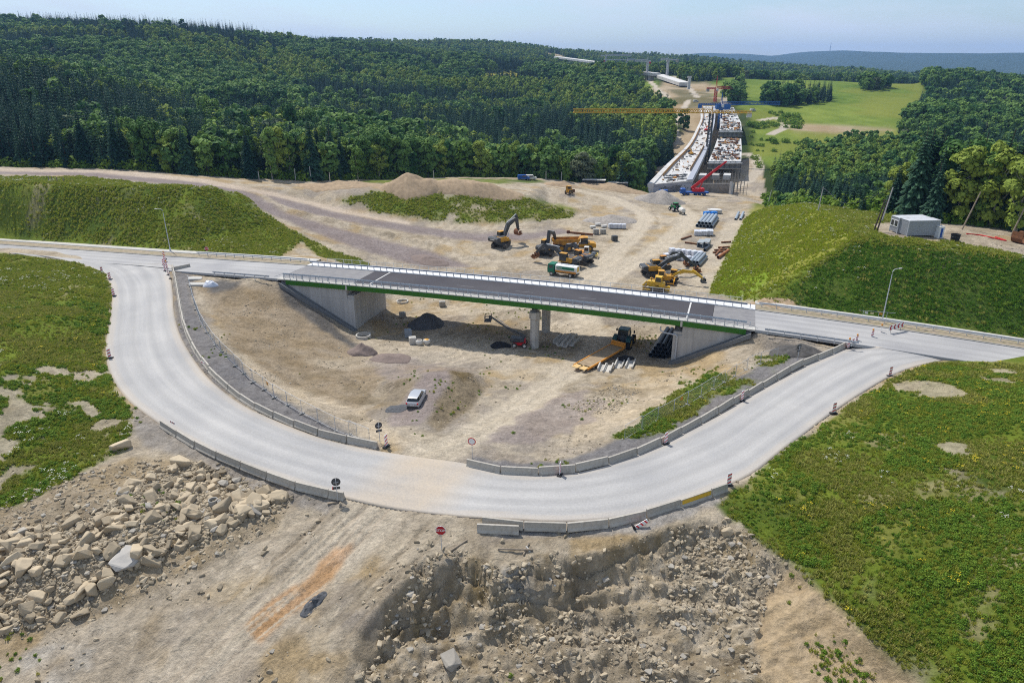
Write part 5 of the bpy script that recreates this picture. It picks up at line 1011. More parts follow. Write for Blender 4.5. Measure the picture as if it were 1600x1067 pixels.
x, y, z = sample(Wr, 28000); s = .06+.36*RNG.random(len(x))**4.5; s = np.where(y > 65, s*.5+.04, s)
scatter('rubble', np.stack([x, y, z+s*.02], 1), s*1.5, RNG.uniform(0, 6.28, len(x)), np.minimum(RNG.integers(0, 19, len(x))//3, 6), PEB, 'loose broken stone strewn over the pit and bare earth', 'rubble')
# ------------------------------------------------------------------ machines and vehicles: local +x is forward
def hd(a_, b_):
    p, q = at(*a_), at(*b_); return math.atan2(q.y-p.y, q.x-p.x)
def limb(pts, ws):
    """outline in x,z of a tapering bent arm"""
    P = [Vector((p[0], p[1])) for p in pts]; l, r_ = [], []
    for i, p in enumerate(P):
        d = (P[min(i+1, len(P)-1)]-P[max(i-1, 0)]).normalized(); n = Vector((-d.y, d.x)); l.append(p+n*ws[i]/2); r_.append(p-n*ws[i]/2)
    return [tuple(p) for p in r_]+[tuple(p) for p in reversed(l)]
def wheel(parent, x, y, r_, w_, rim=OFFW, name='wheel', tm=TYRE):
    o = bpy.data.objects.new(name, None); COL.objects.link(o); o.parent = parent; o.location = (x, y, r_); M = Matrix.Rotation(R(90), 4, 'X')
    MB().lathe([(r_*.56, -w_/2), (r_*.92, -w_/2), (r_, -w_*.34), (r_, w_*.34), (r_*.92, w_/2), (r_*.56, w_/2)], 18, M=M, closed=True).build('tyre', tm, o, 30)
    MB().lathe([(r_*.1, -w_*.36), (r_*.56, -w_*.42), (r_*.57, w_*.42), (r_*.1, w_*.36)], 14, M=M).build('rim', rim, o, 30); return o
def cab(parent, c, d, m, name='cab', roof=None):
    x, y, z = c; a_, b_, h = d
    o = MB().box((x, y, z+h*.2), (a_, b_, h*.4), ch=.05).build(name, m, parent)
    for sx in (-1, 1):
        for sy in (-1, 1): MB().bar((x+sx*(a_/2-.05), y+sy*(b_/2-.05), z+h*.38), (x+sx*(a_/2-.12), y+sy*(b_/2-.08), z+h*.93), .09, .09).build('pillar', m, o)
    MB().box((x, y, z+h*.66), (a_-.14, b_-.14, h*.54), taper=(.9, .93)).build('window', GLASS, o); MB().box((x, y, z+h*.96), (a_*.98, b_*.98, h*.09), ch=.04).build('roof', roof or m, o); return o
def bucket_pf(s=1.0, a_=0.0, ox=0, oz=0):
    out = [(math.cos(t)*.62, math.sin(t)*.62) for t in np.linspace(R(60), R(285), 10)]; inn = [(math.cos(t)*.54, math.sin(t)*.54) for t in np.linspace(R(285), R(60), 10)]
    pf = out+[(.62, -.62)]+[(.6, -.55)]+inn; c, q = math.cos(a_), math.sin(a_); return [((x*c-z*q)*s+ox, (x*q+z*c)*s+oz) for x, z in pf]
def excavator(label, loc, rz, b1=50, b2=15, st=-65, bk=0, trot=0.0, body=YEL, back=GREYP, arm=GREYP, s=1.0, group=None, bm=RUST, sl=2.9):
    t = thing('excavator', label, 'excavator', loc, rz, group); t.scale = (s,)*3
    u = bpy.data.objects.new('undercarriage', None); COL.objects.link(u); u.parent = t; u.rotation_euler = (0, 0, trot)
    for sy in (-1, 1):
        pf = limb([(-1.7, .48), (1.7, .48)], [.9, .9]); pf = [(2.15+.0, .45), (2.0, .78), (1.7, .92), (-1.7, .92), (-2.0, .78), (-2.15, .45), (-1.8, .08), (-1.5, 0), (1.5, 0), (1.8, .08)]
        tr = MB().prism(pf, sy*1.3-.3, sy*1.3+.3); tk = tr.build('track', TYRE, u); k = MB()
        for i in range(14): k.box((-1.75+i*.27, sy*1.3, .935), (.09, .62, .05)); k.box((-1.5+i*.23, sy*1.3, -.0), (.09, .62, .05))
        k.build('grouser', TYRE, tk); q = MB()
        for x in (-1.65, 1.65): q.lathe([(.32, -.33), (.32, .33)], 12, M=Matrix.Translation((x, sy*1.3, .46)) @ Matrix.Rotation(R(90), 4, 'X'))
        q.build('sprocket', STEEL, tk)
    MB().box((0, 0, .75), (2.2, 2.1, .5), ch=.08).build('frame', STEEL, u); MB().lathe([(.7, .95), (.7, 1.2)], 16).build('slew_ring', STEEL, u)
    up = MB().box((.25, 0, 1.32), (3.0, 2.5, .26), ch=.06).box((-.55, -.72, 1.8), (2.2, 1.15, .95), ch=.12).box((-.75, .62, 1.78), (1.7, 1.3, .9), ch=.12).box((.55, -1.0, 1.65), (1.3, .6, .6), ch=.08).build('body', body, t)
    MB().box((-.45, -.7, 2.29), (1.5, .9, .1), ch=.03).box((-.7, .62, 2.25), (1.2, 1.0, .1), ch=.03).build('hood', back if back is not YEL else body, up)
    MB().prism([(-1.5, 1.25), (-2.35, 1.3), (-2.6, 1.55), (-2.6, 2.05), (-2.4, 2.25), (-1.5, 2.28)], -1.35, 1.35).build('counterweight', back, t)
    MB().box((-2.62, 0, 1.85), (.03, 1.2, .18)).build('plate', OFFW, t); cab(t, (.75, .78, 1.42), (1.6, 1.0, 1.65), GREYP, roof=body)
    p0 = (.75, 1.75); p1 = (p0[0]+3.0*math.cos(R(b1)), p0[1]+3.0*math.sin(R(b1))); p2 = (p1[0]+2.7*math.cos(R(b2)), p1[1]+2.7*math.sin(R(b2))); p3 = (p2[0]+sl*math.cos(R(st)), p2[1]+sl*math.sin(R(st)))
    b = MB().prism(limb([p0, p1, p2], [.6, .95, .5]), -.30, .30).build('boom', arm, t); pe = (p2[0]-.75*math.cos(R(st)), p2[1]-.75*math.sin(R(st)))
    MB().prism(limb([pe, p2, p3], [.35, .72, .34]), -.22, .22).build('stick', arm, t)
    for sy in (-.5, .5): MB().tube([(p0[0]+.6, sy, p0[1]-.25), ((p1[0]+p0[0])/2+.55, sy, (p1[1]+p0[1])/2+.1)], [.1, .06], 8).build('ram', GALV, b)
    MB().tube([((p1[0]+p0[0])/2+.2, 0, p1[1]+.35), (pe[0], 0, pe[1]+.05)], .085, 8).build('ram', GALV, b)
    MB().prism(bucket_pf(1.15, R(bk), p3[0]+.25*math.cos(R(bk+90)), p3[1]-.3), -.62, .62).add([(x, y, z) for y in (-.6, .6) for x, z in [(p3[0]+q[0], p3[1]-.3+q[1]) for q in ((-.5, .3), (.4, .3), (.5, -.5), (-.3, -.55))]], [(0, 1, 2, 3), (7, 6, 5, 4)]).build('bucket', bm, t); return t
g = lambda x, y: at(x, y)
excavator('yellow and charcoal excavator standing apart on the left with raised arm and bucket down', g(783, 385), hd((783, 385), (811, 378)), 62, 22, -78, 20, .5, s=1.35)
excavator('excavator with yellow hood seen from behind beside the big dump truck', g(853, 397), hd((853, 397), (868, 388)), 76, -20, -58, 10, .3, back=GREYP, s=1.25)
excavator('excavator behind the tanker truck reaching its arm out to the left', g(888, 417), hd((888, 417), (850, 412)), 38, 2, -42, 30, .1, s=1.25)
excavator('excavator with orange hood and pale rear facing away beside the roller', g(910, 411), hd((910, 411), (880, 404)), 45, -25, -75, 0, .1, body=ORANGE, s=1.15)
excavator('right-hand excavator with a long charcoal arm stretched to its bucket by the bank', g(1020, 430), hd((1020, 430), (1090, 428)), 28, 18, -38, 20, .1, sl=4.6, s=1.2)
excavator('excavator of the right group with a yellow arm and small dark grab', g(1046, 440), hd((1046, 440), (1092, 447)), 30, 2, -30, 10, .15, arm=YEL2, back=GREYP, s=.95, bm=STEEL)
excavator('excavator with orange body at the back of the right group behind the long charcoal arm', g(1033, 419), hd((1033, 419), (1075, 416)), 42, -8, -55, 0, .1, body=ORANGE)
def dump_truck(label, loc, rz, m=YEL):
    t = thing('dump_truck', label, 'dump truck', loc, rz); MB().box((-2.2, 0, 1.15), (6, 1.0, .5)).box((2.6, 0, 1.15), (3.6, 1.1, .6)).build('chassis', STEEL, t)
    MB().prism([(3.0, 1.2), (5.0, 1.1), (5.0, 1.9), (4.4, 2.25), (3.0, 2.4)], -1.15, 1.15).box((1.9, 0, 1.6), (2.3, 2.3, .7), ch=.1).build('bonnet', m, t); MB().box((4.95, 0, 1.5), (.1, 1.5, .6)).build('grille', STEEL, t)
    cab(t, (2.1, .0, 1.9), (1.7, 1.9, 1.65), GREYP, roof=m)
    out = [(1.0, 2.9), (.3, 1.75), (-1.2, 1.5), (-4.9, 2.05), (-6.0, 2.9), (-5.9, 3.0)]; m_ = MB()
    for sy in (-1, 1): m_.prism(out+[(-4.6, 3.05), (1.1, 3.25)], sy*1.5-.07, sy*1.5+.07)
    m_.prism([(.3, 1.75), (-1.2, 1.5), (-4.9, 2.05), (-6.0, 2.9), (-5.95, 3.0), (-4.85, 2.17), (-1.2, 1.62), (.22, 1.87)], -1.5, 1.5).prism([(1.0, 3.3), (.25, 1.8), (.15, 1.9), (.9, 3.4)], -1.5, 1.5).prism([(.9, 3.35), (2.2, 3.55), (2.2, 3.63), (.9, 3.45)], -1.4, 1.4).build('dump_body', mat('worn_yellow', (.50, .24, .03), .6, .2, 1.5, dirt=(.16, .08, .04), dirt_amt=.8), t)
    for x in (3.4, -1.6, -3.4):
        for sy in (-1, 1): wheel(t, x, sy*1.15, .86, .62, m)
    return t
dump_truck('big articulated dump truck with rust-brown open body among the left machines', g(899, 392), hd((899, 392), (936, 392))).scale = (1.14, 1.14, 1.14)
def tanker():
    t = thing('tanker_truck', 'white tanker truck with green cab, green stripe and orange skirt parked behind the overpass', 'tanker truck', g(881, 431), hd((893, 433), (866, 430))); G2 = mat('cab_green', (.012, .16, .095), .4, .1, 2)
    MB().box((0, 0, .85), (7.6, .9, .3)).box((-3.6, 0, .7), (.2, 2.3, .3)).build('chassis', STEEL, t)
    c = MB().prism([(2.2, .75), (3.95, .75), (4.0, 1.9), (3.8, 2.95), (2.2, 3.0)], -1.2, 1.2).build('cab', G2, t); MB().prism([(3.99, 1.95), (4.03, 1.95), (3.85, 2.75), (3.8, 2.75)], -1.05, 1.05).build('windscreen', GLASS, c)
    for sy in (-1, 1): MB().box((3.1, sy*1.205, 2.3), (1.0, .02, .7)).build('side_window', GLASS, c)
    pf = [(1.15*math.cos(a_)*(abs(math.cos(a_))**-.35 if abs(math.cos(a_)) > .01 else 1), 2.0+.95*math.sin(a_)*(abs(math.sin(a_))**-.35 if abs(math.sin(a_)) > .01 else 1)) for a_ in np.linspace(0, 2*math.pi, 24, endpoint=False)]
    k = MB().prism(pf, -3.7, 1.9, M=Matrix.Rotation(R(-90), 4, 'Z')); tk = k.build('tank', WHITE, t, 50)
    for sy in (-1, 1):
        MB().box((-.8, sy*1.262, 2.3), (4.6, .02, .72)).build('green_stripe', G2, tk); MB().box((-.9, sy*1.262, 1.4), (5.4, .02, .42)).build('orange_skirt', ORANGE, tk)
    font('Tours', .5, WHITE, tk, (.7, 1.276, 2.3), (R(90), 0, R(180))); MB().box((-3.715, 0, 2.05), (.03, 1.2, 1.1)).build('yellow_panel', YEL2, tk); MB().box((-.9, 0, 3.0), (3.5, .5, .08)).build('catwalk', GALV, tk)
    for x in (2.9, -2.1):
        for sy in (-1, 1): wheel(t, x, sy*1.02, .55, .4)
tanker()
def roller():
    t = thing('road_roller', 'road roller with white cab and cream front frame between the left machines', 'road roller', g(916, 402), hd((906, 401), (926, 402))); CRM = mat('cream_yellow', (.6, .45, .12), .5, .1, 2)
    MB().lathe([(.2, -1.0), (.75, -1.0), (.75, 1.0), (.2, 1.0)], 20, M=Matrix.Translation((1.9, 0, .75)) @ Matrix.Rotation(R(90), 4, 'X')).build('drum', STEEL, t, 40); f = MB()
    for sy in (-1, 1): f.box((1.9, sy*1.12, .9), (2.2, .12, .45), ch=.03)
    f.box((3.0, 0, .9), (.2, 2.3, .45)).box((.75, 0, .9), (.2, 2.3, .5)).build('frame', CRM, t); MB().box((-1.3, 0, 1.35), (2.3, 1.7, .9), ch=.15).build('bonnet', ORANGE, t); cab(t, (.0, 0, 1.2), (1.3, 1.5, 1.75), OFFW)
    for sy in (-1, 1): wheel(t, -1.3, sy*.9, .72, .5, CRM)
roller()
def dozer(label, loc, rz, blade=True, s=1.0, m=YEL2):
    t = thing('bulldozer', label, 'bulldozer', loc, rz); t.scale = (s,)*3
    for sy in (-1, 1):
        tk = MB().prism([(1.9, .5), (1.6, .9), (-1.2, .95), (-1.7, .7), (-1.75, .4), (-1.4, .05), (1.5, .0)], sy*1.1-.28, sy*1.1+.28).build('track', TYRE, t); k = MB()
        for i in range(12): k.box((-1.35+i*.25, sy*1.1, .95), (.08, .58, .06))
        k.build('grouser', TYRE, tk); MB().bar((1.0, sy*1.48, .5), (2.6, sy*1.48, .45), .16, .22).build('push_arm', m, t)
    MB().box((.0, 0, .85), (3.2, 1.5, .6), ch=.05).box((1.15, 0, 1.55), (1.7, 1.25, 1.0), ch=.12).box((-1.0, 0, 1.4), (1.0, 1.9, .8), ch=.1).build('body', m, t); MB().box((2.02, 0, 1.5), (.05, .9, .7)).build('grille', STEEL, t); MB().tube([(1.2, .35, 2.0), (1.2, .35, 2.7)], .07, 8).build('exhaust', STEEL, t)
    cab(t, (-.3, 0, 1.35), (1.4, 1.5, 1.75), m)
    pf = [(2.55, .05), (2.42, .5), (2.5, 1.0), (2.68, 1.3), (2.75, 1.28), (2.6, 1.0), (2.52, .5), (2.7, .04)]; MB().prism(pf, -1.75, 1.75).build('blade', m, t); MB().bar((1.6, 0, 1.6), (2.5, 0, .9), .14, .14).build('ram', GALV, t); MB().prism([(-1.7, .3), (-2.6, .2), (-2.7, 1.2), (-2.3, 1.3), (-1.7, .9)], -.3, .3).build('ripper', m, t)
dozer('bright yellow bulldozer with its blade to the left just behind the overpass rail', g(1026, 454), hd((1026, 454), (1004, 452)), s=1.12)
dozer('yellow bulldozer second from the overpass, half hidden behind the nearest one', g(1034, 443), hd((1034, 443), (1052, 444)), s=1.05, m=YEL)
def tractor(label, loc, rz, col, rim, s=1.0):
    t = thing('tractor', label, 'tractor', loc, rz); t.scale = (s,)*3; MB().box((.2, 0, .95), (3.6, .6, .5), ch=.06).build('chassis', STEEL, t)
    MB().prism([(.7, 1.1), (2.3, 1.05), (2.35, 1.5), (2.1, 1.75), (.7, 1.95)], -.42, .42).build('bonnet', col, t); MB().box((2.36, 0, 1.3), (.04, .6, .4)).build('grille', BLACK, t)
    cab(t, (-.35, 0, 1.35), (1.5, 1.55, 1.6), STEEL, roof=col)
    for sy in (-1, 1):
        wheel(t, -1.0, sy*1.0, .98, .62, rim, tm=BLACK); wheel(t, 1.75, sy*.92, .68, .48, rim, tm=BLACK); MB().prism([(-2.0, 1.5), (-1.7, 1.95), (-1.0, 2.1), (-.3, 1.9), (-.3, 1.8), (-1.0, 2.0), (-1.65, 1.85), (-1.9, 1.45)], sy*1.0-.3, sy*1.0+.3).build('fender', col, t)
        MB().tube([(.3, sy*.8, 2.6), (.4, sy*1.25, 2.65), (.4, sy*1.25, 2.2)], .03, 6).box((.38, sy*1.28, 2.3), (.06, .22, .4)).build('mirror', BLACK, t)
    MB().tube([(.75, -.35, 1.9), (.75, -.35, 2.8)], .06, 8).build('exhaust', STEEL, t); return t
JG = mat('tractor_green', (.018, .085, .045), .4, .12, 2); JT = mat('dark_teal', (.012, .07, .075), .4, .1, 2)
tractor('dark green tractor with yellow rims seen from behind under the overpass', g(975, 541), hd((973, 545), (984, 531)), JT, YEL2, 1.28)
def lowbed():
    a_, b_ = g(907, 580), g(966, 549); rz = math.atan2(b_.y-a_.y, b_.x-a_.x); L_ = (b_-a_).length; mid = (a_+b_)/2; BED = mat('worn_planks', (.33, .25, .16), .9, .25, 1.5, dirt=(.2, .14, .09), dirt_amt=.6)
    t = thing('lowbed_trailer', 'long orange low loader trailer with plank deck hitched behind the tractor', 'trailer', mid, rz); h = L_/2; w_ = 1.4
    MB().box((0, 0, 1.0), (L_-1.2, 2*w_-.3, .12)).build('deck', BED, t); f = MB()
    for sy in (-1, 1): f.box((-.2, sy*w_, .95), (L_-.4, .22, .34), ch=.03)
    f.box((h-.4, 0, 1.1), (.2, 2.8, .7), ch=.03).box((-h+.9, 0, .9), (.25, 2.8, .3)).build('frame', ORANGE, t); MB().box((h-.1, 0, 1.35), (.14, 2.9, .9), ch=.03).build('headboard', ORANGE, t)
    for sy in (-1, 1): MB().box((-h+.1, sy*.72, 1.0), (1.7, 1.15, .12), ch=.02).build('ramp', mat('ramp_plate', (.62, .42, .18), .7, .15, 2), t)
    for x in (-h*.62, -h*.48, -h*.34):
        for sy in (-1, 1): wheel(t, x, sy*1.0, .45, .4)
    MB().bar((h-.1, 0, .8), (h+2.0, 0, .75), .25, .3).build('drawbar', ORANGE, t)
lowbed()
def lift():
    t = thing('boom_lift', 'black and red telescopic boom lift left of the bridge column with its arm up', 'boom lift', g(812, 541), R(175)); MB().box((0, 0, .7), (2.3, 1.5, .5), ch=.08).build('chassis', RED, t)
    for x in (-.95, .95):
        for sy in (-1, 1): wheel(t, x, sy*.95, .5, .4)
    MB().box((.4, 0, 1.45), (2.6, 1.5, .8), ch=.12).build('turntable', GREYP, t); MB().box((-.6, 0, 1.3), (1.0, 1.2, .7), ch=.1).build('engine_cover', RED, t)
    a_ = MB().bar((-1.1, 0, 2.0), (2.4, 0, 3.6), .36, .4).build('lower_boom', GREYP, t); MB().bar((2.2, 0, 3.5), (5.2, 0, 5.6), .26, .3).build('upper_boom', STEEL, a_); MB().bar((2.0, 0, 3.8), (4.2, 0, 5.4), .1, .1).build('ram', GALV, a_)
    k = MB()
    for z in (5.0, 5.55, 6.0): k.tube([(5.3, -.9, z), (5.3, .9, z), (6.5, .9, z), (6.5, -.9, z), (5.3, -.9, z)], .04, 6)
    for x, y in ((5.3, -.9), (5.3, .9), (6.5, .9), (6.5, -.9)): k.tube([(x, y, 5.0), (x, y, 6.0)], .04, 6)
    k.box((5.9, 0, 5.0), (1.25, 1.85, .08)).box((5.5, 0, 5.5), (.5, .8, .7), ch=.05).build('basket', GREYP, t)
lift()
def suv():
    p = g(651, 627); t = thing('estate_car', 'silver estate car with dark rear window parked on the earth terrace', 'car', p, hd((646, 634), (657, 616))); SIL = mat('silver_paint', (.45, .46, .48), .3, .03, 1, metal=.3, spec=.6)
    prof = [(-2.35, .45), (-2.38, .85), (-2.25, 1.0), (2.0, .98), (2.3, .82), (2.38, .5), (2.3, .32), (-2.2, .3)]; b = MB()
    def sect(x, w_, z0, z1): return [(x, -w_, z0), (x, -w_*1.0, (z0+z1)/2+.08), (x, -w_*.93, z1), (x, w_*.93, z1), (x, w_, (z0+z1)/2+.08), (x, w_, z0)]
    S_ = [(-2.4, .78, .45, .85), (-2.25, .90, .3, 1.02), (-1.4, .94, .28, 1.03), (0, .95, .28, 1.0), (1.1, .94, .28, .98), (1.9, .90, .28, .90), (2.3, .80, .32, .76), (2.42, .62, .4, .62)]
    vs = sum([sect(*q) for q in S_], []); n = 6; fs = [tuple(range(n)), tuple(reversed(range((len(S_)-1)*n, len(S_)*n)))]
    for i in range(len(S_)-1): fs += [(i*n+(k+1) % n, i*n+k, i*n+n+k, i*n+n+(k+1) % n) for k in range(n)]
    bd = b.add(vs, fs).build('body', SIL, t, 35)
    def loft(S_, name, m, par):
        vs = sum([[(x, -w_, z), (x, w_, z)] for x, w_, z in S_], []); return vs
    # glasshouse: belt line to roof line
    belt = [(-2.2, .80), (-1.2, .86), (.2, .86), (1.15, .80)]; roof = [(-1.85, .62), (-1.2, .66), (-.2, .66), (.35, .62)]; gm = MB(); vs = []
    for (x, w_), (x2, w2) in zip(belt, roof): vs += [(x, -w_, .99), (x2, -w2, 1.47), (x2, w2, 1.47), (x, w_, .99)]
    fs = []
    for i in range(3): fs += [(i*4+k, i*4+4+k, i*4+4+(k+1) % 4, i*4+(k+1) % 4) for k in range(3)]
    fs += [(0, 1, 2, 3), (15, 14, 13, 12)]; gm.add(vs, fs).build('window', GLASS, t)
    r_ = MB(); V = []
    for x, w_, z in ((-1.98, .60, 1.44), (-1.8, .66, 1.50), (-1.0, .70, 1.535), (-.2, .69, 1.52), (.42, .64, 1.46)): V += [(x, -w_, z), (x, 0, z+.03), (x, w_, z), (x, w_*.98, z-.05), (x, -w_*.98, z-.05)]
    fs = [(4, 3, 2, 1, 0), (20, 21, 22, 23, 24)]
    for i in range(4): fs += [(i*5+k, i*5+5+k, i*5+5+(k+1) % 5, i*5+(k+1) % 5) for k in range(5)]
    r_.add(V, [tuple(reversed(f)) for f in fs]).build('roof', SIL, t, 40)
    for sy in (-1, 1):
        for x0, x1, xt0, xt1 in ((-1.25, -1.15, -1.18, -1.08), (-.15, -.05, -.14, -.04), (1.12, 1.22, .36, .46)): MB().add([(x0, sy*.868, .98), (x1, sy*.868, .98), (xt1, sy*.675, 1.48), (xt0, sy*.675, 1.48), (x0, sy*.84, .98), (x1, sy*.84, .98), (xt1, sy*.65, 1.48), (xt0, sy*.65, 1.48)], [(0, 1, 2, 3), (7, 6, 5, 4), (0, 3, 7, 4), (1, 5, 6, 2)]).build('pillar', SIL, t)
        MB().box((-2.33, sy*.74, .82), (.16, .22, .24), ch=.03).build('tail_light', RED, t); MB().box((2.25, sy*.66, .68), (.2, .3, .14), ch=.03).build('headlight', WHITE, t); MB().box((.85, sy*.98, 1.02), (.14, .16, .11), ch=.03).build('mirror', SIL, t)
        for x in (-1.4, 1.45): wheel(t, x, sy*.82, .33, .22, GALV, tm=BLACK)
    MB().box((-2.42, 0, .62), (.04, .52, .12)).build('number_plate', WHITE, t); MB().box((-2.36, 0, .42), (.12, 1.5, .16), ch=.03).build('bumper', GREYP, t)
suv()
def backhoe():
    t = thing('backhoe_loader', 'small yellow backhoe loader driving on the pale haul road at the far side', 'backhoe loader', g(889, 303), hd((886, 304), (897, 300))); MB().box((0, 0, 1.1), (4.2, 1.2, .6), ch=.08).box((1.3, 0, 1.6), (1.7, 1.1, .7), ch=.1).build('body', YEL, t); cab(t, (-.5, 0, 1.3), (1.6, 1.8, 1.8), YEL)
    for sy in (-1, 1): wheel(t, -1.1, sy*.9, .8, .5, YEL); wheel(t, 1.5, sy*.9, .62, .42, YEL); MB().bar((.8, sy*.7, 1.8), (2.9, sy*.7, .7), .14, .2).build('loader_arm', YEL, t)
    MB().prism(bucket_pf(.9, R(100), 3.1, .6), -1.2, 1.2).build('loader_bucket', RUST, t); MB().prism(limb([(-2.0, 1.2), (-2.7, 3.3), (-3.0, 1.4)], [.4, .45, .25]), -.15, .15).build('digging_arm', YEL, t)
backhoe()
tw = tractor('green tractor towing a white tank near the far end of the site', g(1054, 330), hd((1058, 330), (1049, 327)), mat('bright_green', (.02, .2, .05), .4, .1, 2), OFFW, 1.05)
t = thing('tank_trailer', 'small white water tank trailer behind the green tractor', 'trailer', g(1065, 335), hd((1068, 336), (1060, 332))); MB().lathe([(.1, -1.6), (.7, -1.55), (.85, -1.3), (.85, 1.3), (.7, 1.55), (.1, 1.6)], 18, M=Matrix.Translation((0, 0, 1.5)) @ Matrix.Rotation(R(90), 4, 'Y')).build('tank', OFFW, t, 40); MB().box((.4, 0, .6), (3.6, .8, .2)).build('frame', STEEL, t)
for sy in (-1, 1): wheel(t, -.3, sy*.85, .5, .35)
# ------------------------------------------------------------------ stacks, heaps and loose goods
def heap(name, label, px, py, r_, h, m, seed, asp=1.0, rz=0.0, rough=.3):
    p = at(px, py); n, k = 30, 12; vs = []; fs = []
    for i in range(k+1):
        q = i/k
        for j in range(n):
            a_ = 2*math.pi*j/n; rr_ = r_*q*(1+.22*(float(fbm(np.array([math.cos(a_)*1.3+seed]), np.array([math.sin(a_)*1.3]), 1, 2, seed)[0]))); x, y = rr_*math.cos(a_)*asp, rr_*math.sin(a_); X = x*math.cos(rz)-y*math.sin(rz); Y = x*math.sin(rz)+y*math.cos(rz)
            z = h*max(0, 1-q**1.25)+rough*h*float(fbm(np.array([X+seed]), np.array([Y]), r_*.5, 4, seed)[0])*(1-q**4); base = gz(p.x+X, p.y+Y)-p.z; vs.append((X, Y, base+z-(.25 if i == k else 0)))
    for i in range(k): fs += [(i*n+j, i*n+n+j, i*n+n+(j+1) % n, i*n+(j+1) % n) for j in range(n)]
    o = MB().add(vs, fs).build(name, m, None, 60); o.location = p; return tag(o, label, 'heap')
SOIL = mat('heap_soil', (.34, .25, .16), .95, .3, .8, bump=1.0, bscale=3); GRVD = mat('dark_gravel', (.085, .088, .095), .95, .5, 4, bump=1.0, bscale=9); GRVP = mat('brown_gravel', (.20, .155, .135), .95, .25, 3, bump=.7, bscale=8); GRVG = mat('grey_rubble', (.30, .27, .24), .95, .4, 1.5, bump=1.0, bscale=4)
heap('gravel_heap', 'dark blue-grey stone heap in the shade under the overpass', 666, 508, 3.1, 2.5, GRVD, 3, 1.25); heap('gravel_heap', 'purple-brown fine gravel heap below the left abutment', 566, 552, 2.4, 1.8, GRVP, 4, 1.1); heap('gravel_heap', 'low pinkish gravel spread right of the purple-brown heap', 610, 560, 2.8, .8, GRVP, 5, 1.5)
heap('earth_mound', 'tall earth cone at the forest edge behind the grassy island', 643, 292, 9, 4.2, SOIL, 6, 1.3); heap('earth_mound', 'long earth mound right of the tall cone at the forest edge', 735, 294, 9, 3.0, SOIL, 7, 2.0); heap('earth_mound', 'low earth mound left of the tall cone at the forest edge', 530, 292, 8, 1.8, SOIL, 8, 1.9)
heap('gravel_heap', 'low grey-brown heap right of the grassy island tip', 955, 345, 6, 1.9, GRVG, 9, 1.6); heap('rubble_heap', 'grey concrete rubble heap in front of the viaduct end', 1030, 314, 8, 4.0, GRVG, 10, 1.4, .2, .35); heap('gravel_heap', 'black heap beside the right barriers near the junction', 1244, 550, 2.0, .9, mat('black_earth', (.085, .08, .076), .95, .4, 2, bump=1.0), 11, 2.1, -.3, .6)
heap('gravel_heap', 'dark red-brown gravel tongue at the lower end of the haul track', 672, 408, 3.6, 1.2, GRVP, 12, 1.6, -.5); heap('earth_mound', 'bare earth lump beside the foot of the right grass bank behind the rail', 1200, 481, 2.8, .9, SOIL, 13, 2.4, -.3, 1.0); heap('earth_mound', 'earth heaps left of the backhoe loader', 880, 290, 5, 1.8, SOIL, 14, 1.6); heap('earth_mound', 'low earth heap right of the backhoe loader', 960, 296, 9, 2.4, SOIL, 15, 1.8)
heap('gravel_heap', 'small dark gravel pile beside the orange stained dirt track', 490, 944, .62, .35, GRVD, 17, 2.4, R(52), .9)
heap('gravel_heap', 'small black gravel patch beside the parked car', 622, 638, 1.5, .25, GRVD, 16, 1.2)
def ring(label, px, py, r_, h, m=CONC_L, th=.14):
    p = at(px, py); o = MB().lathe([(r_-th, 0), (r_, 0), (r_, h), (r_-th, h)], 28, closed=True).build('concrete_ring', m, None, 30); o.location = p; return tag(o, label, 'concrete ring')
ring('big pale concrete manhole ring at the corner of the left abutment', 568, 528, 1.45, .7, CONC_L, .22); ring('white concrete ring lying beyond the left abutment under the rail', 629, 473, 1.3, .5, OFFW); ring('small grey pipe ring between the boulders right of the heap centre', 334, 788, .45, .6, CONC, .08)
def pipes(label, group, p, q, n, r_, m, rows=1, hollow=True, gap=2.04, lift=0.0, name='pipe'):
    """n pipes side by side (then rows above), each from pixel p (near end) to pixel q (far end)"""
    a_, b_ = at(*p), at(*q); d = b_-a_; l = d.length; rz = math.atan2(d.y, d.x); sd_ = Vector((-math.sin(rz), math.cos(rz), 0)); M = Matrix.Rotation(R(90), 4, 'Y')
    pr = [(r_*.86, -l/2), (r_, -l/2), (r_, l/2), (r_*.86, l/2)]; me = MB().lathe(pr, 14, M=M, closed=True).build(name, m, coll=False, smooth=35).data; k = 0
    for row in range(rows):
        for i in range(n-row):
            o = bpy.data.objects.new(name, me); COL.objects.link(o); c = (a_+b_)/2+sd_*((i-(n-1-row)/2)*r_*gap+0)+Vector((0, 0, r_*(1+row*1.74)+lift)); o.location = c; o.rotation_euler = (0, 0, rz+RNG.normal(0, .008)); tag(o, label, 'pipe', group)
DPIPE = mat('dark_plastic_pipe', (.022, .03, .042), .45, .2, 2, spec=.5); GPIPE = mat('grey_pipe', (.26, .30, .34), .5, .12, 2, rand=.15)
pipes('dark ribbed drainage pipe in the stack against the right abutment', 'dark pipes under the overpass', (1031, 561), (1045, 532), 5, .40, DPIPE, 4)
pipes('grey pipe lying beside the right-hand excavator arms', 'grey pipes by the right machines', (1083, 417), (1096, 402), 4, .42, GPIPE, 2); pipes('dark blue-grey pipe in the stack below the blue wrapped packs', 'blue-grey pipes in the yard row', (1100, 356), (1110, 343), 5, .55, GPIPE, 2)
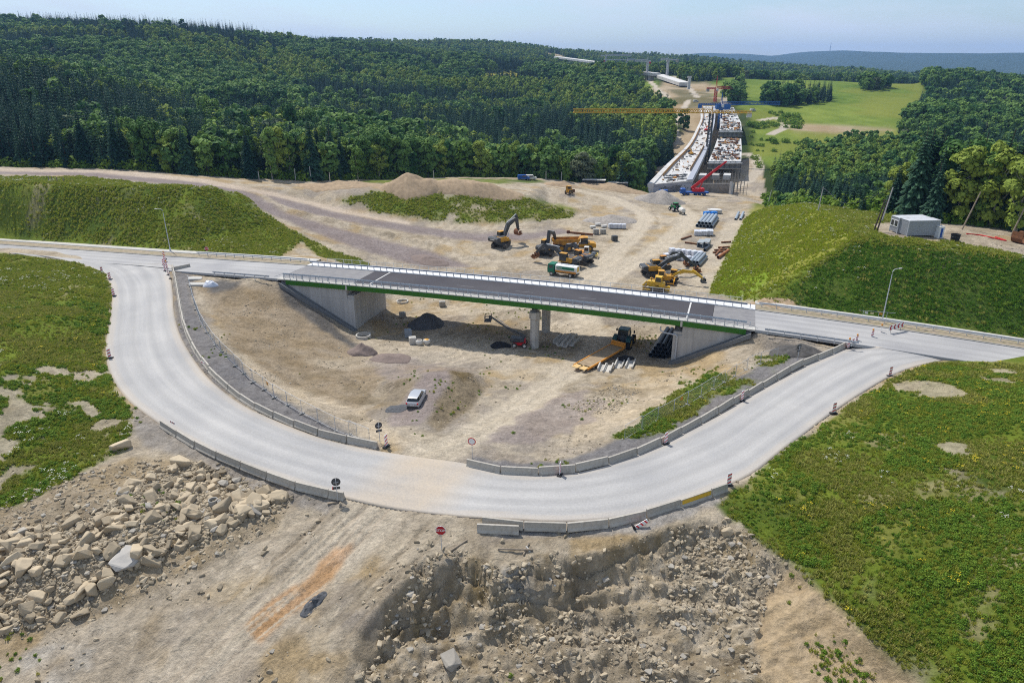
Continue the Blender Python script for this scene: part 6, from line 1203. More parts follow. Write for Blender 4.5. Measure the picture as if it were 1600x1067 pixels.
pipes('single dark pipe lying on the earth right of the square culverts', None, (1101, 393), (1109, 386), 1, .4, DPIPE); pipes('rusty orange pipe at the foot of the right grass bank', None, (1122, 405), (1138, 393), 1, .42, mat('orange_pipe', (.34, .13, .05), .7, .2, 2)); pipes('steel pipe lying on the pale strip at the far end of the yard', 'two pipes on the pale strip', (1149, 344), (1154, 335), 1, .45, GPIPE); pipes('steel pipe lying on the pale strip at the far end of the yard', 'two pipes on the pale strip', (1157, 344), (1161, 335), 1, .45, GPIPE)
def crate(name, label, cat, p, d, rz, m, group=None, detail='pallet', dz=0.0, cov=None):
    p = p if isinstance(p, Vector) else at(*p); t = thing(name, label, cat, (p.x, p.y, p.z+dz), rz, group); b = MB()
    if detail == 'pallet':
        for y in (-.4, 0, .4): b.box((0, y*d[1], .07), (d[0], .1, .14))
        b.build('pallet', WOOD, t); nx = max(1, round(d[0]/.5)); k = MB()
        for i in range(nx): k.box((-d[0]/2+(i+.5)*d[0]/nx, 0, .16+d[2]/2), (d[0]/nx-.02, d[1], d[2]*RNG.uniform(.93, 1)), ch=.05)
        k.build('load', m, t)
    else:
        MB().box((0, 0, d[2]/2), d, ch=.05).build('block', m, t); MB().box((0, 0, d[2]+.03), (d[0]*.6, d[1]*.6, .06), ch=.02).build('lid', cov or m, t)
    return t
WRAP = mat('white_wrap', (.58, .60, .66), .35, .1, 2, spec=.5, rand=.08); BW = mat('blue_tarp', (.02, .22, .68), .4, .15, 2)
for r_ in range(2):
    for c_ in range(6):
        p = at(1050+c_*8.6-r_*9, 396+r_*8.5+c_*1.0); crate('wrapped_pallet', 'white wrapped pallet of paving in the block behind the right-hand machines', 'pallet', p, (1.5, 1.5, 1.35), R(20), WRAP, 'white pallets behind the right machines')
for i in range(4): crate('wrapped_pallet', 'pale blue-white wrapped pallet in the short row left of the pale haul road', 'pallet', at(954+i*6.7, 357+i*.2), (1.35, 1.3, 1.4), R(8), WRAP, 'pallet row left of the haul road')
for x, y, l in ((931, 366, 'grey pallet of kerb stones left of the dark bin'), (942, 366, 'grey pallet of kerb stones right beside its twin')): crate('stone_pallet', l, 'pallet', at(x, y), (1.7, 1.5, 1.5), R(5), CONC)
for x, y, l in ((926, 357, 'white sack pile behind the kerb stone pallets, left one'), (934, 353, 'white sack pile behind the kerb stone pallets, topmost one'), (944, 356, 'white sack pile behind the kerb stone pallets, right one')): crate('sack_pile', l, 'sack pile', at(x, y), (1.8, 1.0, .7), R(20), OFFW)
crate('waste_bin', 'dark square bin standing alone left of the pale haul road', 'bin', at(960, 376), (1.6, 1.4, 1.5), R(10), GREYP, detail='block', cov=STEEL)
for i in range(4): crate('blue_pack', 'bright blue wrapped pack at the far end of the yard row', 'pack', at(1104+(i % 2)*11, 341-(i//2)*5), (2.0, 1.6, 1.2), R(15), BW, 'blue packs in the yard row', 'block')
crate('slab_stack', 'pale concrete slab stack beyond the blue packs', 'slab stack', at(1116, 333), (4.6, 3.0, 1.3), R(-4), CONC_L, detail='block', cov=WHITE)
for i in range(3): crate('long_pack', 'long white wrapped pack between the pipes and the square culverts', 'pack', at(1090+i*9, 368-i*0.5), (2.2, 2.8, 1.4), R(-12), WRAP, 'long white packs in the yard row')
def culvert(px, py, rz):
    p = at(px, py); o = MB(); w_, h, l, th = 1.7, 1.6, 4.6, .2
    o.box((0, 0, th/2), (l, w_, th)).box((0, 0, h-th/2), (l, w_, th)).box((0, w_/2-th/2, h/2), (l, th, h-2*th)).box((0, -w_/2+th/2, h/2), (l, th, h-2*th)); q = o.build('box_culvert', mat('culvert_grey', (.3, .33, .35), .8, .15, 2)); q.location = p; q.rotation_euler = (0, 0, rz); tag(q, 'square grey concrete culvert in the pair below the long white packs', 'culvert', 'square culverts')
culvert(1095, 385, hd((1095, 385), (1103, 373))); culvert(1104, 384, hd((1104, 384), (1111, 372)))
for i, (a_, b_) in enumerate((((1116, 392), (1136, 391)), ((1114, 396), (1130, 394)), ((1127, 380), (1142, 379)), ((1122, 388), (1140, 387)), ((1118, 400), (1128, 388)), ((1064, 375), (1080, 370)), ((1070, 380), (1090, 383)))):
    p, q = at(*a_), at(*b_); o = MB().bar((0, 0, 0), tuple(q-p), .3, .3).bar((0, 0, .17), tuple(q-p+Vector((0, 0, .17))), .42, .05).bar((0, 0, -.17), tuple(q-p+Vector((0, 0, -.17))), .42, .05).build('steel_beam', RUST); o.location = p+Vector((0, 0, .25)); tag(o, 'rusty steel beam lying on the earth near the orange pipe' if i < 5 else 'rusty steel beam on the earth left of the square culverts', 'beam', 'rusty beams by the bank' if i < 5 else 'rusty beams left of the culverts')
t = thing('conveyor_arm', 'rust-brown steel conveyor arm lying behind the big dump truck', 'conveyor', at(908, 372), R(-8)); MB().bar((-4, 0, 1.6), (3.5, 0, 1.1), .5, .6).build('arm', RUST, t); MB().box((-3.9, 0, 1.7), (1.0, 1.0, 1.0), ch=.2).build('head', mat('dark_rust', (.10, .04, .025), .85, .3, 3), t); MB().box((.5, 0, .5), (2.0, 1.4, 1.0), taper=(.5, .8)).build('base', RUST, t)
for x, y, h, m_, lab in ((638, 526, 1.5, mat('blue_grey_block', (.26, .29, .33), .8, .12, 2), 'tall blue-grey block under the overpass behind the grey cube'), (645, 537, 1.35, CONC_L, 'grey concrete cube beside two white bags under the overpass'), (629, 495, 1.0, CONC, 'small concrete block beyond the left abutment in sunlight'), (691, 478, 1.1, CONC, 'small dark block beyond the overpass above the stone heap')):
    crate('concrete_block', lab, 'concrete block', at(x, y), (1.3, 1.2, h), R(15), m_, detail='block')
for x, y, lab in ((655, 538, 'white sand bag next to the grey cube'), (667, 537, 'white sand bag with yellow fill, farthest right of the blocks')):
    p = at(x, y); t = thing('big_bag', lab, 'bag', p, R(10)); MB().lathe([(.5, 0), (.68, .15), (.70, .55), (.62, .85), (.56, .88)], 14).build('sack', OFFW, t, 60); MB().lathe([(.54, .86), (.3, .98), (.05, 1.02)], 12).build('fill', YEL if 'yellow' in lab else GRVG, t, 60)
def trough(px, py, qx, qy, label, group, m=CONC_L):
    a_, b_ = at(px, py), at(qx, qy); d = b_-a_; l = d.length; o = MB().prism([(-.6, 0), (.6, 0), (.7, .65), (.5, .7), (.38, .22), (-.38, .22), (-.5, .7), (-.7, .65)], -l/2, l/2).build('concrete_trough', m); o.location = (a_+b_)/2+Vector((0, 0, .02)); o.rotation_euler = (0, RNG.normal(0, .12), math.atan2(d.y, d.x)-R(90)); tag(o, label, 'trough', group)
for a_ in ((875, 541, 888, 526), (880, 543, 892, 529), (886, 537, 897, 526), (891, 541, 902, 531), (868, 538, 880, 527)): trough(*a_, 'grey concrete trough in the loose bundle left of the trailer', 'troughs left of the trailer')
for a_ in ((938, 580, 942, 573), (948, 582, 953, 575), (964, 576, 969, 567), (982, 576, 987, 567)): trough(*a_, 'pale concrete trough lying right of the trailer', 'troughs right of the trailer')
def tarp(label, px, py, r_, h, m, seed): o = heap('tarp_bundle', label, px, py, r_, h, m, seed, 1.4, .2, .5); o['category'] = 'tarp'
tarp('crumpled black tarp left of the bridge column', 782, 540, 1.6, .7, BLACK, 31); tarp('crumpled black tarp behind the pale troughs', 977, 561, 1.4, .6, BLACK, 32); tarp('white wrapped lump by the head of the left fence', 329, 447, 1.2, 1.1, WRAP, 33)
for i in range(4): 
    p, q = at(800+i*3, 546-i), at(812+i*3, 537-i); o = MB().bar((0, 0, 0), tuple(q-p), .22, .2).build('timber_beam', WOOD); o.location = p+Vector((0, 0, .12+.1*(i % 2))); tag(o, 'weathered timber beam in the small bundle at the foot of the column', 'beam', 'beams at the column foot')
for x, y, sx, lab in ((305, 437, 2.6, 'pale concrete slab lying by the left fence head, upper one'), (309, 446, 3.2, 'pale concrete slab lying by the left fence head, lower one')):
    o = MB().box((0, 0, .2), (sx, 1.5, .4), ch=.05).build('concrete_slab', CONC_L); o.location = at(x, y); o.rotation_euler = (.05, .08, .3); tag(o, lab, 'slab')
for a_, b_, lab in (((778, 859), (832, 860), 'grey pole lying flat on the ledge above the pit'), ((822, 855), (868, 917), 'long pale pole sloping down the pit wall'), ((704, 862), (730, 845), 'short plank near the foot of the STOP sign'), ((818, 868), (826, 850), 'short stick crossing the poles on the ledge')):
    p, q = at(*a_), at(*b_); o = MB().tube([(0, 0, 0), tuple(q-p)], .09, 7).build('wooden_pole', OFFW if 'pale' in lab else WOOD); o.location = p+Vector((0, 0, .12)); tag(o, lab, 'pole')
p, q = at(405, 656), at(462, 628)
o = MB().bar((0, 0, 0), (3.2, .5, .1), .25, .12).build('timber_beam', WOOD); o.location = at(512, 788)+Vector((0, 0, .15)); tag(o, 'plank lying behind the end of the outer left barriers', 'plank')
# ------------------------------------------------------------------ hut platform on the right bank
CLAD = mat('grey_cladding', (.36, .375, .40), .6, .06, 1.0, dirt=(.27, .27, .26), dirt_amt=.3)
def container(label, p, rz, L_=6.4, w_=2.6, h=3.0, win=False):
    t = thing('office_container', label, 'container', p, rz); m = MB().box((0, 0, h/2+.15), (L_-.1, w_-.1, h-.2)); n = int(L_/.16)
    for i in range(n):
        for sy in (-1, 1): m.box((-L_/2+.2+i*(L_-.4)/(n-1), sy*(w_/2-.04), h/2+.15), (.07, .04, h-.4))
    for i in range(int(w_/.16)):
        for sx in (-1, 1): m.box((sx*(L_/2-.04), -w_/2+.2+i*(w_-.4)/(int(w_/.16)-1), h/2+.15), (.04, .07, h-.4))
    m.build('wall', CLAD, t); f = MB()
    for sx in (-1, 1):
        for sy in (-1, 1): f.box((sx*(L_/2-.08), sy*(w_/2-.08), h/2+.1), (.18, .18, h))
    f.build('corner_post', CLAD, t); MB().box((0, 0, h+.14), (L_+.06, w_+.06, .14), ch=.04).build('roof', mat('roof_grey', (.5, .52, .55), .6, .1, 1.5, dirt=(.3, .27, .24), dirt_amt=.5), t)
    if win:
        for y in (-.6, .55): q = MB().box((-L_/2-.0, y, 1.95), (.1, .95, 1.1)).build('window', GLASS, t); MB().box((-L_/2-.03, y, 2.55), (.1, 1.1, .1)).box((-L_/2-.03, y, 1.35), (.1, 1.1, .1)).box((-L_/2-.03, y-.5, 1.95), (.1, .08, 1.2)).box((-L_/2-.03, y+.5, 1.95), (.1, .08, 1.2)).build('window_frame', WHITE, q)
    return t
a_, b_ = at(1416, 369), at(1464, 371); rz = math.atan2(b_.y-a_.y, b_.x-a_.x)+R(0); nx = Vector((-math.sin(rz), math.cos(rz), 0)); dd = (b_-a_).normalized(); c0 = (a_+b_)/2
container('nearer grey site container with plain ribbed walls on the right bank', c0+nx*1.2, rz); container('farther grey site container with two white framed windows in its end', c0+nx*3.86-dd*.3, rz, win=True)
t = thing('portable_toilet', 'white and blue portable toilet at the corner of the grey containers', 'portable toilet', at(1466, 372), rz+R(4)); MB().box((0, 0, 1.1), (1.15, 1.15, 2.2), ch=.06, taper=(.94, .94)).build('cabin', WHITE, t); MB().box((-.05, -.575, 1.1), (.42, .05, 1.8)).build('door', BLUE, t); MB().box((0, 0, 2.28), (1.2, 1.2, .2), ch=.1).build('roof', OFFW, t); MB().tube([(.4, .4, 2.2), (.4, .4, 2.6)], .05, 8).build('vent_pipe', OFFW, t)
t = thing('water_barrel', 'black open water barrel right of the portable toilet', 'barrel', at(1491, 378), 0); MB().lathe([(.6, 0), (.72, .1), (.8, 1.35), (.86, 1.4), (.86, 1.5), (.76, 1.5), (.7, 1.2)], 20).build('tub', BLACK, t, 30); MB().lathe([(.8, 1.0), (.83, 1.02), (.83, 1.08), (.8, 1.1)], 20).build('hoop', GREYP, t)
t = thing('excavator_bucket', 'rusty loose excavator bucket on the dirt road at the right edge', 'bucket', at(1592, 380), R(200)); MB().prism(bucket_pf(1.8, R(95), 0, 1.1), -1.1, 1.1).build('shell', RUST, t); MB().box((0, 0, 2.1), (.7, .8, .5), ch=.1).build('lug', RUST, t)
pp = [at(x, y)+Vector((0, 0, .1)) for x, y in ((1510, 366), (1530, 368), (1545, 371), (1572, 377), (1555, 371))]; tag(MB().tube(catmull(pp, 5), .11, 6).build('red_hose', RED), 'red plastic hose lying along the edge of the dirt road', 'hose')
def upole(label, px, py, hgt, lean=(0, 0), m=WOOD, arm=False, group=None):
    p = at(px, py); t = thing('utility_pole', label, 'utility pole', p, 0, group, tilt=lean); MB().tube([(0, 0, -.4), (0, 0, hgt)], [.16, .11], 8).build('mast', m, t)
    if arm: MB().box((0, 0, hgt-.4), (1.3, .1, .12)).build('cross_arm', STEEL, t)
PALEP = mat('concrete_pole', (.42, .41, .40), .85, .1, 2)
upole('leaning dark timber pole, left of the pair beside the containers', 1365, 362, 6.5, (0, R(9)), BARKD); upole('leaning dark timber pole, right of the pair beside the containers', 1370, 362, 6.3, (0, R(8)), BARKD); upole('pale leaning concrete pole by the windowed container', 1378, 346, 7.5, (0, R(7)), PALEP)
upole('pole on the crest of the right bank with a small cross arm', 1278, 331, 6.2, (0, R(3)), PALEP, True); upole('thin pole at the far corner of the right bank', 1199, 324, 6.5, (0, R(6)), PALEP); upole('thin pole standing behind the container roof', 1442, 338, 7, (0, R(4)), PALEP); upole('leaning pole at the edge of the right wood near the hose', 1503, 359, 8, (0, R(14)), WOOD); upole('tall bare leaning trunk-like pole at the right edge of the wood', 1580, 368, 11, (0, R(12)), WOOD)
for x, y, h, lab in ((486, 283, 5.2, 'pale post before the dark spruces, first from the left'), (462, 282, 4.2, 'pale post before the dark spruces, a little left of the tall ones'), (516, 286, 3.6, 'short pale post before the dark spruces, third from the left'), (678, 282, 3.8, 'pale post right of the tall earth cone'), (405, 281, 3.0, 'short pale post above the haul track bend'), (853, 281, 3.6, 'pale post by the small round bush'), (877, 283, 3.8, 'pale post behind the backhoe loader'), (963, 290, 3.4, 'pale post behind the low grey sheds')): upole(lab, x, y, h, (0, 0), PALEP)
# wire slung between the crest poles
wp = [at(1278, 331)+Vector((.3, 0, 6)), at(1320, 340)+Vector((0, 0, 3.2)), at(1375, 346)+Vector((.8, 0, 7))]; tag(MB().tube(catmull(wp, 8), .03, 5).build('power_cable', GREYP), 'sagging cable between the crest pole and the pole by the containers', 'cable')
for i, (x, y) in enumerate(((77, 284), (82, 284), (90, 285), (100, 285))): upole('short stake in the grass on top of the left bank', x, y, 1.4, (0, 0), WOOD, group='stakes on the left bank')
# small sheds by the far trees
for x, y, l_, lab in ((928, 290, 10, 'low flat white roofed shed, leftmost by the far trees'), (965, 294, 9, 'low flat white roofed shed in the middle by the far trees'), (996, 296, 5, 'low flat pale canopy beside the small blue-grey cabin')):
    t = thing('flat_shed', lab, 'shed', at(x, y), R(-12)); MB().box((0, 0, 2.5), (l_, 3.4, .18)).build('roof', OFFW, t); MB().box((0, .6, 1.2), (l_-.6, 1.6, 2.4)).build('wall', GREYP, t)
    for sx in (-1, 1): MB().box((sx*(l_/2-.2), -1.5, 1.2), (.15, .15, 2.4)).build('post', STEEL, t)
t = thing('site_cabin', 'small blue-grey cabin with white corner by the far trees', 'cabin', at(988, 294), R(-12)); MB().box((0, 0, 2.4), (3.4, 2.6, 3.0)).build('wall', mat('blue_grey_wall', (.28, .33, .38), .6, .08, 1), t); MB().box((0, 0, 3.98), (3.8, 3.0, .16)).build('roof', OFFW, t); MB().box((-.6, -1.31, 2.0), (.9, .04, 2.0)).build('door', STEEL, t); MB().box((.8, -1.31, 2.8), (.9, .04, .9)).build('window', WHITE, t); MB().box((0, 0, .45), (3.4, 2.4, .9)).build('plinth', STEEL, t)
# ------------------------------------------------------------------ viaduct under construction
GRD = .066
def VP(px, py, dz=0.0):
    d = ray(px, py); t = (-8-GRD*317-H)/(d[2]-GRD*d[1]); return Vector((d[0]*t, d[1]*t, H+d[2]*t+dz))
VC = mat('viaduct_concrete', (.56, .56, .55), .85, .16, .25, dirt=(.33, .30, .27), dirt_amt=.6); VG = mat('viaduct_grey', (.36, .38, .43), .8, .1, .3); SCAF = mat('scaffold_grey', (.20, .19, .18), .8, .4, .6, dirt=(.30, .27, .23), dirt_amt=.6)
LE = catmull([VP(*p) for p in ((1012,289),(1042,258),(1073,229),(1088,203),(1095,184),(1092,166))], 8); RE = catmull([VP(*p) for p in ((1082,282),(1094,258),(1105,233),(1112,210),(1117,190),(1118,167))], 8)
VD = thing('viaduct', 'long pale concrete viaduct under construction curving away across the valley, left deck', 'viaduct', LE[0])
o0 = VD.location.copy()
def ribbon(name, A, B, z0, z1, m, parent, org):
    mb = MB(); vs = []
    for a_, b_ in zip(A, B): vs += [a_+Vector((0, 0, z1))-org, b_+Vector((0, 0, z1))-org, b_+Vector((0, 0, z0))-org, a_+Vector((0, 0, z0))-org]
    fs = [(0, 3, 2, 1)]+[(i*4+k, i*4+4+k, i*4+4+(k+1) % 4, i*4+(k+1) % 4) for i in range(len(A)-1) for k in range(4)]; q = (len(A)-1)*4; fs.append((q, q+1, q+2, q+3))
    return mb.add(vs, [tuple(reversed(f)) for f in fs]).build(name, m, parent)
lp = lambda t: [a_.lerp(b_, t) for a_, b_ in zip(LE, RE)]
ribbon('deck', LE, RE, -1.6, 0, VC, VD, o0); ribbon('parapet_strip', LE, lp(.14), .02, .55, VC, VD, o0); ribbon('parapet_strip', lp(.86), RE, .02, .5, VG, VD, o0); ribbon('box_girder', lp(.25), lp(.75), -4.4, -1.62, CONC, VD, o0)
def formrail(A, parent, org, h=1.5):
    mb = MB()
    for i in range(len(A)-1):
        a_, b_ = A[i]-org, A[i+1]-org; mb.bar(a_+Vector((0, 0, h*.5)), b_+Vector((0, 0, h*.5)), .12, h)
    return mb.build('formwork_rail', PLY, parent)
formrail(lp(.19)[3:26], VD, o0); formrail(lp(.19)[27:], VD, o0); formrail(lp(.80)[5:18], VD, o0); formrail(lp(.80)[19:], VD, o0)
f0, f1 = LE[0], RE[0]; d = (f1-f0); rz = math.atan2(d.y, d.x); L_ = d.length
ab = MB().box((L_*.56, .6, -3.2), (L_*.88, 1.2, 6.2)).build('end_wall', VG, VD); ab.rotation_euler = (0, 0, rz); q = MB()
rg = random.Random(3)
for i in range(44): q.box((L_*.16+rg.random()*L_*.78, -.012, -1.2-3.2*rg.random()), (.5*rg.uniform(.3, 1.2), .02, .5*rg.uniform(.4, 1.2)))
q.build('wall_recess', STEEL, ab)
ww = MB().add([(0, 0, .3), (L_*.13, -.1, .3), (L_*.13, -.1, -6), (.9, -1.5, -6.6), (0, .7, .3), (L_*.13, .6, .3), (L_*.13, .6, -6), (.9, 0, -6.6)], [(0, 3, 2, 1), (4, 5, 6, 7), (0, 1, 5, 4), (1, 2, 6, 5), (2, 3, 7, 6), (3, 0, 4, 7)]).build('wing_wall', VC, VD); ww.rotation_euler = (0, 0, rz)
for i in (10, 20, 30, 38):
    c = (LE[i]+RE[i])/2; g0 = gz(c.x, c.y); MB().box((c.x-o0.x, c.y-o0.y, (c.z-4.4+g0-1)/2-o0.z), (6, 2.4, c.z-4.4-g0+1)).build('pier', CONC, VD)
# right deck: two cast slabs on scaffolding, then the open end frame
def PQ(l, r_): return [VP(*p) for p in l], [VP(*p) for p in r_]
V2_ = thing('viaduct', 'right-hand viaduct deck still in formwork and scaffolding beside the finished left deck', 'viaduct', VP(1106, 252)); o2 = V2_.location.copy()
A1, B1 = PQ(((1107,252),(1115,234),(1121,217)), ((1158,252),(1159,234),(1158,217))); A2, B2 = PQ(((1124,204),(1126,192),(1124,170)), ((1159,204),(1158,192),(1146,168)))
for A_, B_ in ((A1, B1), (A2, B2)):
    ribbon('slab', A_, B_, -.8, 0, VC, V2_, o2); ribbon('formwork', A_, B_, -3.5, -.85, SCAF, V2_, o2); ribbon('bottom_slab', A_, B_, -4.2, -3.6, CONC, V2_, o2)
for (A_, B_), n in (((A1, B1), 7), ((A2, B2), 6)):
    for k in range(n):
        a_ = A_[0].lerp(B_[0], k/(n-1))-o2; MB().bar(a_+Vector((0, -.4, -.2)), a_+Vector((0, -.4, -14)), .25, .25).build('prop', STEEL, V2_)
    MB().bar(A_[0]-o2+Vector((-.5, -.6, -1.0)), B_[0]-o2+Vector((.5, -.6, -1.0)), 1.0, .45).build('edge_beam', VC, V2_); MB().bar(A_[0]-o2+Vector((-.5, -.6, -3.6)), B_[0]-o2+Vector((.5, -.6, -3.6)), .8, .35).build('edge_beam', CONC, V2_)
fr0, fr1 = VP(1098, 262, -2), VP(1150, 262, -2); m_ = MB()
for k in range(12):
    for j in range(5): a_ = fr0.lerp(fr1, k/11)-o2+Vector((0, -j*5, 0)); m_.bar(a_, a_+Vector((0, 0, -9)), .12, .12)
for j in range(5):
    for z in (-1, -3, -5, -7): m_.bar(fr0-o2+Vector((0, -j*5, z)), fr1-o2+Vector((0, -j*5, z)), .1, .1)
m_.build('scaffold', SCAF, V2_)
wp_ = D(1112, 297, 318); MB().box((wp_[0]-o2.x, wp_[1]-o2.y+3, wp_[2]-o2.z-.5), (22, 1.2, 6)).build('end_wall', SCAF, V2_)
for x in (1098, 1118, 1136): p = Vector(D(x, 276, 335)); MB().box(p-o2, (3.2, 7, 2.2), rz=R(-20)).build('cast_block', VC if x != 1118 else CONC, V2_)
for x, y in (): p = Vector(D(x+8, y, 340 if y > 240 else 430)); MB().box(p-o2+Vector((0, 2, 0)), (17, 3, 5)).build('dark_opening', BLACK, V2_)
p = Vector(D(1143, 291, 318)); t = thing('retaining_wall', 'tall white concrete wall piece at the right end of the viaduct works', 'wall', p, R(65)); MB().prism([(-3.2, -8), (3.2, -8), (3.2, .6), (-3.2, 2.6)], -.5, .5).build('wall', VC, t); MB().box((0, 0, -7.5), (7, 3, 1)).build('footing', CONC, t)
# clutter of rebar, boards and tools on the decks: nobody could count it
cl = MB(); rg = random.Random(5)
def clut(A_, B_, n, smax=1.0):
    for k in range(n):
        i = rg.randrange(len(A_)-1); p = A_[i].lerp(A_[i+1], u_ := rg.random()).lerp(B_[i].lerp(B_[i+1], u_), rg.uniform(.06, .94)); s = rg.uniform(.3, 1)**2*smax; mi = rg.choice((0, 1, 1, 1, 2, 4, 4, 4, 5, 5, 3, 0))
        cl.box((p.x, p.y, p.z+.05+s*.35), (s*rg.uniform(.5, 3.0), s*rg.uniform(.4, 1.6), s*rg.uniform(.4, 1.2)), mi, rz=rg.uniform(0, 3))
clut(lp(.22), lp(.78), 260, .75); clut(A1, B1, 380, 1.05); clut(A2, B2, 360, 1.05)
for k in range(30): p = lp(.25+.5*rg.random())[rg.randrange(1, 4)]; cl.bar(p+Vector((0, 0, .3)), p+Vector((rg.uniform(1, 3), rg.uniform(-2, 2), .4)), .3, .4, 4)
cl2 = cl.build('building_clutter', [PLY, RUST, OFFW, ORANGE, STEEL, CONC]); tag(cl2, 'rebar, boards and tools strewn over both viaduct decks', 'building clutter', kind='stuff')
def excav_small(label, px, py, m, i):
    p = VP(px, py, .1); t = thing('deck_lift', label, 'lift', p, i); MB().box((0, 0, .7), (2.2, 1.4, 1.2), ch=.2).build('body', m, t); MB().bar((-.6, 0, 1.2), (1.8, 0, 3.0), .35, .35).build('arm', m, t); MB().box((0, 0, .2), (2.4, 1.8, .4)).build('base', STEEL, t)
excav_small('small red work lift on the left viaduct deck halfway along', 1103, 205, RED, .4); excav_small('grey pump machine on the left viaduct deck, nearest of the machines', 1078, 238, GREYP, 1.0); excav_small('dark machine with yellow arm on the left deck behind the grey pump', 1080, 242, YEL, 2.0)
# ------------------------------------------------------------------ mobile crane and vans before the end wall
def mobile_crane():
    p = at(1084, 305); t = thing('mobile_crane', 'red telescopic mobile crane on a blue carrier, raising its boom before the viaduct end', 'mobile crane', p, R(178)); MB().box((0, 0, 1.15), (12, 2.6, .7), ch=.08).build('carrier', BLUE, t); c = MB().box((4.9, 0, 2.0), (2.2, 2.6, 1.7), ch=.2).build('cab', BLUE, t); MB().box((6.0, 0, 2.3), (.06, 2.2, .8)).build('windscreen', GLASS, c)
    for x in (4.3, 2.7, -.6, -2.3, -4.2):
        for sy in (-1, 1): wheel(t, x, sy*1.15, .62, .45, BLUE)
    MB().box((-1.2, 0, 2.2), (4.4, 2.5, 1.3), ch=.15).build('superstructure', RED, t); MB().box((-3.4, 0, 2.3), (1.3, 2.6, 1.3), ch=.1).build('counterweight', RED, t); MB().box((.6, -.9, 2.7), (1.6, .9, 1.5), ch=.1).build('crane_cab', GLASS, t)
    b = Vector((1.2, 0, 2.8)); tip = Vector((-11.5, 3, 14.5)); q = b.lerp(tip, .45)
    bo = MB().bar(b, q, 1.0, 1.2).build('boom', RED, t); MB().bar(q, b.lerp(tip, .8), .8, .95).build('boom_section', RED, bo); MB().bar(b.lerp(tip, .8), tip, .6, .7).build('boom_section', RED, bo); MB().bar((-2.2, 0, 2.8), b.lerp(tip, .36), .35, .35).build('ram', RED, t)
mobile_crane()
def van(label, x, y, rz, m):
    t = thing('van', label, 'van', at(x, y), rz); MB().prism([(-2.4, .35), (2.4, .35), (2.5, .95), (1.7, 1.15), (1.0, 1.95), (-2.3, 2.0), (-2.45, 1.0)], -.95, .95).build('body', m, t); MB().prism([(1.62, 1.2), (1.72, 1.2), (1.04, 1.92), (.94, 1.92)], -.85, .85).build('windscreen', GLASS, t)
    for sy in (-1, 1):
        MB().box((.2, sy*.955, 1.5), (1.6, .02, .55)).build('side_window', GLASS, t)
        for xx in (-1.5, 1.5): wheel(t, xx, sy*.85, .35, .24)
van('dark blue van parked under the viaduct end wall', 1034, 304, R(185), BLUE); van('white van at the far end of the viaduct left deck', 1087, 160, R(0), OFFW); van('white van on the dirt road right of the blue crane', 1176, 174, R(20), OFFW)
for x, y, m, l in ((818, 281, BLUE, 'small blue car parked at the far left end of the haul road'), (829, 281, OFFW, 'small pale car parked right of the blue one at the far haul road')): van(l, x, y, R(5), m)
# ------------------------------------------------------------------ tower cranes
def lattice(mb, a_, b_, w_, h_, n, th=.16, tri=False):
    a_, b_ = Vector(a_), Vector(b_); d = (b_-a_).normalized(); s = d.cross(Vector((0, 0, 1)))
    if s.length < .1: s = Vector((1, 0, 0))
    s.normalize(); u = s.cross(d); C_ = [s*w_/2, s*-w_/2, u*h_] if tri else [s*w_/2+u*h_/2, s*-w_/2+u*h_/2, s*-w_/2-u*h_/2, s*w_/2-u*h_/2]; m = len(C_)
    for c in C_: mb.bar(a_+c, b_+c, th*1.4, th*1.4)
    for i in range(n):
        p, q = a_.lerp(b_, i/n), a_.lerp(b_, (i+1)/n); r_ = a_.lerp(b_, (i+.5)/n)
        for k in range(m): mb.bar(p+C_[k], r_+C_[(k+1) % m], th*.8, th*.8); mb.bar(r_+C_[(k+1) % m], q+C_[k], th*.8, th*.8)
def tower_crane(label, top, mast_h, jib, cjib, rz, m, apex=4.0, th=.2, cw=CONC, mm=None):
    t = thing('tower_crane', label, 'tower crane', (top[0], top[1], top[2]-mast_h), rz); q = MB(); lattice(q, (0, 0, 0), (0, 0, mast_h), 1.8, 1.8, max(4, int(mast_h/2)), th); q.build('mast', mm or m, t)
    j = MB(); lattice(j, (.5, 0, mast_h+.4), (jib, 0, mast_h+.4), 1.7, 2.0, max(6, int(jib/2.6)), th, True); j.build('jib', m, t); c = MB(); lattice(c, (-.5, 0, mast_h+.4), (-cjib, 0, mast_h+.4), 1.6, 1.0, 5, th, True); c.build('counter_jib', m, t)
    MB().box((-cjib+1.2, 0, mast_h-.6), (2.4, 1.6, 2.6)).build('counterweight', cw, t); MB().box((.6, -1.4, mast_h-.3), (1.6, 1.3, 2.0), ch=.1).build('cab', OFFW, t)
    a_ = MB(); a_.bar((-.6, 0, mast_h), (0, 0, mast_h+apex+2), .3, .3); a_.bar((.6, 0, mast_h), (0, 0, mast_h+apex+2), .3, .3); a_.build('apex', m, t); MB().tube([(jib*.6, 0, mast_h+2.4), (0, 0, mast_h+apex+2), (-cjib+1, 0, mast_h+1)], .07, 5).build('tie', STEEL, t)
CY_ = mat('crane_yellow', (.62, .36, .03), .6, .12, 1); CB = mat('crane_blue', (.02, .10, .30), .6, .12, 1); CW_ = mat('crane_grey', (.45, .46, .48), .6, .1, 1)
tower_crane('long yellow tower crane whose jib reaches left over the forest beside the viaduct', D(1112, 178, 400), 30, 77, 22, R(178), CY_, 1.2, .3, OFFW, STEEL)
tower_crane('blue tower crane beyond the viaduct with its jib pointing right over the dark trees', D(1127, 165, 520), 24, 44, 17, R(6), CB, 7, .3, CB)
tower_crane('small red and white tower crane behind the blue one', D(1119, 140, 640), 16, 15, 9, R(10), mat('crane_red', (.45, .05, .04), .6, .1, 1), 9, .28)
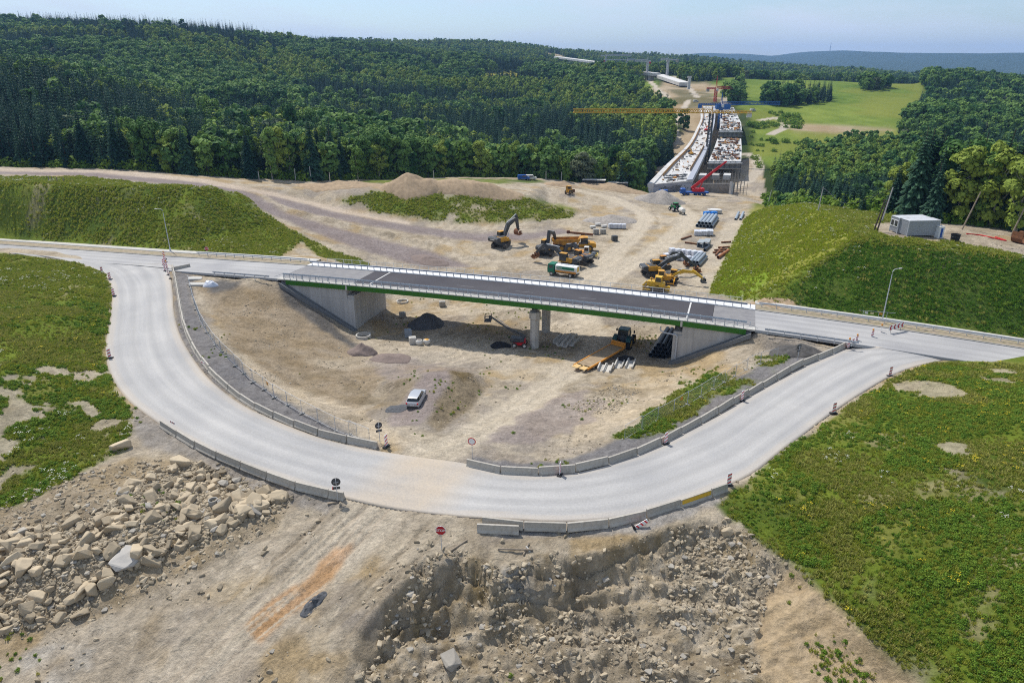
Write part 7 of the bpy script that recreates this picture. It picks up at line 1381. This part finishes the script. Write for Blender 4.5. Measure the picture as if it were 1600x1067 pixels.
tower_crane('pale tower crane on the far viaduct, leftmost with the highest jib', D(947, 88, 1250), 26, 44, 9, R(8), CW_, 2, .5); tower_crane('pale tower crane with red head, second from left on the far viaduct', D(980, 95, 1150), 22, 12, 38, R(10), CW_, 3, .5, DRED)
tower_crane('pale tower crane with red head near the grey haul road crest', D(1012, 97, 900), 24, 16, 4, R(190), CW_, 4, .4, DRED); tower_crane('pale grey tower crane, rightmost of the far group', D(1044, 95, 880), 26, 10, 14, R(200), CW_, 2, .4)
# far viaduct pieces
def far_via(label, a_, b_, w_, piers, ph):
    a_, b_ = Vector(D(*a_)), Vector(D(*b_)); t = thing('far_viaduct', label, 'viaduct', a_); MB().bar((0, 0, 0), b_-a_, w_, 3.2).build('deck', VC, t)
    for f in piers: p = (b_-a_)*f; MB().box((p.x, p.y, p.z-ph/2-1.6), (7, 5, ph)).build('pier', VC, t)
    MB().bar(Vector((0, 0, 1.7)), b_-a_+Vector((0, 0, 1.7)), w_*.9, .3).build('formwork', OFFW, t)
far_via('distant viaduct on tall pale piers under the far wooded hill', (870, 90, 1650), (938, 99, 1400), 14, (.35, .55, .72, .9), 30); far_via('short distant viaduct stub with a pier below the leftmost far crane', (944, 101, 1300), (961, 103, 1270), 14, (.45,), 24); far_via('pale deck piece right of the far cranes above the bare ground', (1030, 119, 900), (1070, 132, 780), 12, (.2, .8), 10); far_via('dark-edged deck stub at the foot of the red-headed crane', (1008, 115, 905), (1026, 117, 890), 14, (.5,), 12)
p = Vector(D(1076, 139, 720)); t = thing('concrete_pier', 'single pale concrete pier standing on the bare ground beyond the viaduct', 'pier', p); MB().box((0, 0, 5), (2.4, 2.2, 11)).build('shaft', VC, t); MB().box((0, 0, 10.8), (3.6, 2.6, 1.6)).build('head', VC, t)
t = thing('site_container', 'blue site container on the viaduct by the blue crane mast', 'container', VP(1129, 171, 0), 0); MB().box((0, 0, 1.8), (11, 5, 3.6), ch=.1).build('wall', CB, t); MB().box((0, 0, 3.7), (11.2, 5.2, .2)).build('roof', BLUE, t)
t = thing('radio_mast', 'thin radio mast on the distant blue mountain ridge', 'mast', D(1297, 78, 8800)); MB().tube([(0, 0, -20), (0, 0, 75)], [5, 2], 6).build('shaft', CW_, t)
for i, (x, y) in enumerate(((1459, 122), (1464, 121), (1470, 122))):
    t = thing('house', ('left', 'middle', 'right')[i]+' of the tiny red roofed houses on the far right horizon', 'house', D(x, y, 2450), .3*i); MB().box((0, 0, 4), (16, 11, 10)).build('wall', WHITE, t); MB().prism([(-9, 9), (9, 9), (0, 15)], -6.5, 6.5).build('roof', mat('roof_red', (.3, .07, .04)), t)
# ------------------------------------------------------------------ air between the camera and the mountains
hm = bpy.data.materials.new('haze'); hm.use_nodes = True; nt = hm.node_tree; nt.nodes.remove(nt.nodes['Principled BSDF']); pv = N(nt, 'ShaderNodeVolumePrincipled'); pv.inputs['Color'].default_value = (.32, .56, 1, 1); pv.inputs['Density'].default_value = HAZE if 'HAZE' in globals() else 8.5e-5; pv.inputs['Anisotropy'].default_value = .15
L(nt, pv.outputs[0], nt.nodes['Material Output'].inputs['Volume'])
hz_ = MB().box((1000, 6300, 150), (33000, 13400, 480)).build('haze', hm); tag(hz_, 'thin blue air haze over the whole valley', 'haze', kind='stuff')
